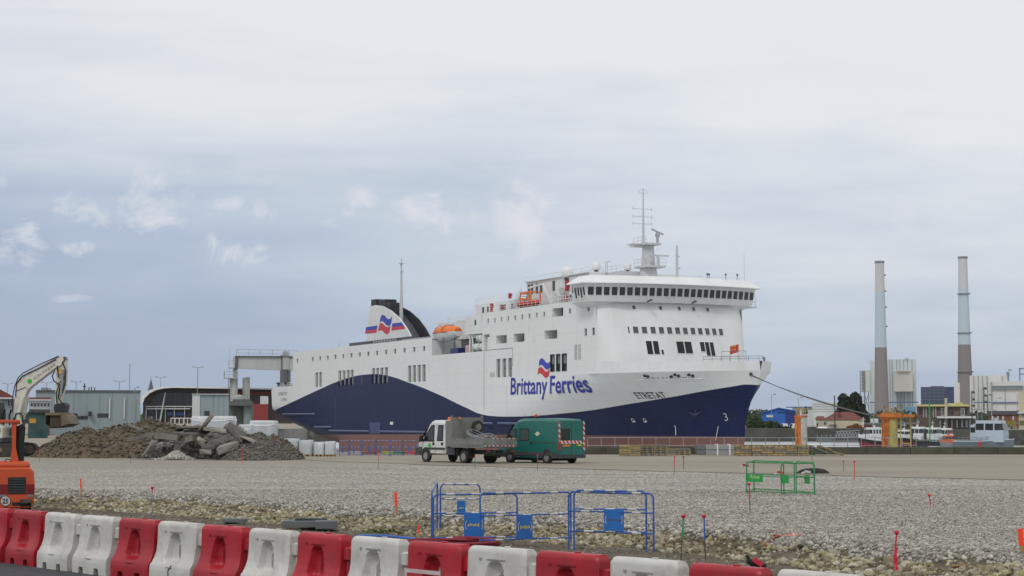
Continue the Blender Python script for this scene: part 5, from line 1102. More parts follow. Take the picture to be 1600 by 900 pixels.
def van():
    p = on_ground(857, 724.5); t = thing('panel_van', 'dark green high roofed van with red and white chevrons on its back', 'van', p, HEAD)
    # local: +x forward, +y left (towards us), origin under the left rear wheel
    G_ = mat('dark_green_paint', (.008, .125, .105), .35, 0, .08, 1, dirt=.25, dcol=(.05, .06, .045), dscale=1.5, spec=.5); W_ = 1.92; y0, y1 = -1.78, .12
    m = MB(); secs = []
    prof = {  # x: (z_low, z_shoulder, z_roof, inset at the roof)
        -.95: (.32, 1.2, 2.34, .1), -.85: (.3, 1.2, 2.42, .09), .5: (.3, 1.2, 2.47, .08), 2.2: (.3, 1.2, 2.46, .08), 2.75: (.3, 1.2, 2.38, .1), 3.1: (.3, 1.2, 2.15, .13), 3.55: (.3, 1.18, 1.62, .17), 3.85: (.3, 1.1, 1.28, .1), 4.3: (.3, .95, 1.02, .08), 4.5: (.35, .75, .8, .12)}
    for x, (zl, zs_, zr, ins) in prof.items():
        yl, yr = y1, y0; e = .12 if x > 4 else 0
        secs.append([(x, yl - .02 - e, zl), (x, yl - e, zl + .25), (x, yl - e, zs_), (x, yl - ins - e * .5, zr - .12 * (zr > 1.4) - .02), (x, yl - ins - .14, zr), (x, yr + ins + .14, zr), (x, yr + ins + e * .5, zr - .12 * (zr > 1.4) - .02), (x, yr + e, zs_), (x, yr + e, zl + .25), (x, yr + .02 + e, zl)])
    m.loft(secs, True); m.build('body', G_, t, smooth=30, bevel=.015)
    def sidepoly(name, pts, m_, d=.012, ywall=None):
        q = MB(); top = lambda z: .12 - (.09 * max(0, (z - 1.2)) / 1.15)
        a = [(x, top(z) + .004, z) for x, z in pts]; b_ = [(x, top(z) + d, z) for x, z in pts]; q.loft([a, b_], True); return q.build(name, m_, t)
    sidepoly('side_window', [(1.55, 1.22), (2.42, 1.22), (2.42, 1.9), (1.6, 1.9)], dark, .010); sidepoly('side_window', [(1.62, 1.27), (2.36, 1.27), (2.36, 1.84), (1.66, 1.84)], glass('van_glass', (.07, .09, .09), .12), .018)  # lighter glass tint stands in for reflections in the panes
    sidepoly('cab_window', [(2.66, 1.2), (3.68, 1.2), (3.2, 1.86), (2.75, 1.9)], dark, .010); sidepoly('cab_window', [(2.73, 1.26), (3.55, 1.26), (3.15, 1.8), (2.8, 1.84)], glass('van_glass'), .02)
    trim = mat('bumper_grey', (.05, .055, .055), .7)
    q = MB(); q.box(-.95, 4.3, .1, .145, .42, .62); q.box(-.9, -.45, .1, .15, .3, .62); q.build('side_moulding', trim, t)
    for x in (2.5, 1.45, .1): sidepoly('door_seam', [(x, .45), (x + .018, .45), (x + .018, 2.1), (x, 2.1)], dark, .008)
    sidepoly('slide_rail', [(-.8, 1.12), (1.4, 1.12), (1.4, 1.16), (-.8, 1.16)], trim, .02); sidepoly('door_handle', [(1.3, 1.05), (1.42, 1.05), (1.42, 1.2), (1.3, 1.2)], dark, .04)
    sidepoly('emblem', [(.62, 1.62), (.84, 1.75), (1.06, 1.62), (.84, 1.49)], mat('emblem_cream', (.6, .58, .45), .5), .012); sidepoly('emblem', [(.75, 1.62), (.84, 1.68), (.93, 1.62), (.84, 1.56)], mat('emblem_orange', (.65, .3, .03), .5), .018)
    for x in (0, 3.25):
        q = MB(); n = 12; q.loft([[(x + (r_) * math.cos(a), .13, .34 + r_ * math.sin(a)) for r_ in (.40, .47)] for a in [math.pi * k / n for k in range(n + 1)]], False, 0, closed=False); q.build('wheel_arch', trim, t)
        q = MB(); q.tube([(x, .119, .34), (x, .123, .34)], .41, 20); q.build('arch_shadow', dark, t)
    for x in (0, 3.25): wheel(t, x, .165, .34, .24, 1); wheel(t, x, -1.77, .34, .24, -1)
    # rear face
    def back(name, y_0, y_1, z0, z1, m_, d=.02): q = MB(); q.box(-.95 - d - .01, -.96, y_0, y_1, z0, z1); return q.build(name, m_, t)
    back('rear_door', y0 + .14, -.845, .5, 2.18, G_, .015); back('rear_door', -.815, y1 - .14, .5, 2.18, G_, .015)
    back('rear_window', -.72, -.12, 1.28, 1.92, gl, .03); back('rear_bumper', y0 + .02, y1 - .02, .3, .5, trim, .1)
    back('number_plate', -.72, -.22, .93, 1.05, mat('plate_orange', (.5, .22, .05), .5), .035); back('yellow_sign', -1.6, -1.15, .93, 1.06, mat('sign_green', (.05, .25, .03), .6), .03); back('yellow_sign', -1.5, -1.25, .96, 1.03, mat('sign_yellow', (.55, .5, .03), .6), .036)
    back('tail_lamp', -.03, .1, .75, 1.15, lamp_red, .035); back('tail_lamp', -1.76, -1.65, .75, 1.15, lamp_red, .035)
    cw = mat('chevron_white', (.55, .54, .52), .5)
    def stripes(y_0, y_1, z0, z1, n, vert):
        for k in range(n):
            m_ = red_paint if k % 2 else cw; q = MB(); x = -.99; a, b_ = k / n, (k + 1) / n
            if vert: za, zb = z0 + (z1 - z0) * a, z0 + (z1 - z0) * b_; s = (z1 - z0) / n * .6; pts = [(y_0, za), (y_1, za + s), (y_1, zb + s), (y_0, zb)]
            else: ya, yb = y_0 + (y_1 - y_0) * a, y_0 + (y_1 - y_0) * b_; s = (y_1 - y_0) / n * .9; pts = [(ya, z0), (yb, z0), (yb + s, z1), (ya + s, z1)]
            q.prism(pts, x, x - .006, 'yz'); q.build('chevron', m_, t)
    stripes(-1.6, .0, 1.08, 1.26, 12, False); stripes(-.02, .1, 1.1, 2.25, 8, True); stripes(-1.76, -1.64, .7, 2.25, 11, True)
    q = MB(); q.tube([(1.95, -.7, 2.46), (1.95, -.7, 2.56)], .09, 12); q.build('beacon_base', dark, t); q = MB(); q.tube([(1.95, -.7, 2.56), (1.95, -.7, 2.66), (1.95, -.7, 2.7)], [.085, .08, .04], 12); q.build('beacon', mat('beacon_red', (.6, .05, .02), .3), t, smooth=40)
    q = MB(); q.box(3.1, 3.3, .16, .34, 1.25, 1.55); q.build('mirror', dark, t, bevel=.02)
    q = MB(); q.prism([(-1.5, 1.3), (-.15, 1.3), (-.25, 2.05), (-1.4, 2.05)], 3.12, 3.5, 'yz'); 
    q = MB(); q.add([(3.12, .0, 2.12), (3.12, -1.66, 2.12), (3.83, -1.7, 1.3), (3.83, .04, 1.3)], [(0, 1, 2, 3)]); q.build('windscreen', gl, t); q = MB(); q.box(-.2, 3.4, -1.6, -.05, .15, .45); q.build('chassis', dark, t)
van()
def truck():
    p = on_ground(727, 724); t = thing('tipper_truck', 'white crew cab tipper truck with a grey bed full of cable coils', 'truck', p, HEAD)
    Wt = white if False else mat('van_white', (.62, .63, .62), .35, 0, .05, 1, dirt=.35, dcol=(.30, .28, .24), dscale=1.6, spec=.5); bed = mat('bed_grey', (.20, .205, .19), .6, .1, .15, 2, dirt=.4, dcol=(.10, .09, .07)); trim = MATS['bumper_grey']
    y1, y0 = .1, -1.9; F0 = 1.62       # rear of the cab; wheelbase 3.6
    prof = {1.72: (.55, 1.25, 2.28, .10), 1.8: (.5, 1.25, 2.34, .09), 3.0: (.5, 1.25, 2.37, .09), 3.35: (.5, 1.25, 2.28, .11), 3.9: (.5, 1.22, 1.62, .15), 4.2: (.5, 1.12, 1.3, .1), 4.5: (.42, .98, 1.05, .1), 4.62: (.42, .8, .86, .14)}
    m = MB(); secs = []
    for x, (zl, zs_, zr, ins) in prof.items():
        e = .1 if x > 4.3 else 0
        secs.append([(x, y1 - .02 - e, zl), (x, y1 - e, zl + .2), (x, y1 - e, zs_), (x, y1 - ins - e * .5, zr - .12 * (zr > 1.4) - .02), (x, y1 - ins - .14, zr), (x, y0 + ins + .14, zr), (x, y0 + ins + e * .5, zr - .12 * (zr > 1.4) - .02), (x, y0 + e, zs_), (x, y0 + e, zl + .2), (x, y0 + .02 + e, zl)])
    m.loft(secs, True); m.build('cab', Wt, t, smooth=30, bevel=.015)
    def sp(name, pts, m_, d=.012):
        q = MB(); top = lambda z: .1 - (.09 * max(0, (z - 1.25)) / 1.05); a = [(x, top(z) + .003, z) for x, z in pts]; b_ = [(x, top(z) + d, z) for x, z in pts]; q.loft([a, b_], True); return q.build(name, m_, t)
    sp('door_window', [(1.95, 1.2), (2.55, 1.2), (2.52, 2.1), (2.0, 2.1)], dark, .01); sp('door_window', [(2.0, 1.27), (2.5, 1.27), (2.48, 2.04), (2.05, 2.04)], gl, .018)
    sp('door_window', [(2.78, 1.15), (3.92, 1.18), (3.72, 1.5), (3.15, 2.1), (2.85, 2.1)], dark, .01); sp('door_window', [(2.84, 1.22), (3.78, 1.24), (3.64, 1.46), (3.12, 2.03), (2.9, 2.03)], gl, .018)
    for x in (2.66, 1.85): sp('door_seam', [(x, .6), (x + .02, .6), (x + .02, 2.15), (x, 2.15)], dark, .008)
    sp('side_moulding', [(1.75, .72), (3.55, .72), (3.55, .84), (1.75, .84)], trim, .03)
    for x in (2.0, 2.83): sp('door_handle', [(x - .05, .98), (x + .12, .98), (x + .12, 1.12), (x - .05, 1.12)], dark, .03)
    q = MB(); q.tube([(3.25, .1, .95), (3.25, .115, .95)], .13, 14); q.build('green_roundel', mat('roundel_green', (.05, .4, .06), .5), t); sp('green_line', [(2.95, .88), (3.7, .94), (3.7, .96), (2.95, .9)], mat('roundel_green', (0, 0, 0)), .01)
    q = MB(); q.box(4.2, 4.72, y0 + .05, y1 - .03, .4, .82); q.box(3.95, 4.3, -.15, y1 + .02, .5, .88); q.build('front_bumper', trim, t, bevel=.04)
    q = MB(); n = 12; q.loft([[(3.6 + r_ * math.cos(a), .115, .36 + r_ * math.sin(a)) for r_ in (.40, .50)] for a in [math.pi * k / n for k in range(n + 1)]], False, 0, closed=False); q.build('wheel_arch', trim, t)
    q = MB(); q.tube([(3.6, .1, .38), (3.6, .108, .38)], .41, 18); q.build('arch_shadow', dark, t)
    q = MB(); q.box(4.35, 4.6, -.25, y1 - .06, .85, 1.0); q.build('headlight', chrome, t)
    q = MB(); q.box(3.75, 3.9, .16, .38, 1.15, 1.5); q.build('mirror', dark, t, bevel=.03); q = MB(); q.add([(3.34, .0, 2.24), (3.34, -1.8, 2.24), (4.16, -1.85, 1.34), (4.16, .05, 1.34)], [(0, 1, 2, 3)]); q.build('windscreen', gl, t)
    wheel(t, 3.6, .15, .36, .22, 1); wheel(t, 3.6, -1.9, .36, .22, -1)
    for yy, sd in ((.16, 1), (-.08, 1), (-1.72, -1), (-1.96, -1)): wheel(t, 0, yy, .36, .2, sd)
    q = MB(); q.box(1.1, 1.68, y0, y1 + .04, .9, 2.34); q.build('tool_locker', bed, t, bevel=.01)
    q = MB(); q.box(1.0, 1.08, y0 - .08, y1 + .1, .9, 2.52)
    for y in (y0 - .06, y1 + .04): q.box(.98, 1.1, y, y + .07, .9, 2.62)
    q.build('headboard', bed, t)
    q = MB()
    for y in (-1.2, -.55): q.box(.94, 1.0, y, y + .05, 1, 2.5)
    q.build('headboard_rib', bed, t)
    q = MB(); q.box(-1.95, 1.0, y0 - .1, y1 + .12, .86, .94); q.build('bed_floor', bed, t)
    q = MB(); q.box(-1.95, .96, y1 + .08, y1 + .13, .94, 1.36); q.box(-1.95, .96, y1 + .1, y1 + .16, 1.02, 1.08); q.box(-1.95, .96, y1 + .1, y1 + .15, 1.3, 1.36); q.build('bed_side', bed, t)
    q = MB(); q.box(-1.95, .96, y0 - .13, y0 - .08, .94, 1.36); q.build('bed_side', bed, t)
    q = MB(); q.box(-2.0, -1.95, y0 - .12, y1 + .12, .92, 1.40); q.box(-2.03, -2.0, -.95, -.87, .92, 1.4); q.build('tailgate', bed, t)
    for k in range(16):
        for z in (.93, 1.33):
            if z > 1.2 and not (3 < k < 9 or k > 11): continue
            y = y1 + .1 - (k + 1) * (2.2 / 16); q = MB(); q.prism([(y, z), (y + .1, z), (y + .137, z + .07), (y + .037, z + .07)], -2.006, -2.012, 'yz'); q.build('chevron', red_paint if k % 2 else MATS['chevron_white'], t)
    q = MB(); q.box(-2.015, -2.004, y1 - .25, y1 - .12, 1.12, 1.22); q.build('green_sticker', MATS['roundel_green'], t)
    q = MB(); q.box(-1.9, 1.7, -1.3, -1.15, .5, .72); q.box(-1.9, 1.7, -.65, -.5, .5, .72); q.box(.9, 1.6, -.1, .08, .45, .85); q.build('chassis', dsteel, t)
    q = MB(); q.box(.5, .56, y1 - .3, y1 + .08, .4, .86); q.build('mudguard', dark, t); q = MB(); q.box(-.5, -.44, y1 - .4, y1 + .1, .3, .86); q.build('mudguard', dark, t); q = MB(); q.tube([(-1.0, -.9, .5), (-1.86, -.9, .5)], .2, 10); q.box(-1.9, -1.85, y0, y1, .45, .62); q.build('rear_underrun', dark, t)
    for y in (-.12, -1.75): q = MB(); q.box(-1.97, -1.92, y - .09, y + .07, .64, .71); q.build('tail_lamp', lamp_red, t)
    # spare wheel on the headboard
    def sring(x, rr): return [(x, -1.45 + rr * math.cos(a), 1.98 + rr * math.sin(a)) for a in [k * math.pi / 9 for k in range(18)]]
    q = MB(); q.loft([sring(.93, .22), sring(.93, .34), sring(.72, .36), sring(.72, .2)], True); sw = q.build('spare_wheel', tyre_m, t, smooth=40); q = MB(); q.loft([sring(.71, .2), sring(.74, .08)], True); q.build('rim', rim_m, sw)
    for x, y, mm_ in ((2.2, -.5, lamp_or),): q = MB(); q.tube([(x, y, 2.36), (x, y, 2.42), (x, y, 2.5), (x, y, 2.54)], [.1, .09, .08, .03], 10); q.build('beacon', mm_, t, smooth=40)
    q = MB(); q.tube([(.97, -.3, 2.48), (.9, -.3, 2.48)], .07, 8); q.build('work_lamp', lamp_or, t)
    # cable coils in the bed: a thing of their own
    c = thing('cable_coil', 'loops of grey cable heaped in the truck bed', 'cable', p + Euler((0, 0, HEAD)).to_matrix() @ Vector((-.3, -.9, .95)), HEAD)
    cm = mat('grey_cable', (.27, .28, .29), .55, 0, .2, 5)
    for k in range(9):
        rx, ry = .95 - .05 * (k % 4), .75 - .05 * (k % 3); pts = [(rx * math.cos(a) + .1 * math.sin(k), ry * math.sin(a), .1 + .07 * k + .14 * math.sin(a * 2 + k) + .12 * math.cos(a - .3)) for a in [i * 2 * math.pi / 24 for i in range(25)]]
        q = MB(); q.tube(pts, .02, 6); q.build('loop', cm, c, smooth=60)
truck()
# ------------------------------------------------------------------ orange digger, left foreground
def digger():
    org = mat('digger_orange', (.52, .07, .018), .4, 0, .08, 1.2, dirt=.25, dcol=(.25, .05, .02), dscale=2, spec=.5)
    Y = 53; p = at(0, 790, Y); t = thing('mini_digger', 'orange compact digger seen from behind, its canopy post cut by the left edge', 'digger', (p.x, Y, -.33), .27)
    k = Y / FPX
    def X(px): return px * k
    def Z(py): return at(0, py, Y).z + .33
    zb, zt, zs_ = Z(795), Z(737), Z(728)
    m = MB(); L0 = X(-50)
    m.loft([[(L0, y, Z(772)), (L0, y, zb + .1), (L0 + .1, y, zb), (X(44), y, zb), (X(51), y, zb + .14), (X(52), y, Z(762)), (X(50), y, Z(738)), (X(44), y, zt + .12), (L0 + .15, y, zt + .12), (L0, y, zt)] for y in (0, .8)], True); m.build('engine_cover', org, t, bevel=.05, smooth=35)
    m = MB(); m.box(L0, X(44), .05, 1.3, zt + .05, Z(721)); m.build('bonnet', org, t, bevel=.1, smooth=35)
    m = MB(); m.prism([(X(12), Z(772)), (X(38), Z(772)), (X(38), Z(746)), (X(11), Z(746))], -.02, .02, 'xz'); m.build('vent_grille', dark, t)
    for z in range(6): q = MB(); q.box(X(13), X(37), -.035, -.018, Z(770) + z * .075, Z(770) + z * .075 + .03); q.build('grille_bar', dsteel, t)
    for a, b_ in ((-10, 11), (39, 51)):
        q = MB(); q.box(X(a), X(b_), -.015, .02, Z(773), Z(757)); q.build('tail_panel', mat('deep_red_lens', (.18, .008, .012), .4), t); q = MB(); q.box(X(a) + .03, X(b_) - .03, -.025, .02, Z(777), Z(773)); q.build('reflector', chrome, t)
    q = MB(); q.tube([(X(8), -.02, Z(783)), (X(8), .02, Z(783))], .15, 20); q.tube([(X(8), -.03, Z(783)), (X(8), .02, Z(783))], .135, 20, m=1); d = q.build('speed_disc', [dark, bandw], t)
    vs, fs = text_mb('25', .2, 0, .006); q = MB(); xa, xb = min(v[0] for v in vs), max(v[0] for v in vs); q.add([(X(8) + (x - (xa + xb) / 2) * .85, -.034, Z(783) - .07 + y) for x, y in vs], fs); q.build('numerals', dark, d)
    q = MB(); q.box(X(18), X(36), -.02, .02, Z(790), Z(785)); q.build('name_strip', dark, t)
    q = MB(); q.tube([(X(5), .15, Z(722)), (X(7), .12, Z(722) + .07), (X(14), .12, Z(722) + .07), (X(16), .15, Z(722))], .015, 6); q.build('grab_handle', dark, t)
    # canopy post and roof bar
    q = MB(); q.prism([(X(14), Z(722)), (X(27), Z(722)), (X(22), Z(700)), (X(22), Z(664)), (X(28), Z(663)), (X(28), Z(656)), (X(15), Z(656)), (X(16), Z(700))], .25, .37, 'xz'); q.build('canopy_post', org, t, bevel=.01)
    q = MB(); q.box(L0, X(28), .2, 1.9, Z(661), Z(656)); q.build('canopy_roof', org, t, bevel=.02)
    q = MB(); q.prism([(L0, Z(722)), (L0 + .2, Z(722)), (L0 + .2, Z(660)), (L0, Z(660))], .25, .37, 'xz'); q.build('canopy_post', org, t, bevel=.01)
    q = MB(); q.tube([(X(28), .5, Z(722)), (X(28), .5, Z(690)), (X(29), .5, Z(668)), (X(27), .5, Z(664))], [.13, .13, .14, .1], 12); q.build('hose_column', dark, t, smooth=40)
    # undercarriage
    for x in (L0 + .1, X(30)):
        q = MB(); q.loft([[(xx, .9 + 1.0 * math.cos(a) * (1 if abs(math.cos(a)) < .9 else 1), .26 + .26 * math.sin(a)) for a in [i * math.pi / 9 for i in range(18)]] for xx in (x, x + .32)], True); q.build('track', tyre_m, t)
    q = MB(); q.box(L0 + .2, X(44), .3, 1.6, .3, zb + .02); q.build('undercarriage', dsteel, t)
digger()
# ------------------------------------------------------------------ white excavator by the heaps
def excavator():
    wh = mat('excavator_white', (.58, .57, .50), .5, 0, .06, 1, dirt=.45, dcol=(.22, .19, .14), dscale=1.5); Y = 117; k = Y / FPX
    p = at(0, 713, Y); t = thing('excavator', 'large white crawler excavator with its raised boom over the soil heap', 'excavator', (p.x, Y, 0), -.1)
    def P(px, py, y=0): return (px * k, y, at(0, py, Y).z)
    def pr(name, pts, y0, y1, m_, parent=t, bev=.03): q = MB(); q.prism([(a * k, at(0, b_, Y).z) for a, b_ in pts], y0, y1, 'xz'); return q.build(name, m_, parent, bevel=bev)
    for y0 in (-1.4, .9):
        q = MB(); n = 28; sec = []
        for i in range(n):
            a = 2 * math.pi * i / n; x = (-35 * k) + (3.1 + .42 * math.cos(a)) * (1 if math.cos(a) > 0 else -1) + .0; sec.append((x, .44 + .44 * math.sin(a)))
        sec = [(-35 * k + sg * 3.1 + .44 * math.cos(a), .46 + .44 * math.sin(a)) for sg, aa in ((1, [-math.pi / 2 + i * math.pi / 8 for i in range(9)]), (-1, [math.pi / 2 + i * math.pi / 8 for i in range(9)])) for a in aa]
        q.prism(sec, y0, y0 + .55, 'xz'); tr = q.build('track', mat('track_steel', (.055, .05, .04), .8, .2, .3, 5), t)
        for i in range(34):
            u = i / 34 * 6.2 - 3.1; 
            for zz in (.90, .02): q = MB(); q.box(-35 * k + u, -35 * k + u + .09, y0 - .02, y0 + .57, zz - .03, zz + .03); q.build('track_shoe', MATS['track_steel'], tr) if i % 2 == 0 and u > .5 else None
        q = MB()
        for xx in (-35 * k + 3.1, -35 * k + 2.0, -35 * k + .9): q.tube([(xx, y0 - .03, .46), (xx, y0 + .05, .46)], .3 if xx > -35 * k + 3 else .16, 14)
        q.build('idler', mat('idler_tan', (.16, .14, .10), .8), t)
    pr('car_body', [(-80, 696), (8, 696), (10, 690), (-80, 690)], -1.2, 1.2, dsteel)
    pr('counterweight_house', [(-90, 690), (13, 690), (17, 683), (17, 668), (12, 663), (-90, 662)], -1.45, .6, wh, bev=.08)
    vs, fs = scribble(.75, .5, 7); q = MB(); q.add([(P(2, 0)[0] + x - .3, -1.47, at(0, 677, Y).z + y) for x, y in vs], fs); q.build('lettering_house', dark, t)
    pr('house_band', [(-90, 691), (17, 691), (17, 684), (-90, 684)], -1.47, .6, dsteel)
    cab = pr('cab', [(-35, 662), (10, 662), (12, 650), (8, 629), (3, 626), (-35, 626)], -1.45, -.3, dsteel, bev=.05)
    pr('cab_window', [(-10, 655), (8, 655), (6, 631), (-10, 631)], -1.48, -1.4, glass('cab_glass', (.10, .16, .15), .1), cab, 0)
    for px, w_ in ((26, 3.5), (16, 2.5)): q = MB(); q.tube([P(px - 3, 664, -.9), P(px - 4, 650, -.9), P(px - 1, 640, -.9)], .06, 6); q.build('grab_rail', dark, t)
    # boom
    bo = pr('boom', [(23, 658), (33, 660), (38, 645), (41, 618), (45, 609), (52, 603), (86, 577), (98, 571), (102, 562), (100, 557), (92, 558), (66, 571), (40, 585), (31, 591), (26, 600), (24, 625)], -.3, .3, wh, bev=.02)
    pr('boom_rib', [(27, 612), (42, 606), (42, 604.5), (27, 610.5)], -.32, .32, slate_p, bo, 0)
    q = MB(); q.tube([P(48, 596, -.33), P(48, 596, -.3)], 3.6 * k, 16); q.build('green_roundel', MATS['roundel_green'], bo)
    vs, fs = scribble(1.7, .2, 4); q = MB(); a = math.radians(33)
    q.add([(P(55, 596)[0] + x * math.cos(a) - y * math.sin(a), -.32, at(0, 594, Y).z + x * math.sin(a) + y * math.cos(a)) for x, y in vs], fs); q.build('lettering_boom', MATS['stamp_grey'], bo)
    for off in (-.34, .34):
        for pts in ([(22, 645), (21, 625), (24, 605), (30, 590), (38, 583), (66, 569), (94, 557)], [(26, 620), (27, 600), (36, 588), (60, 577), (90, 562)]):
            q = MB(); q.tube([P(x, y, off) for x, y in pts], .035, 5); q.build('hydraulic_hose', dark, bo)
    q = MB(); q.tube([P(31, 656, -.5), P(39, 620, -.4)], .13, 10); q.tube([P(31, 656, .5), P(39, 620, .4)], .13, 10); q.build('boom_ram', wh, t)
    pr('boom_foot', [(20, 680), (34, 680), (36, 656), (24, 652)], -.5, .5, dsteel)
    q = MB(); q.box(P(27, 0)[0], P(31, 0)[0], -.6, -.45, P(0, 664)[2], P(0, 658)[2]); q.build('yellow_tag', yellow, t)
    # second white ram in front of the boom foot
    q = MB(); q.tube([P(37, 676, -.7), P(35, 645, -.7)], .14, 10); q.tube([P(41, 675, -.7), P(38, 655, -.7)], .12, 10); q.build('blade_ram', wh, t)
    hs = MB(); hs.tube([P(30, 655, -.8), P(32, 647, -.85), P(38, 645, -.85), P(42, 650, -.8), P(43, 660, -.8)], .05, 6); hs.build('hydraulic_hose', dark, t)
    # stick, quick hitch, bucket
    st = pr('stick', [(89, 575), (97, 571), (104, 560), (105, 575), (104, 600), (97, 630), (91, 634), (88, 630)], -.2, .2, wh, bev=.02)
    q = MB(); q.tube([P(101, 578, -.3), P(99, 618, -.3)], .09, 8); q.build('stick_ram', galv, st); q = MB(); q.tube([P(100, 562, -.25), P(100, 562, .25)], .18, 10); q.build('pivot_pin', dsteel, st)
    for pts in ([(88, 580), (84, 588), (87, 596), (94, 600), (100, 594)], [(100, 566), (106, 580), (105, 600), (101, 615)], [(92, 572), (94, 590), (104, 592), (106, 582)], [(96, 600), (91, 615), (93, 632)], [(97, 605), (95, 622), (102, 632)]):
        q = MB(); q.tube([P(x, y, -.32) for x, y in pts], .045, 5); q.build('hydraulic_hose', dark, st)
    q = MB(); q.box(P(95, 0)[0], P(99, 0)[0], -.36, -.25, P(0, 584)[2], P(0, 577)[2]); q.build('yellow_tag', mat('tag_amber', (.6, .3, .02), .6), st)
    pr('tilt_rotator', [(89, 632), (104, 629), (107, 633), (105, 646), (91, 647), (88, 640)], -.42, .42, black_p)
    bk = mat('bucket_steel', (.17, .135, .085), .6, .3, .25, 3, dirt=.4, dcol=(.08, .065, .045))
    q = MB(); A = [(81, 647), (106, 645), (113, 650), (119, 662), (108, 667), (88, 669), (80, 662)]
    q.loft([[(a * k, y, at(0, b_, Y).z) for a, b_ in A] for y in (-.95, .95)], False); q.prism([(a * k, at(0, b_, Y).z) for a, b_ in A], .92, .97, 'xz'); q.prism([(a * k, at(0, b_, Y).z) for a, b_ in [(104, 646), (113, 650), (119, 662), (106, 666)]], -.97, -.92, 'xz'); q.box(80 * k, 119 * k, -.97, -.9, P(0, 649)[2], P(0, 645)[2]); q.build('bucket', bk, t)
    q = MB(); q.box(86 * k, 104 * k, -.8, -.75, P(0, 667)[2], P(0, 648)[2]); q.build('bucket_inside', mat('bucket_dark', (.06, .048, .03), .9), t)
excavator()
# ------------------------------------------------------------------ heaps of soil, rubble and broken slabs
soil_b = mat('brown_soil', (.115, .088, .055), .95, 0, .45, 1.6, 1., 6, dirt=.8, dcol=(.15, .13, .10), dscale=1.1); soil_g = mat('grey_rubble_soil', (.12, .11, .095), .95, 0, .4, 2, 1., 8, dirt=.6, dcol=(.2, .19, .165), dscale=2)
clod_m = stone_mat('clod_stone', [(.10, .082, .055), (.07, .057, .04), (.15, .13, .095), (.11, .09, .062), (.23, .215, .18), (.085, .072, .05), (.13, .11, .08)]); dgrit_m = stone_mat('dark_grit', [(.20, .19, .165), (.09, .085, .075), (.28, .265, .23), (.14, .13, .11), (.11, .11, .07), (.33, .31, .27)]); slabrock = stone_mat('broken_concrete', [(.20, .19, .17), (.13, .125, .115), (.26, .25, .225), (.16, .15, .14), (.10, .095, .09)])
def cover(t, vs, cnt, r0, r1, m_, name='clods', flt=None):
    P_ = []; S_ = []
    for _ in range(cnt):
        v = random.choice(vs)
        if v[2] < .0 or (flt and not flt(v)): continue
        P_.append((v[0] + random.uniform(-.12, .12), v[1] + random.uniform(-.12, .12), v[2] + random.uniform(-.02, .08))); S_.append(r0 + (r1 - r0) * random.random() ** 3)
    o = stones_mesh(name, np.array(P_), np.array(S_), m_); o.parent = t; tag(o, kind='stuff'); return o
def world_heap(x0, x1, ytop, ybot, Y, ry, seed, name, label, m_, clm, n, rough=.3, cnt=2600, r=(.04, .22), shape=1.7):
    a, b_ = at(x0, ybot, Y), at(x1, ybot, Y); c = (a + b_) / 2; c.z = 0; c.y = Y + ry * .8; h = at((x0 + x1) / 2, ytop, c.y).z
    t, vs = heap(name, label, c, (b_.x - a.x) / 2, ry, h, m_, seed, n=n, rough=rough, shape=shape); cover(t, vs, cnt, r[0], r[1], clm); return t, vs, c
world_heap(26, 335, 671, 713, 113, 4.2, 2.1, 'soil_heap', 'long brown heap of excavated soil behind the excavator bucket', soil_b, clod_m, 80, .22, 9000, (.025, .13), 3.2)
world_heap(140, 310, 661, 712, 114.5, 3.4, 9.7, 'soil_heap', 'higher reddish brown crest of soil rising behind the long heap', soil_b, clod_m, 60, .22, 6000, (.025, .13), 2.6)
world_heap(205, 430, 674, 711, 111, 2.8, 5.4, 'debris_heap', 'grey heap of rubble under the broken concrete slabs', soil_g, slabrock, 60, .35, 3600, (.05, .26), 2.6)
world_heap(325, 466, 680, 718, 106, 3.4, 7.9, 'gravel_heap', 'heap of grey gravel at the right end of the debris', soil_g, dgrit_m, 46, .2, 12000, (.02, .08), 1.7)
world_heap(380, 470, 684, 716, 107.5, 2.6, 4.9, 'soil_heap', 'low olive brown soil spilling right from the gravel heap', soil_b, clod_m, 40, .25, 3000, (.02, .08), 1.8)
def white_gravel():
    P_ = []; S_ = []
    for _ in range(1500): u, v = random.gauss(0, 1), abs(random.gauss(0, .5)); P_.append((at(272 + u * 11, 705, 107).x, 107 + v * .9, max(.02, .45 * math.exp(-u * u * .6) * min(1, v + .3) + random.uniform(-.05, .1)))); S_.append(random.uniform(.03, .08))
    o = stones_mesh('pale_gravel', np.array(P_), np.array(S_), stone_mat('pale_stone', [(.45, .43, .38), (.3, .29, .26), (.6, .58, .52), (.2, .19, .17)])); tag(o, 'small pile of pale gravel in front of the broken slabs', kind='stuff')
white_gravel()
slab_c = mat('broken_slab', (.17, .16, .14), .9, 0, .25, 1.5, .6, 14, dirt=.6, dcol=(.09, .08, .065), dscale=1.2)
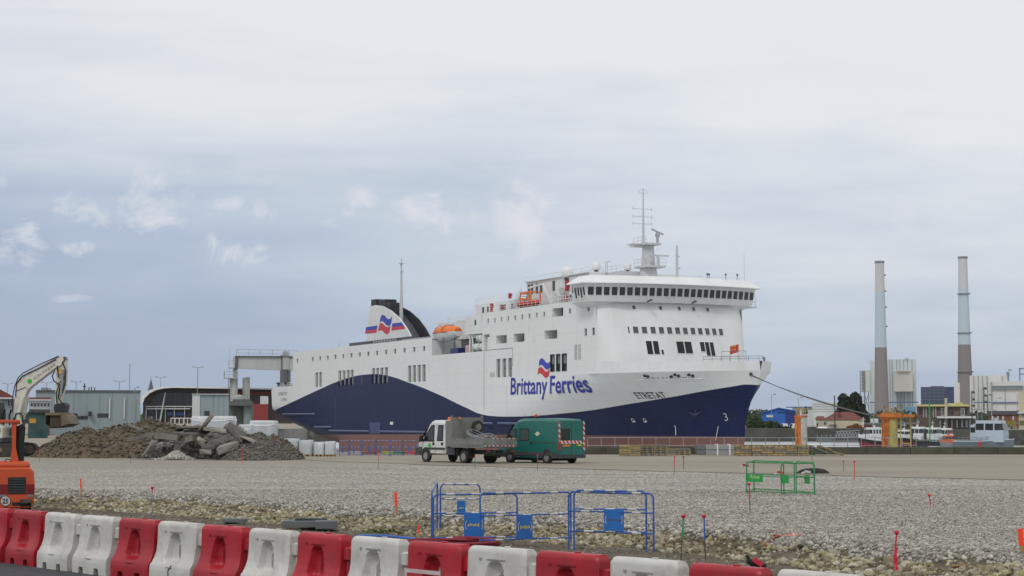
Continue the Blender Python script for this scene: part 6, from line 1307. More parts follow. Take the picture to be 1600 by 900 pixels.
SL = [(228, 681, 110, 3.0, 1.2, .3, -.22, 'long dark slab lying at the left end of the broken concrete'), (245, 690, 109, 2.4, .6, .25, -.3, 'pale edged slab sloping above the two upright ones'), (272, 678, 109.5, 1.6, .9, .12, -.25, 'thin pale plank of concrete pointing up to the right'), (233, 705, 108, 1.3, .6, .25, -.7, 'slab tilted steeply beside the pale gravel, farther left'),
      (237, 698, 107.5, .5, .5, 1.1, .35, 'upright whitish slab standing left of the pale gravel'), (305, 669, 110, 2.8, 1.4, .25, .06, 'wide flat slab balanced on top of the debris like a table'), (300, 677, 109.5, 3.0, 1.3, .3, 0., 'thick flat slab under the table-like one'), (322, 661, 109, .3, .8, 1.9, .65, 'long thin slab sticking up to the right from the debris top'),
      (342, 672, 109, 2.0, 1.2, .28, .12, 'curved looking slab at the top right of the debris'), (340, 689, 108, 2.2, 1., .35, -.42, 'large dark slab sloping down left in the middle of the debris'), (370, 676, 108, 1.7, 1.1, .9, .6, 'big pale boulder like slab at the right of the debris'), (330, 700, 107, 1.1, .8, .5, .2, 'block of concrete low in the debris, right of the grey box'),
      (356, 699, 107, 1.8, .8, .6, -.3, 'broad block leaning low at the right of the debris'), (313, 690, 108, .8, .6, .6, .5, 'lump of concrete in the dark hollow of the debris'), (297, 687, 108, .7, .6, .5, -.3, 'small pale lump above the grey box'), (262, 683, 108.5, 1.8, .9, .5, .1, 'dark block of tarmac behind the pale plank'),
      (280, 671, 110, 1.2, 1., .3, -.5, 'tilted slab at the left top of the debris'), (321, 706, 106.5, .9, .6, .4, 0, 'flat stone at the foot of the debris by the grey box'), (389, 686, 107.5, 1.3, .8, .25, .45, 'slab sloping right into the gravel heap'), (172, 700, 108, 1.1, .25, .14, -.5, 'short plank lying against the brown heap'), (212, 668, 111, 1.2, .5, .15, .4, 'board sticking out of the brown heap top')]
for n_, (px, py, Y, w, d_, h, tilt, lab) in enumerate(SL):
    w *= .8; h *= .7
    c = at(px, py, Y); rr = np.random.default_rng(n_)
    import bmesh
    bm = bmesh.new(); pts = []
    for _ in range(16):
        q = rr.uniform(-1, 1, 3); q = q / max(abs(q)) * rr.uniform(.8, 1); pts.append(bm.verts.new((q[0] * w / 2, q[1] * d_ / 2, q[2] * h / 2)))
    for a in (-1, 1):
        for b_ in (-1, 1):
            for e in (-1, 1):
                if rr.random() < .75: bm.verts.new((a * w / 2 * .97, b_ * d_ / 2, e * h / 2))
    r_ = bmesh.ops.convex_hull(bm, input=bm.verts); bmesh.ops.delete(bm, geom=[g for g in r_['geom_interior'] if isinstance(g, bmesh.types.BMVert)], context='VERTS')
    me = bpy.data.meshes.new('broken_slab'); bm.to_mesh(me); bm.free(); me.materials.append([slab_c, mat('broken_slab_pale', (.27, .255, .225), .9, 0, .2, 1.5, .6, 14, dirt=.6, dcol=(.12, .11, .09), dscale=1.6), mat('broken_slab_dark', (.10, .098, .092), .9, 0, .25, 1.5, .6, 14, dirt=.5, dcol=(.17, .16, .13), dscale=2)][(n_ * 7) % 5 % 3])
    o = bpy.data.objects.new('broken_slab', me); SC.collection.objects.link(o); o.location = c; o.rotation_euler = (rr.uniform(-.15, .15), tilt, rr.uniform(-.3, .3)); tag(o, lab, 'slab', 'broken concrete slabs in the debris heap')
p = on_ground(292, 709); t = thing('grey_bin', 'small dark grey plastic crate standing at the foot of the debris', 'crate', p); q = MB(); q.loft([[(x * s, y * s + .0, z) for x, y in ((-.24, -.2), (.24, -.2), (.24, .2), (-.24, .2))] for z, s in ((0, .9), (.66, 1.0))], True); q.build('tub', slab_m, t, bevel=.02); q = MB(); q.box(-.27, .27, -.23, .23, .6, .68); q.build('rim', slab_m, t, bevel=.01)
t, vs = heap('white_sheet', 'crumpled white plastic sheet on the ground beside the excavator track', on_ground(72, 709), .8, .5, .42, mat('white_plastic', (.62, .63, .64), .5, 0, .1, 3), 4.4, 'sheet', n=20, rough=.3, shape=3)
# ------------------------------------------------------------------ shrink-wrapped packs along the quay
wrap_m = mat('stretch_wrap', (.46, .50, .51), .28, 0, .18, 2, .9, 9, stretch=(1, 1, .4), dirt=.5, dcol=(.28, .30, .30), dscale=1.6, spec=.6); wrap_w = mat('white_wrap', (.66, .67, .67), .4, 0, .1, 2, .8, 7)
def pack(px0, px1, ytop, ybot, Y, lab, white_top=False, d_=1.2, rz=0.):
    a = at(px0, ybot, Y); b_ = at(px1, ybot, Y); h = at(px0, ytop, Y).z; w = b_.x - a.x; t = thing('wrapped_pack', lab, 'pack', ((a.x + b_.x) / 2, Y, 0), rz, 'plastic wrapped packs stored by the quay'); z0 = max(.12, a.z if a.z > .3 else .12)
    q = MB(); rr = random.Random(int(px0)); n = 10
    rings = []
    for z in (z0, z0 + .1, (z0 + h) / 2, h - .12, h): rings.append([((math.cos(v) * (abs(math.cos(v)) ** -.62 if abs(math.cos(v)) > .02 else 0)) * w / 2 * (1 + rr.uniform(-.03, .02)) * (.93 if z == h else 1), (math.sin(v) * (abs(math.sin(v)) ** -.62 if abs(math.sin(v)) > .02 else 0)) * d_ / 2 * (.93 if z == h else 1), z + rr.uniform(-.03, .03)) for v in [k * 2 * math.pi / 24 + .13 for k in range(24)]])
    q.loft(rings, True); q.build('goods', wrap_m, t, smooth=50)
    if white_top: q = MB(); q.loft([[(x * 1.02, y * 1.02, z + rr.uniform(-.02, .02)) for x, y, z in r_] for r_ in ([(a_, b2, h - .28 + .06 * math.sin(i)) for i, (a_, b2, c) in enumerate(rings[3])], [(a_, b2, h + .03) for a_, b2, c in rings[4]])], True); q.build('cover_sheet', wrap_w, t, smooth=50)
    q = MB(); 
    for x in (-w / 2 + .1, 0, w / 2 - .1): q.box(x - .06, x + .06, -d_ / 2, d_ / 2, 0, z0 if z0 < .2 else .12)
    q.box(-w / 2, w / 2, -d_ / 2, d_ / 2, (z0 if z0 < .2 else .12), (z0 if z0 < .2 else .12) + .03); q.build('pallet', wood_m, t)
pack(391, 433, 658, 702, 122, 'tall wrapped pack with a white cover just left of the stern', True, 2.0); pack(300, 368, 651, 690, 121, 'white covered pack whose top shows above the broken slabs', True, 2.2); pack(373, 396, 664, 700, 121.5, 'small white wrapped pack half hidden behind the debris', True)
pack(436, 468, 686, 711, 119, 'grey wrapped pack first in the low row right of the gravel heap'); pack(468, 490, 688, 711, 118.5, 'pale wrapped pack second in the low row right of the gravel heap'); pack(491, 508, 692, 711, 118, 'wrapped pack third in the low row, lower than its neighbours'); pack(508, 524, 690, 711, 118, 'wrapped pack at the right end of the low row beside the barriers')
# frame and white lattice by the debris
t = thing('white_rack', 'white metal rack standing behind the broken slabs', 'rack', at(290, 672, 122)); t.location.z = 0
for k in range(7): q = MB(); q.tube([(-1 + k * .28, 0, 0), (-1 + k * .28, 0, 2.5)], .03, 5); q.build('bar', white, t)
q = MB(); q.beam((-1, 0, 2.5), (.7, 0, 2.5), .06); q.beam((-1, 0, 1.8), (.7, 0, 1.8), .06); q.build('top_rail', white, t)
# blue fences and coiled material by the ship
G2 = 'distant blue fence panels below the ship'
fx = [530, 546, 566, 588, 610, 630, 652]
DL = ['first from the left below the ship, beside the wrapped packs', 'second from the left below the ship', 'third from the left below the ship', 'fourth from the left below the ship', 'fifth from the left below the ship', 'sixth below the ship, next to the white truck']
for k, (a, b_) in enumerate(zip(fx, fx[1:])):
    A = on_ground(a, 713 - (k % 2)); B_ = on_ground(b_ - 2, 712 + (k % 2)); fence_panel('blue fence panel ' + DL[k], 'x', A, B_, 1.02, blue_f, G2, (.25 + .1 * (k % 3), .35, .2, .62), (.6, .1), (0, 0), True, txt=None)
for k, (px, col, nm) in enumerate(((556, (.3, .3, .3), 'grey'), (574, (.20, .06, .05), 'dark red'), (606, (.28, .32, .05), 'yellow green'), (622, (.06, .16, .10), 'green'), (641, (.40, .05, .04), 'bright red'))):
    c = on_ground(px, 711); t = thing('pipe_coil', nm + ' coil of pipe lying behind the distant blue fences', 'coil', (c.x, c.y + 1.0, 0))
    q = MB(); m_ = mat('coil_' + nm.replace(' ', '_'), col, .6)
    for j in range(2): q.tube([(.55 * math.cos(a), .5 * math.sin(a), .08 + j * .1) for a in [i * math.pi / 8 for i in range(17)]], .05, 6)
    q.build('loops', m_, t)
# ------------------------------------------------------------------ quay rail, kerb wall, pallets, dolphins
def quay_edge():
    wall_m = mat('mossy_concrete', (.085, .083, .06), .95, 0, .35, .8, .5, 12, dirt=.8, dcol=(.05, .055, .035), dscale=.5)
    t = thing('kerb_wall', 'low mossy concrete wall along the quay edge behind the pallets', 'wall', (40, 124.4, 0))
    x = at(880, 700, 124).x - 40
    while x < 4000:
        w = 3.0 if x < 20 else 300; q = MB(); q.box(x, x + w - .03, -.2, .2, 0, .52 + .012 * math.sin(x)); q.build('wall_block', wall_m, t, bevel=.03); x += w
        if x > 900: break
    for (x, y, rx, lab) in ((1395 + 140, 706, 1.1, 'low tuft of green weeds at the foot of the kerb wall'),):
        c = on_ground(1540 - 40, 710); weeds('weeds', lab, c, rx, .35, 260)
    r0 = thing('quay_railing', 'grey tubular railing on the quay edge in front of the ship bow', 'railing', (at(918, 700, 124.8).x, 124.8, 0))
    L_ = at(1440, 700, 124.8).x - r0.location.x; n = int(L_ / .95)
    for k in range(n + 1): q = MB(); q.tube([(k * .95, 0, 0), (k * .95, 0, 1.15)], .028, 6); q.build('post', galv, r0)
    for z in (1.15, .62): q = MB(); q.tube([(0, 0, z), (n * .95, 0, z)], .024, 6); q.build('rail_bar', galv, r0)
def weeds(name, label, c, rx, h, n, col=(.10, .12, .03), rz=0):
    q = MB()
    for _ in range(n):
        x, y = random.gauss(0, rx * .5), random.gauss(0, .2); hh = h * random.uniform(.3, 1) * math.exp(-(x / rx) ** 2); a = random.uniform(0, 6.28); lx, ly = .08 * math.cos(a), .08 * math.sin(a); w = .02
        q.add([(x - w, y, 0), (x + w, y, 0), (x + lx + w * .7, y + ly, hh * .7), (x + lx * 2.2, y + ly * 2.2, hh)], [(0, 1, 2), (0, 2, 3)])
    o = q.build(name, mat('weed_green', col, .8, 0, .4, 3)); o.location = c; tag(o, label, 'plant', kind='stuff'); return o
quay_edge()
for k, (px, py, w, lab) in enumerate(((430, 812, .8, 'sparse yellow green weeds in the rubble left of the grey slabs'), (985, 846, .7, 'small weeds in the rubble below the doubled blue panels'), (1230, 868, .8, 'yellowish weeds at the foot of the rubble right of the blue sleeved stake'), (1340, 876, .9, 'weed tufts in the rubble left of the crimson stake'), (600, 832, .7, 'small weeds in the rubble by the broad orange lath'))): weeds('weeds', lab, on_ground(px, py, -.36), w, .13, 70, (.16, .17, .04))
wood_p = mat('pallet_wood', (.27, .215, .125), .85, 0, .28, 2.5, stretch=(.6, 4, 4), dirt=.4, dcol=(.12, .10, .075), dscale=2); wood_y = mat('pallet_wood_fresh', (.36, .27, .12), .85, 0, .25, 2.5, stretch=(.6, 4, 4), dirt=.25, dcol=(.16, .12, .06)); wood_g = mat('pallet_wood_grey', (.20, .19, .17), .9, 0, .2, 2.5, stretch=(.6, 4, 4))
def pallet_mesh(m_, solid, w=1.2, d_=1.0, h=.145):
    q = MB()
    if solid:
        for y in (-d_ / 2 + .03, d_ / 2 - .03): q.box(-w / 2, w / 2, y - .03, y + .03, .035, h - .03)
    for k in range(7): y = -d_ / 2 + .05 + k * (d_ - .1) / 6; q.box(-w / 2, w / 2, y - .05, y + .05, h - .022, h)
    for x in (-w / 2 + .05, 0, w / 2 - .05):
        q.box(x - .05, x + .05, -d_ / 2, d_ / 2, h - .044, h - .0225); q.box(x - .05, x + .05, -d_ / 2, d_ / 2, 0, .022)
        for y in (-d_ / 2 + .06, 0, d_ / 2 - .06): q.box(x - .05, x + .05, y - .055, y + .055, .0225, h - .0445)
    return q.mesh('pallet', m_)
PM = [pallet_mesh(wood_p, True), pallet_mesh(wood_y, True), pallet_mesh(wood_g, True)]; PO = [pallet_mesh(wood_p, False), pallet_mesh(wood_y, False), pallet_mesh(wood_g, False)]
ORD = ['bottom', 'second from the ground', 'third from the ground', 'fourth from the ground', 'fifth from the ground']
def stack(px0, px1, ybot, n, where, kinds, end=False):
    a = on_ground(px0, ybot); b_ = on_ground(px1, ybot); w = (b_.x - a.x); sc = w / (1.2 if not end else 1.0)
    for k in range(n):
        o = bpy.data.objects.new('pallet', (PO if end else PM)[kinds[k % len(kinds)]]); SC.collection.objects.link(o)
        o.location = ((a.x + b_.x) / 2 + random.uniform(-.02, .02), a.y + .55, .146 * k * 1.0 + .013); o.scale = (sc, 1, 1.0) if not end else (1, sc, 1.0); o.rotation_euler = (0, 0, random.uniform(-.02, .02) + (math.pi / 2 if end else 0))
        pos = 'top' if k == n - 1 and n > 1 else ORD[min(k, 4)]
        tag(o, f'wooden pallet, {pos} in the {where}', 'pallet', 'wooden pallets stacked along the kerb wall')
stack(969, 985, 713, 5, 'leftmost pale stack near the railing', [0, 1, 1]); stack(985, 1001, 713, 5, 'second stack from the left', [1, 0, 0]); stack(1001, 1020.5, 712.5, 5, 'third stack, seen with dark gaps', [2, 0, 2], True); stack(1021.5, 1043, 712.5, 5, 'fourth stack, right end of the first group', [0, 2, 0], True)
stack(1043, 1060, 711.5, 3, 'low left stack before the grey packs', [0, 2]); stack(1060, 1079, 711.5, 3, 'low right stack before the grey packs', [0, 0, 2], True)
nm_ = ['first column right of the grey packs', 'second column right of the grey packs', 'third column right of the grey packs', 'fourth column of the long group', 'fifth column of the long group', 'sixth column of the long group', 'last column before the ramp of pallets']
for k, (a, b_) in enumerate(((1150, 1157), (1158, 1174.5), (1175.5, 1192), (1193, 1209), (1210, 1228), (1229, 1245.5), (1246.5, 1264))): stack(a, b_, 712.5, 5, nm_[k], [0, 1, 0, 2, 1][k % 3:] + [0])
# a ramp of pallets sliding down at the right end
for k, (x0, x1, z0, z1, kd) in enumerate(((1266, 1295, .62, .10, 2), (1280, 1300, .60, .35, 0), (1290, 1320, .36, .02, 0), (1270, 1292, .25, .08, 2))):
    a = on_ground(x0, 712.5); b_ = on_ground(x1, 712.5); o = bpy.data.objects.new('pallet', PM[kd]); SC.collection.objects.link(o); o.location = ((a.x + b_.x) / 2, a.y + .5 + .1 * k, (z0 + z1) / 2); o.rotation_euler = (0.0, math.atan2(z0 - z1, b_.x - a.x), 0); o.scale = ((b_.x - a.x) / 1.2, 1, .8)
    tag(o, ['grey pallet sliding down at the left of the pallet ramp', 'pale pallet on top of the pallet ramp', 'pale pallet at the lower right end of the pallet ramp', 'grey pallet underneath the pallet ramp'][k], 'pallet', 'wooden pallets stacked along the kerb wall')
weeds('weeds', 'dark weeds growing between the last pallet column and the ramp', on_ground(1266, 711), .3, .55, 90, (.05, .08, .02))
# grey packs of boards strapped together
for k, (x0, x1, lab) in enumerate(((1089, 1103, 'dark grey board pack, left one beside the low pallets'), (1103, 1150, 'light grey strapped board pack beside the long pallet row'))):
    a = on_ground(x0, 711.5); b_ = on_ground(x1, 711.5); t = thing('board_pack', lab, 'pack', a + Vector((0, .1, .013))); w = b_.x - a.x
    gm = mat('board_grey', (.22, .23, .23) if k else (.15, .155, .155), .8, 0, .1, 2) if not k else mat('board_grey_light', (.30, .31, .31), .8, 0, .1, 2)
    for j in range(6): q = MB(); q.box(.02 * (j % 2), w - .02 * ((j + 1) % 2), 0, 1.1, .02 + j * .105 + (.05 if j > 2 else 0), .02 + j * .105 + .095 + (.05 if j > 2 else 0)); q.build('board', gm, t)
    if k:
        for x in (.75, w - .45): q = MB(); q.box(x, x + .1, -.02, 1.12, 0, .74); q.build('strap', white, t)
# mooring dolphins: rusty steel columns on the quay
rust = mat('orange_rust_paint', (.48, .15, .03), .75, 0, .35, 1.5, dirt=.95, dcol=(.12, .045, .025), dscale=1.6); ochre = mat('ochre_paint', (.36, .31, .10), .7, 0, .25, 1, dirt=.8, dcol=(.22, .14, .05), dscale=1.2); cream = mat('cream_paint', (.40, .41, .37), .7, 0, .15, 1, dirt=.9, dcol=(.28, .10, .04), dscale=1.1)
def dolphin(px, w_px, ytop, Y, lab, plat, half):
    c = at(px, 700, Y); r = w_px / 2 * Y / FPX; zt = at(px, ytop, Y).z; t = thing('mooring_dolphin', lab, 'dolphin', (c.x, Y, -6))
    n = 24
    for k, (m_, a0, a1) in enumerate(((half[0], math.pi * .72, math.pi * 1.42), (half[1], math.pi * 1.42, math.pi * 2.72))):
        q = MB(); A = [a0 + (a1 - a0) * i / 10 for i in range(11)]; q.loft([[(r * math.cos(a), r * math.sin(a), z) for a in A] for z in (0, zt + 6)], False, 0, closed=False); q.build('column', m_, t, smooth=40)
    q = MB(); q.tube([(0, 0, zt + 6 - .25), (0, 0, zt + 6)], r * 1.08, 24); q.build('collar', rust, t)
    q = MB(); 
    for k in range(9): q.beam((-r * .75, -r * .75, 3.5 + k * .8), (-r * .35, -r * 1.02, 3.5 + k * .8), .1)
    q.beam((-r * .85, -r * .7, 3), (-r * .85, -r * .7, zt + 5.8), .12); q.beam((-r * .3, -r * 1.04, 3), (-r * .3, -r * 1.04, zt + 5.8), .12); q.build('ladder', rust, t)
    if plat:
        q = MB(); q.box(-r * 1.35, r * 2.9, -r * 1.2, r * 1.2, zt + 6, zt + 6.35); q.box(-r * 1.35, r * 1.2, -r * 1.3, -r * 1.2, zt + 6.0, zt + 6.5); q.build('platform', rust, t)
        q = MB(); x = r * 1.9
        for z in (.8, 2.6): q.beam((x - .6, -.4, 3 + z), (x + .6, -.4, 3 + z), .12)
        for xx in (x - .6, x + .6): q.beam((xx, -.4, 1.5), (xx, -.4, zt + 6), .13)
        q.build('access_frame', ochre, t)
    for dx, rr_, hh in ((-.5, .3, .75), (.35, .22, .9), (.75, .18, .6)): q = MB(); q.tube([(dx * r, 0, zt + 6.1), (dx * r, 0, zt + 6.1 + hh), (dx * r, 0, zt + 6.2 + hh)], [rr_ * r, rr_ * r, rr_ * r * .6], 10); q.build('bollard', mat('bollard_tan', (.25, .22, .16), .8, 0, .2, 2), t, smooth=40)
    q = MB(); q.tube([(.95 * r, 0, zt + 6.2), (.8 * r, 0, zt + 7.2)], [.2, .07], 8); q.build('hook', dark, t)
    rail(q2 := MB(), [(-r, -r, zt + 6.2), (r, -r, zt + 6.2)], .7, .8, .03, 2); q2.build('guard_rail', ochre, t); return t
dolphin(1252, 19, 649, 235, 'shorter rust and cream mooring dolphin nearer the ferry bow', False, (rust, cream)); dolphin(1390.5, 25, 652, 215, 'ochre yellow and orange mooring dolphin with a flat platform on top', True, (rust, ochre))
# mooring lines
d1 = at(1374, 654, 215)
for k, (dy, sg) in enumerate(((0, 1.0), (.35, .7))):
    a = ship_world(3.2, hull_w(3.2, 8.8) + .1, 8.8 - dy * .4); pts = catenary(a, d1 + Vector((0, dy, .2)), sg * .6, 24)
    q = MB(); q.tube(pts, .055, 5); tag(q.build('mooring_line', rope_m, smooth=60), ['lower of the two dark mooring lines from the bow to the yellow dolphin', 'upper of the two dark mooring lines from the bow to the yellow dolphin'][k], 'rope')
a = ship_world(46, 12.6, 20.7); b_ = ship_world(17.4, hull_w(17.4, 8.8) + .2, 8.8); q = MB(); q.tube(catenary(a, b_, 1.6, 20), .05, 5); tag(q.build('mooring_line', rope_m, smooth=60), 'thin slack line hanging from the rescue boat down to the hull fairlead', 'rope')
# ------------------------------------------------------------------ buildings across the harbour and behind the heaps
def bt(name, label, cat, px, Y, group=None): c = at(px, 657, Y); return thing(name, label, cat, (c.x, Y, 0), -math.atan2(c.x, Y), group)
class PB:
    "builder working in photo columns at one depth: x in pixels, heights in pixels, depth in metres behind the front"
    def __init__(s, t, Y): s.t = t; s.Y = Y; s.x0 = t.location.x; s.z0 = t.location.z
    def X(s, px):
        u = at(px, 657, 1.).x; r = s.t.rotation_euler.z; return (u * s.Y - s.x0) / (math.cos(r) - u * math.sin(r))
    def Z(s, py): return at(800, py, s.Y).z - s.z0
    def box(s, name, m, x0, x1, yt, yb, d0=0, d1=10, parent=None):
        q = MB(); zb = s.Z(yb) if yb is not None else -s.z0; q.box(s.X(x0), s.X(x1), d0, d1, zb, s.Z(yt)); return q.build(name, m, parent or s.t)
    def poly(s, name, m, pts, d0, d1, parent=None): q = MB(); q.prism([(s.X(a), s.Z(b_)) for a, b_ in pts], d0, d1, 'xz'); return q.build(name, m, parent or s.t)
    def tube(s, name, m, pts, r, parent=None, d=0, n=6): q = MB(); q.tube([(s.X(a), d, s.Z(b_)) for a, b_ in pts], r, n); return q.build(name, m, parent or s.t)
clad_b = mat('blue_grey_cladding', (.27, .33, .35), .6, 0, .05, .1, stretch=(1, 1, .12), dirt=.6, dcol=(.17, .21, .21), dscale=.35); clad_w = mat('pale_cladding', (.56, .59, .58), .6, 0, .05, .05, stretch=(1, 1, .1), dirt=.3, dcol=(.36, .37, .35), dscale=.1); clad_d = mat('cladding_joint', (.20, .23, .24), .7)
roof_r = mat('red_roof_tiles', (.155, .05, .04), .85, 0, .2, .8, dirt=.4, dcol=(.13, .06, .045)); render_c = mat('cream_render', (.50, .46, .34), .85, 0, .08, .4, dirt=.3, dcol=(.32, .29, .22)); brick_m = mat('brown_brick', (.11, .075, .06), .9, 0, .25, .6, dirt=.4, dcol=(.2, .18, .16)); darkglass = glass('far_glass', (.03, .035, .04), .2); winfr = mat('window_white', (.55, .56, .55), .6)
# long warehouse at the left
t = bt('warehouse', 'long blue grey warehouse with streaked walls behind the excavator', 'building', 140, 300); b = PB(t, 300)
b.box('wall', clad_b, 55, 219, 611, None, 0, 40)
b.box('parapet', mat('parapet_grey', (.13, .15, .15), .8, 0, .3, .3, dirt=.6, dscale=.4), 55, 219.5, 609.5, 612, -.25, 40.2)
for x0, x1, y0, y1 in ((108, 121, 646, 655), (127, 137, 650, 655), (152, 169, 646, 652), (121, 130, 650, 655)): b.box('window_strip', darkglass, x0, x1, y0, y1, -.1, 0)
for x in (171, 194, 210): b.tube('downpipe', clad_w, [(x, 622), (x, 654)], .14, d=-.2)
for x in (75, 95, 115, 135, 155, 175, 198): b.box('cladding_joint', clad_d, x, x + .5, 612, None, -.04, 0)
b.box('roof_plant', clad_d, 62, 72, 605, 610, 5, 9); b.box('roof_plant', clad_b, 73, 77, 606, 610, 5, 9)
b.tube('roof_mast', dsteel, [(131, 609), (131, 598)], .12, d=6); b.tube('roof_mast', dsteel, [(138, 609), (138, 604)], .1, d=6); b.tube('roof_mast', dsteel, [(142, 609), (142, 603)], .1, d=6); b.tube('roof_mast', dsteel, [(147, 609), (147, 604)], .1, d=6); b.tube('roof_mast', dsteel, [(128, 603), (134, 603)], .08, d=6)
b.box('chimney_pot', black_p, 138, 143, 643, 650, -1, -.2)
# two low houses between arm and cab
t = bt('office_block', 'low office block with white window bands seen through the excavator arm', 'building', 60, 280); b = PB(t, 280)
b.box('wall', brick_m, 45, 78, 627, None, 0, 12); b.box('roof_band', mat('band_red', (.17, .05, .045), .8), 44, 79, 621, 624, -.3, 12.2); b.box('white_band', winfr, 44, 79, 624, 626, -.3, 12.2); b.box('lower_band', winfr, 44, 79, 637, 638.5, -.3, 0); b.box('upper_wall', clad_b, 45, 78, 626, 641, -.1, 0)
for k in range(6): o = b.box('window', winfr, 47 + k * 5.2, 51 + k * 5.2, 628, 636, -.2, 0); b.box('pane', darkglass, 47.5 + k * 5.2, 50.5 + k * 5.2, 629, 635, -.25, -.2, o)
t = bt('house', 'red roofed house at the left edge behind the excavator cab', 'house', 5, 290); b = PB(t, 290)
b.box('wall', clad_b, -40, 22, 622, None, 0, 14); q = MB(); q.prism([(b.X(-42), b.Z(622)), (b.X(24), b.Z(622)), (b.X(12), b.Z(615)), (b.X(-8), b.Z(605)), (b.X(-30), b.Z(607))], -.8, 15, 'xz'); q.build('roof', roof_r, t); b.box('gutter', winfr, -42, 24, 621, 623.5, -1, -.8)
for x in (11, 16): o = b.box('window', winfr, x, x + 4, 625, 635, -.12, 0); b.box('pane', darkglass, x + .6, x + 3.4, 626, 634, -.2, -.12, o)
t = bt('garden_shed', 'teal and dark sheds under the excavator boom', 'shed', 62, 240); b = PB(t, 240); b.box('wall', mat('teal_boards', (.04, .085, .085), .8, 0, .2, .5), 44, 75, 645, None, 0, 6); b.box('roof', dsteel, 43, 76, 643, 645, -.3, 6.2); b.box('orange_tank', mat('tank_amber', (.5, .25, .03), .6), 46, 56, 654, 661, -2, -1)
# ferry terminal with curved white roof
t = bt('terminal_building', 'dark glazed terminal with a curved white roof behind the heaps', 'building', 330, 440); b = PB(t, 440)
prof_o = [(218, 628), (222, 619), (232, 611), (244, 606.5), (256, 604.5), (270, 604), (470, 607.5)]; prof_i = [(470, 609.5), (270, 606.5), (256, 607.5), (244, 610), (234, 615), (226, 623), (223, 632)]
b.poly('roof', mat('roof_white', (.70, .71, .71), .5), prof_o + prof_i, -4, 60)
b.poly('facade', mat('dark_facade', (.075, .055, .055), .6, 0, .35, .3, dirt=.5, dcol=(.12, .10, .10)), [(223, 660), (223, 628), (234, 616), (246, 610), (270, 608), (470, 610.5), (470, 660)], 0, 58)
b.poly('glazing', darkglass, [(232, 634), (238, 622), (250, 614), (300, 614), (300, 634)], -.3, 0)
for x in range(240, 300, 15): b.box('mullion', dsteel, x, x + .6, 614, 634, -.5, -.3)
b.box('red_band', mat('band_brick', (.22, .05, .045), .8), 356, 425, 612, 617, -.3, 0); b.box('eave_band', clad_w, 228, 300, 634.5, 636, -1.5, 0); b.box('eave_band', clad_w, 230, 297, 638, 639.5, -1.5, 0)
for x in (228, 244, 258, 272, 288): b.box('column', clad_w, x, x + .8, 636, None, -1.2, -.6)
b.box('blue_panel', mat('panel_blue', (.05, .08, .22), .6), 262, 290, 644, 649, -.5, 0); b.box('shop_glass', darkglass, 228, 262, 640, 655, -.3, 0)
b.box('red_annex', mat('annex_red', (.25, .04, .035), .8, 0, .15, .3), 394, 416, 632, None, -14, -4); b.box('annex_window', winfr, 404, 416, 620, 632, -14, -13); 
b.tube('roof_strut', clad_w, [(250, 660), (258, 614)], .18, d=-2)
# white-grey cabin block
t = bt('cabin_block', 'pale blue grey portable office block in front of the terminal', 'building', 328, 330); b = PB(t, 330)
b.box('wall', clad_b, 312, 357, 616, None, 0, 14); b.box('end_wall', clad_w, 300, 312, 616, None, -.2, 14); b.box('roof_edge', winfr, 299.5, 357.5, 615.3, 616.4, -.4, 14.3); b.box('window', darkglass, 319, 327, 642, 650, -.15, 0)
for x in (333, 341, 349): b.box('wall_joint', clad_d, x, x + .4, 617, None, -.05, 0)
# church spire
t = bt('church_spire', 'slender dark church spire far behind the warehouse', 'spire', 235, 900); b = PB(t, 900); q = MB(); x = b.X(235); q.loft([[(x + r * math.cos(a), r * math.sin(a), b.Z(z)) for a in [k * math.pi / 4 for k in range(8)]] for z, r in ((640, 1.9), (612, 1.7), (600, .7), (592, .08))], True); q.build('spire', mat('spire_slate', (.09, .11, .15), .8), t); b.tube('cross', dsteel, [(235, 593), (235, 588)], .08)
# lamp posts
def lamp(px, ytop, Y, kind, lab, ybase=None):
    t = bt('lamp_post', lab, 'lamp post', px, Y, 'lamp posts round the harbour'); b = PB(t, Y); m_ = galv if kind != 'dark' else dsteel
    b.tube('pole', m_, [(px, 670), (px, ytop)], max(.09, .3 * Y / FPX)); k = Y / FPX
    if kind == 'double':
        b.tube('arm', m_, [(px - 7, ytop - 1), (px, ytop), (px + 7, ytop - 1)], .22 * k + .03)
        for s in (-1, 1): q = MB(); q.box(b.X(px + s * 7) - 1.6 * k, b.X(px + s * 7) + 1.6 * k, -.2, .2, b.Z(ytop - .6), b.Z(ytop - 1.8)); q.build('lamp_head', m_, t)
    elif kind == 'v':
        b.tube('arm', m_, [(px - 3, ytop - 2), (px, ytop), (px + 4, ytop - 2)], .4 * k)
    else:
        b.tube('arm', m_, [(px, ytop), (px + 4, ytop - 1)], .3 * k); q = MB(); q.box(b.X(px + 3), b.X(px + 7), -.25, .25, b.Z(ytop), b.Z(ytop - 1.8)); q.build('lamp_head', m_, t)
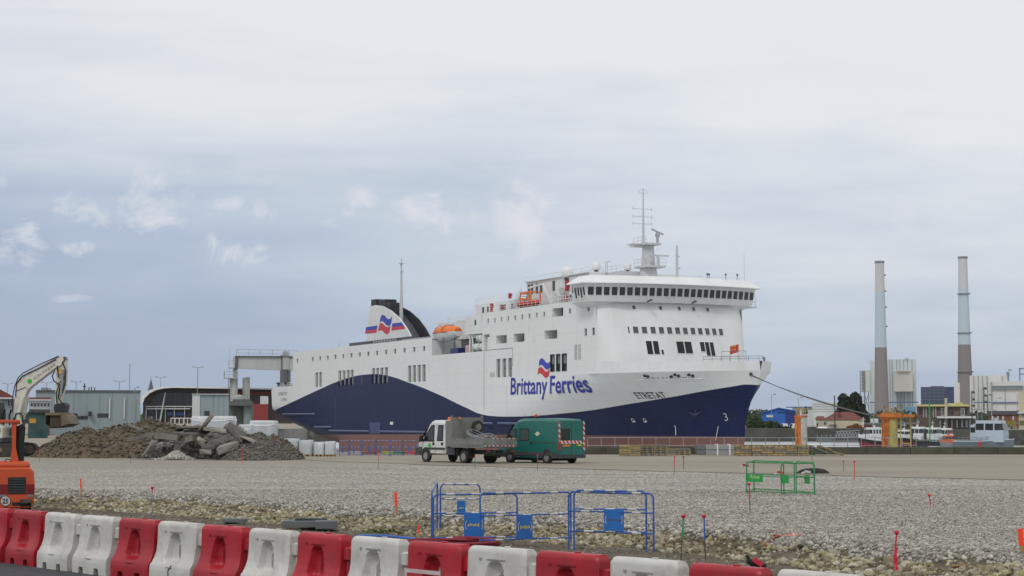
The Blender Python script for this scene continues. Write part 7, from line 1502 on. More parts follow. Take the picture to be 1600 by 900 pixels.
for px, yt, Y, kd, lab in ((11, 600, 420, 'double', 'double armed lamp post above the red roofed house'), (72, 598.5, 420, 'double', 'double armed lamp post left of the excavator stick'), (118, 597, 430, 'double', 'double armed lamp post just right of the excavator stick'), (185.5, 596.5, 400, 'double', 'double armed lamp post over the warehouse right of the aerials'), (201.5, 570, 380, 'v', 'tallest lamp mast on the left, with a forked head'), (210, 606, 300, 'single', 'short camera post at the right end of the warehouse'),
                          (250, 590, 560, 'double', 'distant double lamp right of the church spire'), (308, 574.5, 380, 'double', 'tall double lamp post in front of the terminal roof'), (1206, 617, 560, 'single', 'lamp post left of the blue shed'), (1248, 622, 560, 'single', 'lamp post right of the blue shed'), (1543, 618, 520, 'dark', 'dark lamp post in front of the white power hall'), (1558, 623, 700, 'single', 'thin lamp post right of the dark one before the power hall'), (1590, 617, 520, 'single', 'lamp post near the cream building at the right edge')):
    lamp(px, yt, Y, kd, lab)
# linkspan gantry at the stern
t = bt('linkspan_gantry', 'grey lifting gantry with a deep girder at the ferry stern', 'gantry', 400, 432); b = PB(t, 432)
gg = mat('gantry_grey', (.43, .45, .43), .65, 0, .08, .2, stretch=(1, 1, .15), dirt=.5, dcol=(.22, .22, .19), dscale=.3); gd = mat('gantry_shadow_grey', (.12, .125, .12), .8)
b.poly('girder', gg, [(368, 557), (462, 558), (459, 579), (372, 576)], 0, 2.5); b.box('girder_flange', gd, 366, 462, 556.2, 557.4, -.5, 3); b.box('girder_end', gd, 366.5, 371, 557, 577, -.3, 2.8)
for x0, x1, yt, yb in ((359, 371, 590, None), (363, 370, 557, 590)): q = MB(); xc = b.X((x0 + x1) / 2); r = (b.X(x1) - b.X(x0)) / 2; q.tube([(xc, 1, b.Z(yb) if yb else -5), (xc, 1, b.Z(yt))], r, 16); q.build('tower_leg', gg, t, smooth=40)
for x, r in ((442, .8), (451, .4), (446, .5)): q = MB(); q.tube([(b.X(x), .5, b.Z(606)), (b.X(x), .5, b.Z(555 if x < 450 else 560))], r, 10); q.build('lift_cylinder', gd, t)
q = MB(); q.box(b.X(441), b.X(451), -.3, 2.8, b.Z(577), b.Z(549)); q.build('cylinder_housing', gg, t)
for path, hh in (([(368, 557), (462, 558)], 1.7), ([(349, 590), (371, 590)], 1.5), ([(356, 574), (366, 574)], 1.6), ([(350, 590), (350, 590.2)], 1.5)): q = MB(); rail(q, [(b.X(a), -.6, b.Z(c)) for a, c in path], hh, 3.0, .06, 2); q.build('walkway_rail', gg, t)
for x0, x1, y in ((349, 371, 590), (356, 366, 574)): q = MB(); q.box(b.X(x0), b.X(x1), -1, 2.4, b.Z(y) - .25, b.Z(y)); q.build('walkway', gg, t)
q = MB()
for k in range(30): q.box(b.X(356.5), b.X(358.5), -.4, -.3, b.Z(640) + k * .5, b.Z(640) + k * .5 + .07)
for x in (356.3, 358.6): q.tube([(b.X(x), -.35, b.Z(650)), (b.X(x), -.35, b.Z(592))], .06, 4)
q.build('access_ladder', gd, t)
b.tube('support_pipe', gg, [(383, 640), (383, 590)], .75, d=3, n=12); b.tube('support_pipe', gg, [(386.5, 640), (386.5, 589)], .5, d=3, n=12)
t = bt('berth_dolphin', 'dark capped concrete dolphin below the gantry legs', 'dolphin', 375, 400); b = PB(t, 400); q = MB(); q.tube([(b.X(374), 3, -5), (b.X(374), 3, b.Z(634))], 1.35 * 2, 18); q.build('column', mat('pile_green_grey', (.10, .12, .10), .85, 0, .3, .4, dirt=.5), t, smooth=40)
q = MB(); q.tube([(b.X(388), 0, -5), (b.X(388), 0, b.Z(634))], 1.1, 16); q.build('column', mat('pile_pale', (.24, .30, .28), .8, 0, .15, .4), t, smooth=40); q = MB(); q.box(b.X(357), b.X(395), -2.5, 6, b.Z(634), b.Z(627)); q.box(b.X(363), b.X(392), -1.5, 5, b.Z(627), b.Z(624)); q.build('cap', gd, t); q = MB(); q.sph((b.X(373), 1, b.Z(624)), (1.4, 1.2, 1.1), 10, 6); q.build('cap_fender', mat('rubble_grey', (.3, .3, .29), .9), t)
# ------------------------------------------------------------------ power station
def stack_chimney(px, ytop, w_top, w_bot, ysplit, Y, lab, rings):
    t = bt('chimney', lab, 'chimney', px, Y, 'power station chimneys'); b = PB(t, Y); k = Y / FPX; n = 32
    def r(y): return (w_top + (w_bot - w_top) * ((y - ytop) / (650 - ytop)) ** 1.15) / 2 * k
    def sec(ys, m_, name): q = MB(); q.loft([[(r(y) * math.cos(a), r(y) * math.sin(a), b.Z(y)) for a in [i * 2 * math.pi / n for i in range(n)]] for y in ys], True); q.build(name, m_, t, smooth=40)
    mk = lambda nm, c, dc: mat(nm, c, .85, 0, .06, .03, stretch=(1, 1, .1), dirt=.35, dcol=dc, dscale=.04)
    yb = [657, 640, 600, ysplit]; sec(yb, mk('chimney_lower_brown', (.225, .20, .19), (.18, .165, .155)), 'lower_shaft')
    ym = ytop + (ysplit - ytop) * .36; sec([ysplit, (ysplit + ym) / 2, ym], mk('chimney_middle_blue', (.48, .58, .63), (.40, .48, .51)), 'middle_shaft'); sec([ym, (ym + ytop) / 2, ytop + 3], mk('chimney_upper_pale', (.56, .57, .58), (.47, .41, .38)), 'upper_shaft')
    q = MB(); q.tube([(0, 0, b.Z(ytop + 3)), (0, 0, b.Z(ytop))], r(ytop) * 1.12, n); q.build('rim', mat('rim_grey', (.22, .21, .21), .8), t)
    for y in rings: q = MB(); q.tube([(0, 0, b.Z(y + .7)), (0, 0, b.Z(y))], r(y) + 2.2, n); q.build('gallery', mat('gallery_grey', (.16, .16, .17), .8), t)
    for y in rings or [430, 455, 480, 510]: q = MB(); q.box(r(y), r(y) + 2.0, -1.5, 1.5, b.Z(y + 1), b.Z(y - 1)); q.build('obstruction_lamp', slate_p, t)
stack_chimney(1378, 408, 13.5, 23, 543, 2500, 'left chimney of the power station, painted brown below and pale blue above', [])
stack_chimney(1509, 401, 13.5, 25, 538.5, 2500, 'right chimney of the power station, the taller one with three galleries', [459, 520, 581])
t = bt('boiler_house', 'tall ribbed pale boiler house behind the left chimney', 'building', 1392, 2620); b = PB(t, 2620)
pw = mat('plant_white', (.58, .64, .64), .7, 0, .05, .03, stretch=(1, 1, .1), dirt=.3, dcol=(.33, .38, .38), dscale=.02); pl_ = mat('plant_joint', (.22, .26, .27), .8); pblue = mat('plant_blue', (.12, .15, .30), .7)
b.box('tower', pw, 1388, 1433, 561.5, None, 0, 50); b.box('side_tower', pw, 1360, 1368, 563, None, 5, 50); b.box('filter_box', mat('plant_beige', (.60, .59, .52), .7), 1347, 1360, 578, 612, 0, 30); b.box('link_block', pw, 1384, 1388, 581, None, 2, 50); b.box('filter_box', MATS['plant_beige'], 1398, 1427, 580, 612, -16, 0); b.box('beige_hood', MATS['plant_beige'], 1402, 1422, 578, 581, -20, 0)
for x in (1391, 1395, 1402, 1407, 1413, 1419, 1426): b.box('cladding_rib', pl_, x, x + .8, 562, 640, -.8, 0)
b.box('conveyor_band', pblue, 1360, 1435, 628, 630, -22, -18); b.tube('roof_dome', winfr, [(1418, 561), (1418, 559)], 3)
for x in (1351, 1358, 1403, 1410, 1422): b.tube('strut', pl_, [(x, 612), (x, 655)], .8, d=-8)
for (x0, x1) in ((1403, 1410), (1410, 1403), (1351, 1358), (1358, 1351)): b.tube('brace', pl_, [(x0, 613), (x1, 640)], .6, d=-8)
q = MB()
for k in range(7): q.box(b.X(1345), b.X(1352), -4, 0, b.Z(612 - k * 5.2), b.Z(611.3 - k * 5.2))
for x in (1345, 1352): q.tube([(b.X(x), -2, 0), (b.X(x), -2, b.Z(579))], .6, 4)
q.build('stair_tower', pl_, t)
b.box('blue_annex', mat('annex_blue', (.13, .30, .42), .7), 1416, 1431, 636, 650, -30, -20)
t = bt('office_tower', 'dark blue glazed block between the two chimneys', 'building', 1465, 1500); b = PB(t, 1500); b.box('wall', mat('navy_facade', (.055, .075, .13), .4, 0, .2, .05), 1439.5, 1480, 604.5, None, 0, 30); b.box('wing', mat('navy_wing', (.04, .05, .12), .5), 1480, 1491.5, 604.5, None, -2, 30); b.box('roof_plant', mat('roof_maroon', (.16, .10, .12), .7), 1455, 1476, 603, 605, 5, 20)
for y in (609, 614, 619, 624): b.box('floor_band', mat('band_steel', (.15, .19, .25), .5), 1440, 1480, y, y + .7, -.5, 0)
for x in range(1446, 1480, 7): b.box('mullion', MATS['band_steel'], x, x + .5, 605, 632, -.6, 0)
t = bt('turbine_hall', 'long white turbine hall with dark joints right of the right chimney', 'building', 1560, 2300); b = PB(t, 2300)
hw = mat('hall_white', (.64, .64, .60), .7, 0, .04, .03, dirt=.25, dcol=(.42, .42, .39), dscale=.02)
b.box('tall_hall', hw, 1516, 1578, 586, None, 20, 80); b.box('low_hall', hw, 1550, 1680, 595.5, None, 0, 60); b.box('side_pier', hw, 1492, 1500, 597, None, 10, 40)
for x in (1522, 1529, 1536, 1543, 1567): b.box('cladding_joint', pl_, x, x + .8, 586.5, 640, 18.5, 20)
for y in (602.5, 606.5): b.box('duct', mat('duct_grey', (.24, .28, .29), .7), 1551, 1600, y, y + 1.6, -3, 0)
b.box('downpipe', mat('duct_grey', (0, 0, 0)), 1549, 1551, 597, 640, -3, 0); b.box('blue_band', pblue, 1522, 1592, 628, 629.7, -2, 0); b.box('joint', pl_, 1571, 1571.8, 603, 640, -1, 0)
q = MB(); q.tube([(b.X(1577), 10, b.Z(597)), (b.X(1577), 10, b.Z(584))], 1.0, 8); q.box(b.X(1574), b.X(1579), 6, 14, b.Z(586), b.Z(581)); q.box(b.X(1577), b.X(1582), 8, 12, b.Z(579), b.Z(577)); q.build('crane_head', pl_, t)
q = MB()
for a, c, e, f in ((1594, 1596, 575, 595), (1594, 1610, 575, 577), (1594, 1610, 584, 585.5), (1605, 1607, 575, 595)): q.box(b.X(a), b.X(c), 5, 9, b.Z(f), b.Z(e))
q.build('roof_frame', mat('frame_bluegrey', (.17, .24, .30), .7), t)
# ------------------------------------------------------------------ far quay, right
t = bt('blue_shed', 'bright blue gabled shed right of the ferry bow', 'shed', 1217, 600); b = PB(t, 600)
bl = mat('shed_blue', (.02, .12, .45), .6, 0, .08, .1, dirt=.2, dcol=(.03, .08, .25))
b.poly('wall', bl, [(1190, 670), (1190, 645), (1217, 637.5), (1247, 643), (1247, 670)], 0, 25); b.poly('roof', mat('shed_roof', (.02, .10, .38), .5), [(1189, 646), (1217, 638), (1217, 636.8), (1189, 644.6)], -.6, 25.5); b.poly('roof', MATS['shed_roof'], [(1217, 638), (1248, 643.6), (1248, 642.2), (1217, 636.8)], -.6, 25.5)
b.box('door', mat('shed_navy', (.02, .035, .17), .6), 1228, 1246, 644.5, 662, -.2, 0); b.box('door_leaf', bl, 1217, 1227, 645.5, 662, -.2, 0); b.box('sign_board', winfr, 1198, 1208, 648.5, 652, -.3, 0); b.box('lintel', MATS['shed_navy'], 1216, 1247, 643.2, 645, -.4, 0)
def van_far(px0, px1, lab):
    t = bt('parked_van', lab, 'van', px0, 555, 'vans parked by the blue shed'); b = PB(t, 555)
    b.poly('body', white, [(px0, 671), (px0, 667), (px0 + 2, 664.5), (px0 + 4, 661.6), (px1 - 1, 661.6), (px1, 664), (px1, 671)], 0, 1.9); b.poly('windscreen', gl, [(px0 + 1.6, 665.6), (px0 + 3.8, 662.4), (px0 + 6, 662.4), (px0 + 6, 665.6)], -.03, .0); b.box('bumper', dark, px0 - .2, px0 + 2, 669, 671, -.1, 1.8)
    for x in (px0 + 3, px1 - 3): q = MB(); q.tube([(b.X(x), -.05, .35), (b.X(x), .2, .35)], .36, 12); q.build('wheel', tyre_m, t)
van_far(1217, 1231, 'white van parked left of the rust and cream dolphin'); van_far(1232, 1246, 'pale van right of the white one, partly hidden by the rust and cream dolphin')
t = bt('storage_hall', 'pale hall with horizontal stripes left of the dark trees', 'building', 1287, 800); b = PB(t, 800); b.box('wall', clad_w, 1269, 1309, 628, None, 0, 30); b.box('annex', clad_w, 1272, 1290, 648, None, -8, 0); b.box('long_roof', pblue, 1228, 1270, 635.3, 636.8, 2, 12); b.box('long_wall', clad_w, 1238, 1270, 637, None, 3, 12)
for y in (631, 635, 639, 643): b.box('stripe', clad_d, 1269, 1309, y, y + .5, -.15, 0)
def house(px0, px1, ye, yr, Y, lab, wins, chim=None):
    t = bt('house', lab, 'house', (px0 + px1) / 2, Y); b = PB(t, Y); D_ = 9; b.box('wall', render_c, px0, px1, ye, None, 0, D_); w = b.X(px1) - b.X(px0); i = w * .34; e = .5
    q = MB(); X0, X1, z0, z1 = b.X(px0) - e, b.X(px1) + e, b.Z(ye), b.Z(yr); q.add([(X0, -e, z0), (X1, -e, z0), (X1, D_ + e, z0), (X0, D_ + e, z0), (X0 + i, D_ / 2, z1), (X1 - i, D_ / 2, z1)], [(0, 1, 5, 4), (1, 2, 5), (2, 3, 4, 5), (3, 0, 4), (3, 2, 1, 0)]); ro = q.build('roof', roof_r, t)
    if chim: q = MB(); q.box(b.X(chim), b.X(chim + 5), 1, 2, b.Z(ye), b.Z(yr)); q.build('chimney', roof_r, ro)
    for x, y in wins:
        o = b.box('window', winfr, x, x + 5, y, y + 6, -.1, 0); b.box('pane', darkglass, x + .6, x + 2.3, y + .6, y + 5.5, -.16, -.1, o); b.box('pane', darkglass, x + 2.8, x + 4.4, y + .6, y + 5.5, -.16, -.1, o)
    return t, b
t, b = house(1288, 1350, 656, 643.5, 560, 'cream house with a red hipped roof before the dark trees', [(1285.6 + 1, 658.5), (1325, 660)], 1309)
b.poly('lean_to_wall', render_c, [(1295, 672), (1295, 662), (1305, 657.5), (1338, 657.5), (1349, 660), (1349, 672)], -3, 0); b.box('door', winfr, 1297, 1302, 664, 672, -3.2, -3); b.box('awning', slate_p, 1296, 1307, 663.3, 664, -4, -3)
t, b = house(1275, 1289, 655, 650, 575, 'small cream annex left of the red roofed house', [], None); b.box('door', darkglass, 1276, 1278, 661, 670, -.1, 0)
t = bt('white_tank', 'white horizontal tank in front of the cream houses', 'tank', 1285, 548); b = PB(t, 548); z = b.Z(669.5); q = MB(); q.tube([(b.X(1277), 0, z), (b.X(1278), 0, z), (b.X(1292), 0, z), (b.X(1293), 0, z)], [.35, .55, .55, .35], 14); q.build('vessel', white, t, smooth=50); q = MB(); q.box(b.X(1279), b.X(1280), -.4, .4, -1, z); q.box(b.X(1290), b.X(1291), -.4, .4, -1, z); q.build('saddle', galv, t)
t = bt('mast_pole', 'tall dark pole standing left of the dark trees', 'pole', 1304.5, 552); b = PB(t, 552); b.tube('pole', dsteel, [(1304.5, 672), (1304.5, 618)], .2)
t = bt('brick_office', 'brown brick harbour office with a yellow roof edge and cream pier', 'building', 1476, 470); b = PB(t, 470)
yel = mat('yellow_trim', (.48, .44, .17), .7, 0, .1, .3)
b.box('wall', brick_m, 1433, 1515, 635, None, 0, 14); b.box('roof_edge', yel, 1432, 1515, 632, 635, -1, 14.5); b.box('pier', mat('pier_cream', (.42, .39, .30), .8), 1476.5, 1480.5, 622, None, -1.2, 1); b.box('canopy', winfr, 1464, 1524, 650.5, 653.5, -5, 0); b.box('roof_box', winfr, 1482, 1492, 630, 632, 3, 8); b.box('roof_box', yel, 1492, 1505, 629, 632, 3, 8); b.box('lower_wall', mat('lower_grey', (.13, .13, .125), .85, 0, .2, .5), 1464, 1520, 654, None, -.3, 0)
for x in (1443, 1447, 1458, 1462): b.box('pilaster', render_c if x in (1443,) else clad_w, x, x + .8, 636, 652, -.3, 0)
for x in (1470.5, 1501.5): o = b.box('window', winfr, x, x + 6, 638, 649.5, -.2, 0); b.box('pane', darkglass, x + .8, x + 2.6, 639, 648.5, -.26, -.2, o); b.box('pane', darkglass, x + 3.3, x + 5.1, 639, 648.5, -.26, -.2, o)
for x in (1436, 1450, 1486, 1508): b.box('dark_window', darkglass, x, x + 4, 638, 648, -.1, 0)
for x in (1468, 1486, 1494, 1502, 1509, 1514): b.box('lower_window', winfr, x, x + 2.5, 656, 668, -.5, -.3)
t = bt('cream_building', 'cream building cut by the right edge of the photo', 'building', 1600, 470); b = PB(t, 470); b.box('wall', render_c, 1592, 1660, 612, None, 0, 20); b.box('cornice', winfr, 1590, 1660, 644, 646, -1, 0); b.box('small_window', clad_d, 1597, 1602, 647, 651, -.1, 0); b.box('arch_shadow', mat('arch_shade_green', (.12, .15, .05), .9), 1593, 1604, 657, 664, -.2, 0)  # dull green panel paints the shadow of the arch onto the wall
t = bt('brick_row', 'row of red brick houses low behind the patrol boat', 'building', 1565, 520); b = PB(t, 520); b.box('wall', mat('red_brick', (.20, .09, .06), .9, 0, .3, .3), 1546, 1592, 647, None, 0, 10); b.box('roof', slate_p, 1544, 1594, 642, 648, -.5, 10.5)
for x in (1550, 1558, 1566, 1582): b.box('window', winfr, x, x + 2.5, 650, 656, -.1, 0)
b.box('bush_front', mat('yellow_leaves', (.22, .17, .03), .9, 0, .4, .6), 1572, 1586, 657, 670, -4, -2)
t = bt('harbour_shed', 'long low grey sheds along the far quay behind the pilot boats', 'shed', 1400, 520); b = PB(t, 520); b.box('wall', mat('shed_grey', (.17, .18, .175), .85, 0, .2, .2), 1352, 1432, 662, None, 0, 8); b.box('roof', clad_d, 1351, 1433, 660.5, 662, -.3, 8.3)
for x in range(1356, 1430, 9): b.box('shed_door', darkglass, x, x + 5, 664, 672, -.1, 0)
b.box('upper_cabin', brick_m, 1414, 1428, 652, 661, 1, 6); b.box('upper_cabin', clad_w, 1360, 1372, 654, 661, 1, 6)
# pontoon and trussed gangway
t = bt('pontoon', 'trussed gangway and pontoon left of the pilot boats', 'pontoon', 1310, 525); t.location.z = -4; b = PB(t, 525); b.box('float', mat('float_grey', (.16, .17, .16), .85, 0, .2, .3), 1275, 1345, 683, 690.5, 0, 3)
for x in range(1276, 1344, 7): b.box('pile', clad_d, x, x + 1.2, 679, 691, -.3, .3)
q = MB()
for k in range(8): x = 1306 + k * 4.7; q.beam((b.X(x), -.5, b.Z(683)), (b.X(x + 2.4), -.5, b.Z(674)), .22); q.beam((b.X(x + 2.4), -.5, b.Z(674)), (b.X(x + 4.7), -.5, b.Z(683)), .22)
q.beam((b.X(1306), -.5, b.Z(674.5)), (b.X(1344), -.5, b.Z(672)), .25); q.beam((b.X(1300), -.5, b.Z(684)), (b.X(1344), -.5, b.Z(682)), .25); q.build('gangway', galv, t)
# far quay dressing: dark fendered face with posts
t = thing('quay_fendering', 'dark weathered timber and fender face of the far quay', 'quay face', (at(1300, 690, 545).x, 545.5, 0))
fm = mat('fender_dark', (.06, .06, .05), .9, 0, .5, .25, stretch=(1, 1, 2), dirt=.8, dcol=(.13, .13, .11), dscale=.12)
fx = t.location.x; q = MB(); q.box(-60 - fx, 106.5 - fx, -.4, 1.2, -5, -.05); q.build('face', fm, t); q = MB(); q.box(90.6 - fx, 3000, -84.2, -83.6, -5, -.05); q.build('face', fm, t)
# ------------------------------------------------------------------ boats
hullred = mat('boat_red', (.20, .015, .022), .5, 0, .15, .6, dirt=.5); hullgrey = mat('patrol_grey', (.13, .165, .185), .5, 0, .1, .4, dirt=.25); patrol_l = mat('patrol_light', (.40, .46, .52), .5, 0, .06, .5, dirt=.15); sup_w = mat('boat_white', (.62, .64, .63), .4, 0, .04, .4, dirt=.15)
def boat(px0, px1, ywl, ydeck_bow, ydeck_st, Y, hm, lab, heading, cabin, cm, name='pilot_boat', cat='boat', grp=None, bow_left=True, beam=4.2, extra=None):
    "hull with a raked bow; the cabin is a list of (f0, f1, y_top, windows)"
    a, b_ = at(px0, 690, Y), at(px1, 690, Y); W_ = b_.x - a.x; L_ = W_ / max(.3, math.cos(heading)) * .93; t = thing(name, lab, cat, ((a.x + b_.x) / 2, Y, -4), heading if bow_left else -heading, grp)
    zb = at(800, ydeck_bow, Y).z + 4; zs2 = at(800, ydeck_st, Y).z + 4; s = -1 if bow_left else 1; rings = []
    for i in range(13):
        f = i / 12; x = s * (f - .5) * L_; k = 1 if f < .5 else max(.02, 1 - ((f - .5) / .5) ** 2.2); zd = zs2 + (zb - zs2) * max(0, (f - .3) / .7) ** 1.5; hb = beam / 2
        rk = s * max(0, f - .8) * -2.2
        rings.append([(x, -hb * k, zd), (x + rk * .4, -hb * k * .93, zd * .5), (x + rk, -hb * .55 * k, -.3), (x + rk, hb * .55 * k, -.3), (x + rk * .4, hb * k * .93, zd * .5), (x, hb * k, zd)])
    q = MB(); q.loft(rings, True); q.build('hull', hm, t, smooth=35)
    q = MB(); q.loft([[(r_[0][0], r_[0][1] * 1.03, r_[0][2] - .05), (r_[0][0], r_[0][1] * 1.03, r_[0][2] + .12), (r_[0][0], -r_[0][1] * 1.03, r_[0][2] + .12), (r_[0][0], -r_[0][1] * 1.03, r_[0][2] - .05)] for r_ in rings], True); q.build('gunwale', cm, t)
    if hm is hullred:
        q = MB(); q.loft([[(r_[0][0], r_[0][1] * 1.02, r_[0][2] - .75), (r_[0][0], r_[0][1] * 1.05, r_[0][2] - .05), (r_[0][0], -r_[0][1] * 1.05, r_[0][2] - .05), (r_[0][0], -r_[0][1] * 1.02, r_[0][2] - .75)] for r_ in rings], True); q.build('fender_band', dark, t)
        q = MB(); q.loft([[(r_[0][0], r_[0][1] * 1.02, r_[0][2]), (r_[0][0], r_[0][1] * 1.04, r_[0][2] + .2 + .7 * i / 12), (r_[0][0], -r_[0][1] * 1.04, r_[0][2] + .2 + .7 * i / 12), (r_[0][0], -r_[0][1] * 1.02, r_[0][2])] for i, r_ in enumerate(rings) if i > 4], True); q.build('bulwark', cm, t)
    for (f0, f1, ytop, wins, wmul) in cabin:
        x0, x1 = s * (f0 - .5) * L_, s * (f1 - .5) * L_; zt = at(800, ytop, Y).z + 4; z0 = zs2 - .1; hb = beam / 2 * wmul; sl = s * -.35
        q = MB(); q.loft([[(x0, -hb, z0), (x1, -hb, z0), (x1, hb, z0), (x0, hb, z0)], [(x0, -hb * .98, (z0 + zt) / 2), (x1 + sl * .2, -hb * .98, (z0 + zt) / 2), (x1 + sl * .2, hb * .98, (z0 + zt) / 2), (x0, hb * .98, (z0 + zt) / 2)], [(x0 - sl * .3, -hb * .86, zt), (x1 + sl * 1.6, -hb * .86, zt), (x1 + sl * 1.6, hb * .86, zt), (x0 - sl * .3, hb * .86, zt)]], True); c = q.build('wheelhouse', cm, t, bevel=.08)
        for k in range(wins):
            xa = x0 + (x1 - x0) * (k + (.18 if wins > 3 else .08)) / wins; xb = x0 + (x1 - x0) * (k + (.80 if wins > 3 else .93)) / wins; zz0, zz1 = z0 + (zt - z0) * .56, z0 + (zt - z0) * .86
            q = MB(); q.add([(xa, -hb * .985, zz0), (xb, -hb * .985, zz0), (xb, -hb * .92, zz1), (xa, -hb * .92, zz1), (xa, -hb * .8, zz0), (xb, -hb * .8, zz0), (xb, -hb * .8, zz1), (xa, -hb * .8, zz1)], [(0, 1, 2, 3), (0, 4, 5, 1), (1, 5, 6, 2), (2, 6, 7, 3), (3, 7, 4, 0)]); q.build('window', gl, c)
        for k in range(3):
            ya = -hb * .8 + k * hb * .56; q = MB(); xe = x1 + s * .03; q.add([(xe, ya, z0 + (zt - z0) * .56), (xe, ya + hb * .46, z0 + (zt - z0) * .56), (xe + sl * .9, ya + hb * .46, z0 + (zt - z0) * .86), (xe + sl * .9, ya, z0 + (zt - z0) * .86)], [(0, 1, 2, 3)]); q.build('windscreen', gl, c)
        q = MB(); q.tube([((x0 + x1) / 2, 0, zt), ((x0 + x1) / 2, 0, zt + 1.8)], .045, 5); q.box((x0 + x1) / 2 - .06, (x0 + x1) / 2 + .06, -.4, .4, zt + 1.1, zt + 1.2); q.tube([((x0 + x1) / 2 + .6, .5, zt), ((x0 + x1) / 2 + .6, .5, zt + .5)], .25, 8); q.build('mast', cm, c)
    q = MB(); pts = [(r_[0][0], r_[0][1] * .95, r_[0][2]) for r_ in rings[1:12]]; rail(q, pts[::2], .8, 1.2, .03, 2); q.build('guard_rail', galv, t)
    return t, L_, zs2
BG = 'pilot boats moored in the harbour'
boat(1338, 1388, 697, 684, 689, 425, hullred, 'white pilot boat with a dark red hull left of the yellow dolphin', .35, [(.2, .72, 668, 5, .8)], sup_w, grp=BG, beam=4.6)
boat(1396, 1428, 697, 683, 686, 425, hullred, 'bright red boat half hidden right of the yellow dolphin', 1.0, [(.2, .6, 672, 3, .7)], sup_w, grp=BG)
boat(1424, 1444, 697, 686, 688, 430, hullgrey, 'small white cabin boat between the red boat and the moored white pair', .95, [(.2, .65, 667, 2, .8)], sup_w, grp=BG)
boat(1444, 1470, 697, 684, 688, 435, sup_w, 'left one of the two white cabin boats side by side', .8, [(.2, .7, 668, 3, .85)], sup_w, grp=BG)
boat(1466, 1486, 697, 684, 688, 440, sup_w, 'right one of the two white cabin boats side by side', .8, [(.2, .7, 669, 3, .85)], sup_w, grp=BG)
t, L_, zs2 = boat(1466, 1500, 697, 689, 693, 400, mat('rib_grey', (.20, .22, .24), .6), 'orange and grey rescue boat moored astern of the patrol boat', .3, [(.35, .8, 680, 3, .7)], mat('rib_orange', (.60, .14, .05), .5), name='rescue_launch', bow_left=True, beam=3.6)
t, L_, zs2 = boat(1497, 1582, 698, 686, 690, 340, hullgrey, 'grey patrol boat with a sloped windowed bridge and a red stripe', .5, [(.38, .86, 657, 3, .88), (.28, .4, 664, 1, .7)], patrol_l, name='patrol_boat', bow_left=False, beam=5.4)
q = MB(); q.prism([(-.9 , -.2), (-.45, -.2), (-.1, zs2 + .3), (-.55, zs2 + .3)], -2.78, -2.6, 'xz'); q.build('red_stripe', red_paint, t)
q = MB(); q.box(-L_ * .45, -L_ * .1, -2.2, 2.2, zs2, zs2 + .25); q.tube([(-L_ * .25, 0, zs2), (-L_ * .25, 0, zs2 + 2.6)], .1, 6); q.tube([(-L_ * .12, 0, zs2 + 2), (-L_ * .12, 0, zs2 + 8)], .07, 5); q.tube([(-L_ * .05, 0, zs2 + 3), (-L_ * .05, 0, zs2 + 10)], .06, 5); q.box(-L_ * .2, L_ * .1, -.1, .1, zs2 + 6, zs2 + 6.15); q.build('mast', galv, t)
q = MB(); q.tube([(L_ * .32, -1.2, zs2 + 1.2), (L_ * .32, -1.2, zs2 + 1.9)], .22, 8); q.sph((L_ * .32, -1.2, zs2 + 2.0), .2, 8, 6); q.build('deck_gun_cover', black_p, t)
for k, (xx, m_, r_, lab, yt) in enumerate(((1456, (.4, .04, .05), 2.3, 'red covered buoy or drum on the quay behind the rescue launch', 660), (1500, (.45, .46, .44), 2.6, 'large pale round tank on the quay left of the patrol boat', 663))):
    t = bt('drum', lab, 'drum', xx + (30 if k == 0 else 4), 470); b = PB(t, 470); t.location.z = 0; c = b.X(xx + (30 if k == 0 else 4)); q = MB(); q.tube([(c, 0, 0), (c, 0, b.Z(668))], r_ * .3, 10); q.build('stand', galv, t); q = MB(); q.tube([(c - .8, 0, b.Z(667)), (c + .8, 0, b.Z(667))], r_ * .32 if k == 0 else .75, 14); q.build('drum', mat('drum_%s' % ('red' if k == 0 else 'pale'), m_, .6), t, smooth=50)
for x, yt, lab in ((1452.5, 628, 'slim green mast among the moored boats'), (1519, 610, 'lattice aerial mast left of the patrol boat'), (1526, 640, 'thin aerial mast just left of the patrol boat bridge'), (1538, 604, 'tall lattice mast with small dishes above the patrol boat'), (1352, 640, 'grey mast rising beside the left chimney'), (1382, 634, 'dark mast over the yellow dolphin'), (1398, 636, 'second dark mast right of the yellow dolphin')):
    t = bt('boat_mast', lab, 'mast', x, 410, 'masts rising above the harbour'); b = PB(t, 410); m_ = m_green if 'green' in lab else dsteel
    if 'lattice' in lab:
        q = MB()
        for dx in (-.8, .8): q.tube([(b.X(x + dx), 0, -2), (b.X(x + dx), 0, b.Z(yt))], .05, 4)
        z = 0; k = 0
        while z < b.Z(yt) - 1: q.tube([(b.X(x + (.8 if k % 2 else -.8)), 0, z), (b.X(x + (-.8 if k % 2 else .8)), 0, z + .9)], .035, 3); z += .9; k += 1
        q.build('lattice', m_, t)
        for y in (yt + 3, yt + 14, yt + 24): q = MB(); q.tube([(b.X(x), 0, b.Z(y)), (b.X(x + 3), 0, b.Z(y))], .05, 4); q.tube([(b.X(x + 3), -.3, b.Z(y)), (b.X(x + 3), .0, b.Z(y))], .3, 8); q.build('aerial_dish', dsteel, t)
    else:
        b.tube('pole', m_, [(x, 690), (x, yt)], .09 if 'green' not in lab else .16)
        b.tube('yard', m_, [(x - 2.5, yt + 8), (x + 2.5, yt + 8)], .05)
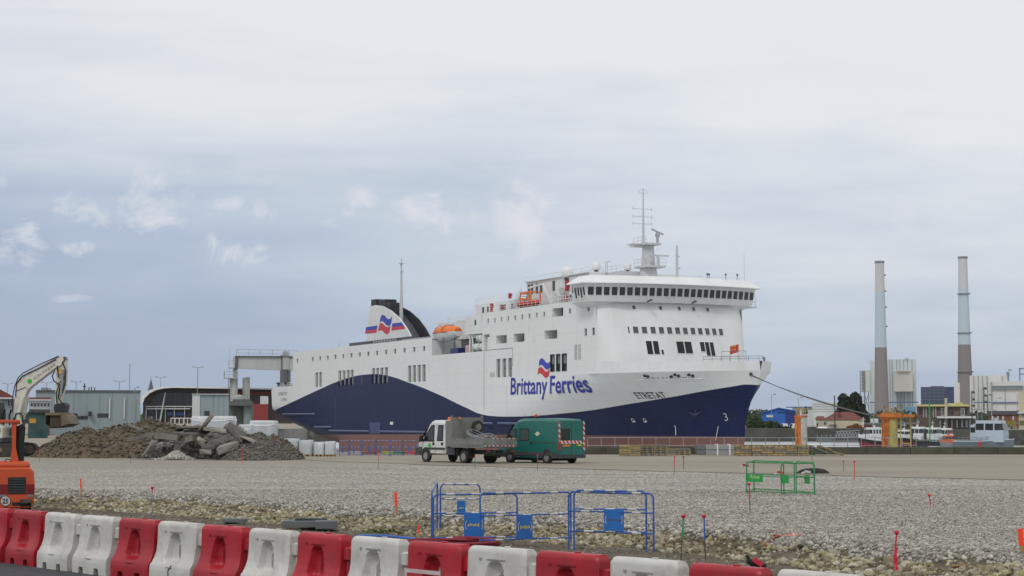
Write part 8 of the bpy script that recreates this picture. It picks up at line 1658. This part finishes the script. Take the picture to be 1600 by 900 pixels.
for px, w, yt, yb, Y, lab in ((1424, 4.2, 669, 693, 418, 'dark square mooring pile between the red boat and the small cabin boat'), (1445.5, 4, 670, 686, 428, 'dark square mooring pile left of the white pair of boats')):
    t = bt('mooring_pile', lab, 'pile', px, Y); b = PB(t, Y); b.box('pile', black_p, px - w / 2, px + w / 2, yt, None, 0, .6)
    q = MB(); q.box(b.X(px - w / 2), b.X(px + w / 2), 0, .6, -5, 0); q.build('pile_foot', black_p, t)
t = bt('pontoon', 'dark grey floating pontoon in front of the white cabin boats', 'pontoon', 1457, 412); b = PB(t, 412); b.box('deck', mat('float_grey', (0, 0, 0)), 1432, 1480, 687, 689, 0, 2); b.box('float', dsteel, 1433, 1479, 690, 697, .2, 1.8)
for x in range(1434, 1480, 5): b.box('fender', dark, x, x + 1.5, 689, 694, -.15, 0)
for x in (1440, 1452, 1468): b.tube('bollard', galv, [(x, 687), (x, 683)], .12)
for k, (px, yt, Y, lab, c) in enumerate(((1349, 652, 505, 'white light mast with lamps on the quay behind the pilot boat', winfr), (1365, 650, 505, 'grey signal mast on the quay left of the yellow dolphin', galv), (1409, 655, 505, 'thin signal pole on the quay right of the yellow dolphin', galv), (1488, 652, 505, 'pale quay crane post behind the rescue launch', winfr), (1587, 658, 480, 'grey rack of harbour gear at the right edge of the quay', galv))):
    t = bt('quay_mast', lab, 'mast', px, Y); b = PB(t, Y); b.tube('pole', c, [(px, 671), (px, yt)], .14); b.tube('crossbar', c, [(px - 4, yt + 4), (px + 4, yt + 4)], .08); b.tube('crossbar', c, [(px - 2.5, yt + 9), (px + 3, yt + 9)], .08)
    b.box('control_box', c, px - 1.2, px + 1.2, yt + 8, yt + 12, -.3, .1)
cars_ = ((1357, (.25, .03, .03), 'red'), (1371, (.35, .36, .37), 'silver'), (1416, (.05, .06, .08), 'dark'), (1447, (.5, .5, .5), 'white'), (1575, (.3, .31, .32), 'grey'))
for px, c, nm in cars_:
    t = bt('parked_car', nm + ' car parked on the far quay among the harbour sheds', 'car', px, 500, 'cars parked on the far quay'); b = PB(t, 500); m_ = mat('car_' + nm, c, .35)
    b.poly('body', m_, [(px - 9, 671), (px - 9, 667.5), (px - 6, 666.5), (px - 4, 664), (px + 4, 664), (px + 7, 667), (px + 9, 667.5), (px + 9, 671)], 0, 1.7); b.poly('side_glass', gl, [(px - 4.8, 666.4), (px - 3.5, 664.6), (px + 3.5, 664.6), (px + 5.3, 666.4)], -.03, 0)
    for x in (px - 5.5, px + 5.5): q = MB(); q.tube([(b.X(x), -.04, .3), (b.X(x), .2, .3)], .32, 12); q.build('wheel', tyre_m, t)
# ------------------------------------------------------------------ vegetation
leaf_d = stone_mat('dark_leaves', [(.018, .028, .016), (.035, .05, .025), (.012, .02, .012), (.05, .065, .03)]); leaf_g = stone_mat('green_leaves', [(.05, .075, .03), (.085, .11, .045), (.03, .05, .022), (.11, .13, .06)])
bark = mat('bark', (.07, .055, .04), .9, 0, .3, 3)
def crown(name, blobs, n, size, m_, parent, seed):
    rr = np.random.default_rng(seed); V = []; F = []; tot = sum(b_[3] ** 2 * b_[4] for b_ in blobs)
    for (x, y, z, r, rz_) in blobs:
        k = int(n * r ** 2 * rz_ / tot)
        for _ in range(k):
            d = rr.normal(0, 1, 3); d /= np.linalg.norm(d); u = rr.uniform(.35, 1) ** .45; bump = 1 + .28 * mn.noise(Vector((d[0] * 2.2 + seed, d[1] * 2.2, d[2] * 2.2 + x)))
            c = np.array([x, y, z]) + d * np.array([r, r, rz_]) * u * bump
            a = rr.normal(0, 1, 3); a /= np.linalg.norm(a); b2 = np.cross(a, rr.normal(0, 1, 3)); b2 /= np.linalg.norm(b2); s = size * rr.uniform(.6, 1.5); o = len(V)
            V += [c + a * s, c + b2 * s * .7, c - a * s * .9, c - b2 * s * .6]; F += [(o, o + 1, o + 2, o + 3)]
    me = bpy.data.meshes.new(name); me.from_pydata([tuple(v) for v in V], [], F); me.materials.append(m_); o = bpy.data.objects.new(name, me); SC.collection.objects.link(o); o.parent = parent; return o
t = bt('pine_tree', 'dense dark evergreen with two peaks behind the red roofed house', 'tree', 1331, 640); b = PB(t, 640); k = 640 / FPX
bl_ = [(b.X(x), 0, b.Z(y), r * k, rz_ * k) for x, y, r, rz_ in ((1321, 634, 12, 14), (1318, 622, 8, 7), (1337, 626, 10, 12), (1337, 616, 4.5, 5), (1333, 645, 19, 14), (1345, 640, 9, 10), (1350, 655, 7, 12), (1312, 645, 7, 10), (1340, 660, 14, 12))]
crown('crown', bl_, 9000, .42, leaf_d, t, 3); q = MB(); q.tube([(b.X(1333), 0, 0), (b.X(1332), 0, b.Z(640)), (b.X(1330), 0, b.Z(622))], [.8, .5, .15], 8); q.tube([(b.X(1333), 0, b.Z(650)), (b.X(1322), .5, b.Z(632))], [.35, .1], 6); q.tube([(b.X(1333), 0, b.Z(648)), (b.X(1343), -.5, b.Z(634))], [.35, .1], 6); q.build('trunk', bark, t)
def bush(px, ytop, w, Y, lab, m_, n, seed):
    t = bt('bush', lab, 'bush', px, Y, 'bushes along the far quay'); b = PB(t, Y); k = Y / FPX; rr = random.Random(seed); bl_ = []
    for i in range(6): x = px + rr.uniform(-.4, .4) * w; hh = (671 - ytop) * rr.uniform(.6, 1) * (1 - abs(x - px) / w * .7); bl_.append((b.X(x), rr.uniform(-1, 1), b.Z(671 - hh * .55), w * .26 * k, hh * .55 * k))
    crown('foliage', bl_, n, .3, m_, t, seed); q = MB()
    for i in range(4): q.tube([(b.X(px) + rr.uniform(-1, 1), 0, 0), (bl_[i][0], bl_[i][1], bl_[i][2])], [.15, .05], 5)
    q.build('stems', bark, t)
bush(1181, 647, 26, 552, 'leafy bush just right of the ferry bow', leaf_g, 2600, 1); bush(1200, 655, 28, 551, 'lower bush in front of the blue shed', leaf_g, 2400, 2); bush(1225, 666, 24, 549.5, 'low scrub below the parked vans', leaf_d, 1300, 3); bush(1172, 640, 14, 600, 'hazy taller shrub behind the first bush', leaf_g, 1200, 8); bush(1262, 667, 22, 549.5, 'low scrub right of the rust and cream dolphin', leaf_d, 1100, 4); bush(1335, 662, 20, 552, 'orange flowered shrub before the cream house', stone_mat('autumn_leaves', [(.3, .06, .02), (.4, .25, .02), (.08, .09, .03), (.35, .03, .04)]), 900, 5)
# distant ground haze of trees and roofs filling the horizon
t = thing('tree_belt', None, None, (0, 1400, 0)); tag(t, kind='structure')
V = []; bl_ = [(at(px, 657, 1400).x, random.uniform(-40, 40), 2 + random.uniform(0, 3), random.uniform(10, 22), random.uniform(3, 7)) for px in range(-200, 1800, 14)]
o = crown('far_trees', bl_, 26000, 1.6, leaf_g, t, 21); tag(o, kind='stuff')
# ------------------------------------------------------------------ air
def haze():
    q = MB(); q.box(-4200, 4200, -320, 3250, -9.5, 262); m = bpy.data.materials.new('haze'); m.use_nodes = True; nt = m.node_tree; nt.nodes.clear(); o = nt.nodes.new('ShaderNodeOutputMaterial'); v = nt.nodes.new('ShaderNodeVolumePrincipled')
    v.inputs['Color'].default_value = (.80, .87, .96, 1); v.inputs['Density'].default_value = HAZE; v.inputs['Anisotropy'].default_value = .2; nt.links.new(v.outputs[0], o.inputs['Volume']); tag(q.build('haze', m), kind='stuff')
HAZE = .00004
haze()
bpy.context.view_layer.update()
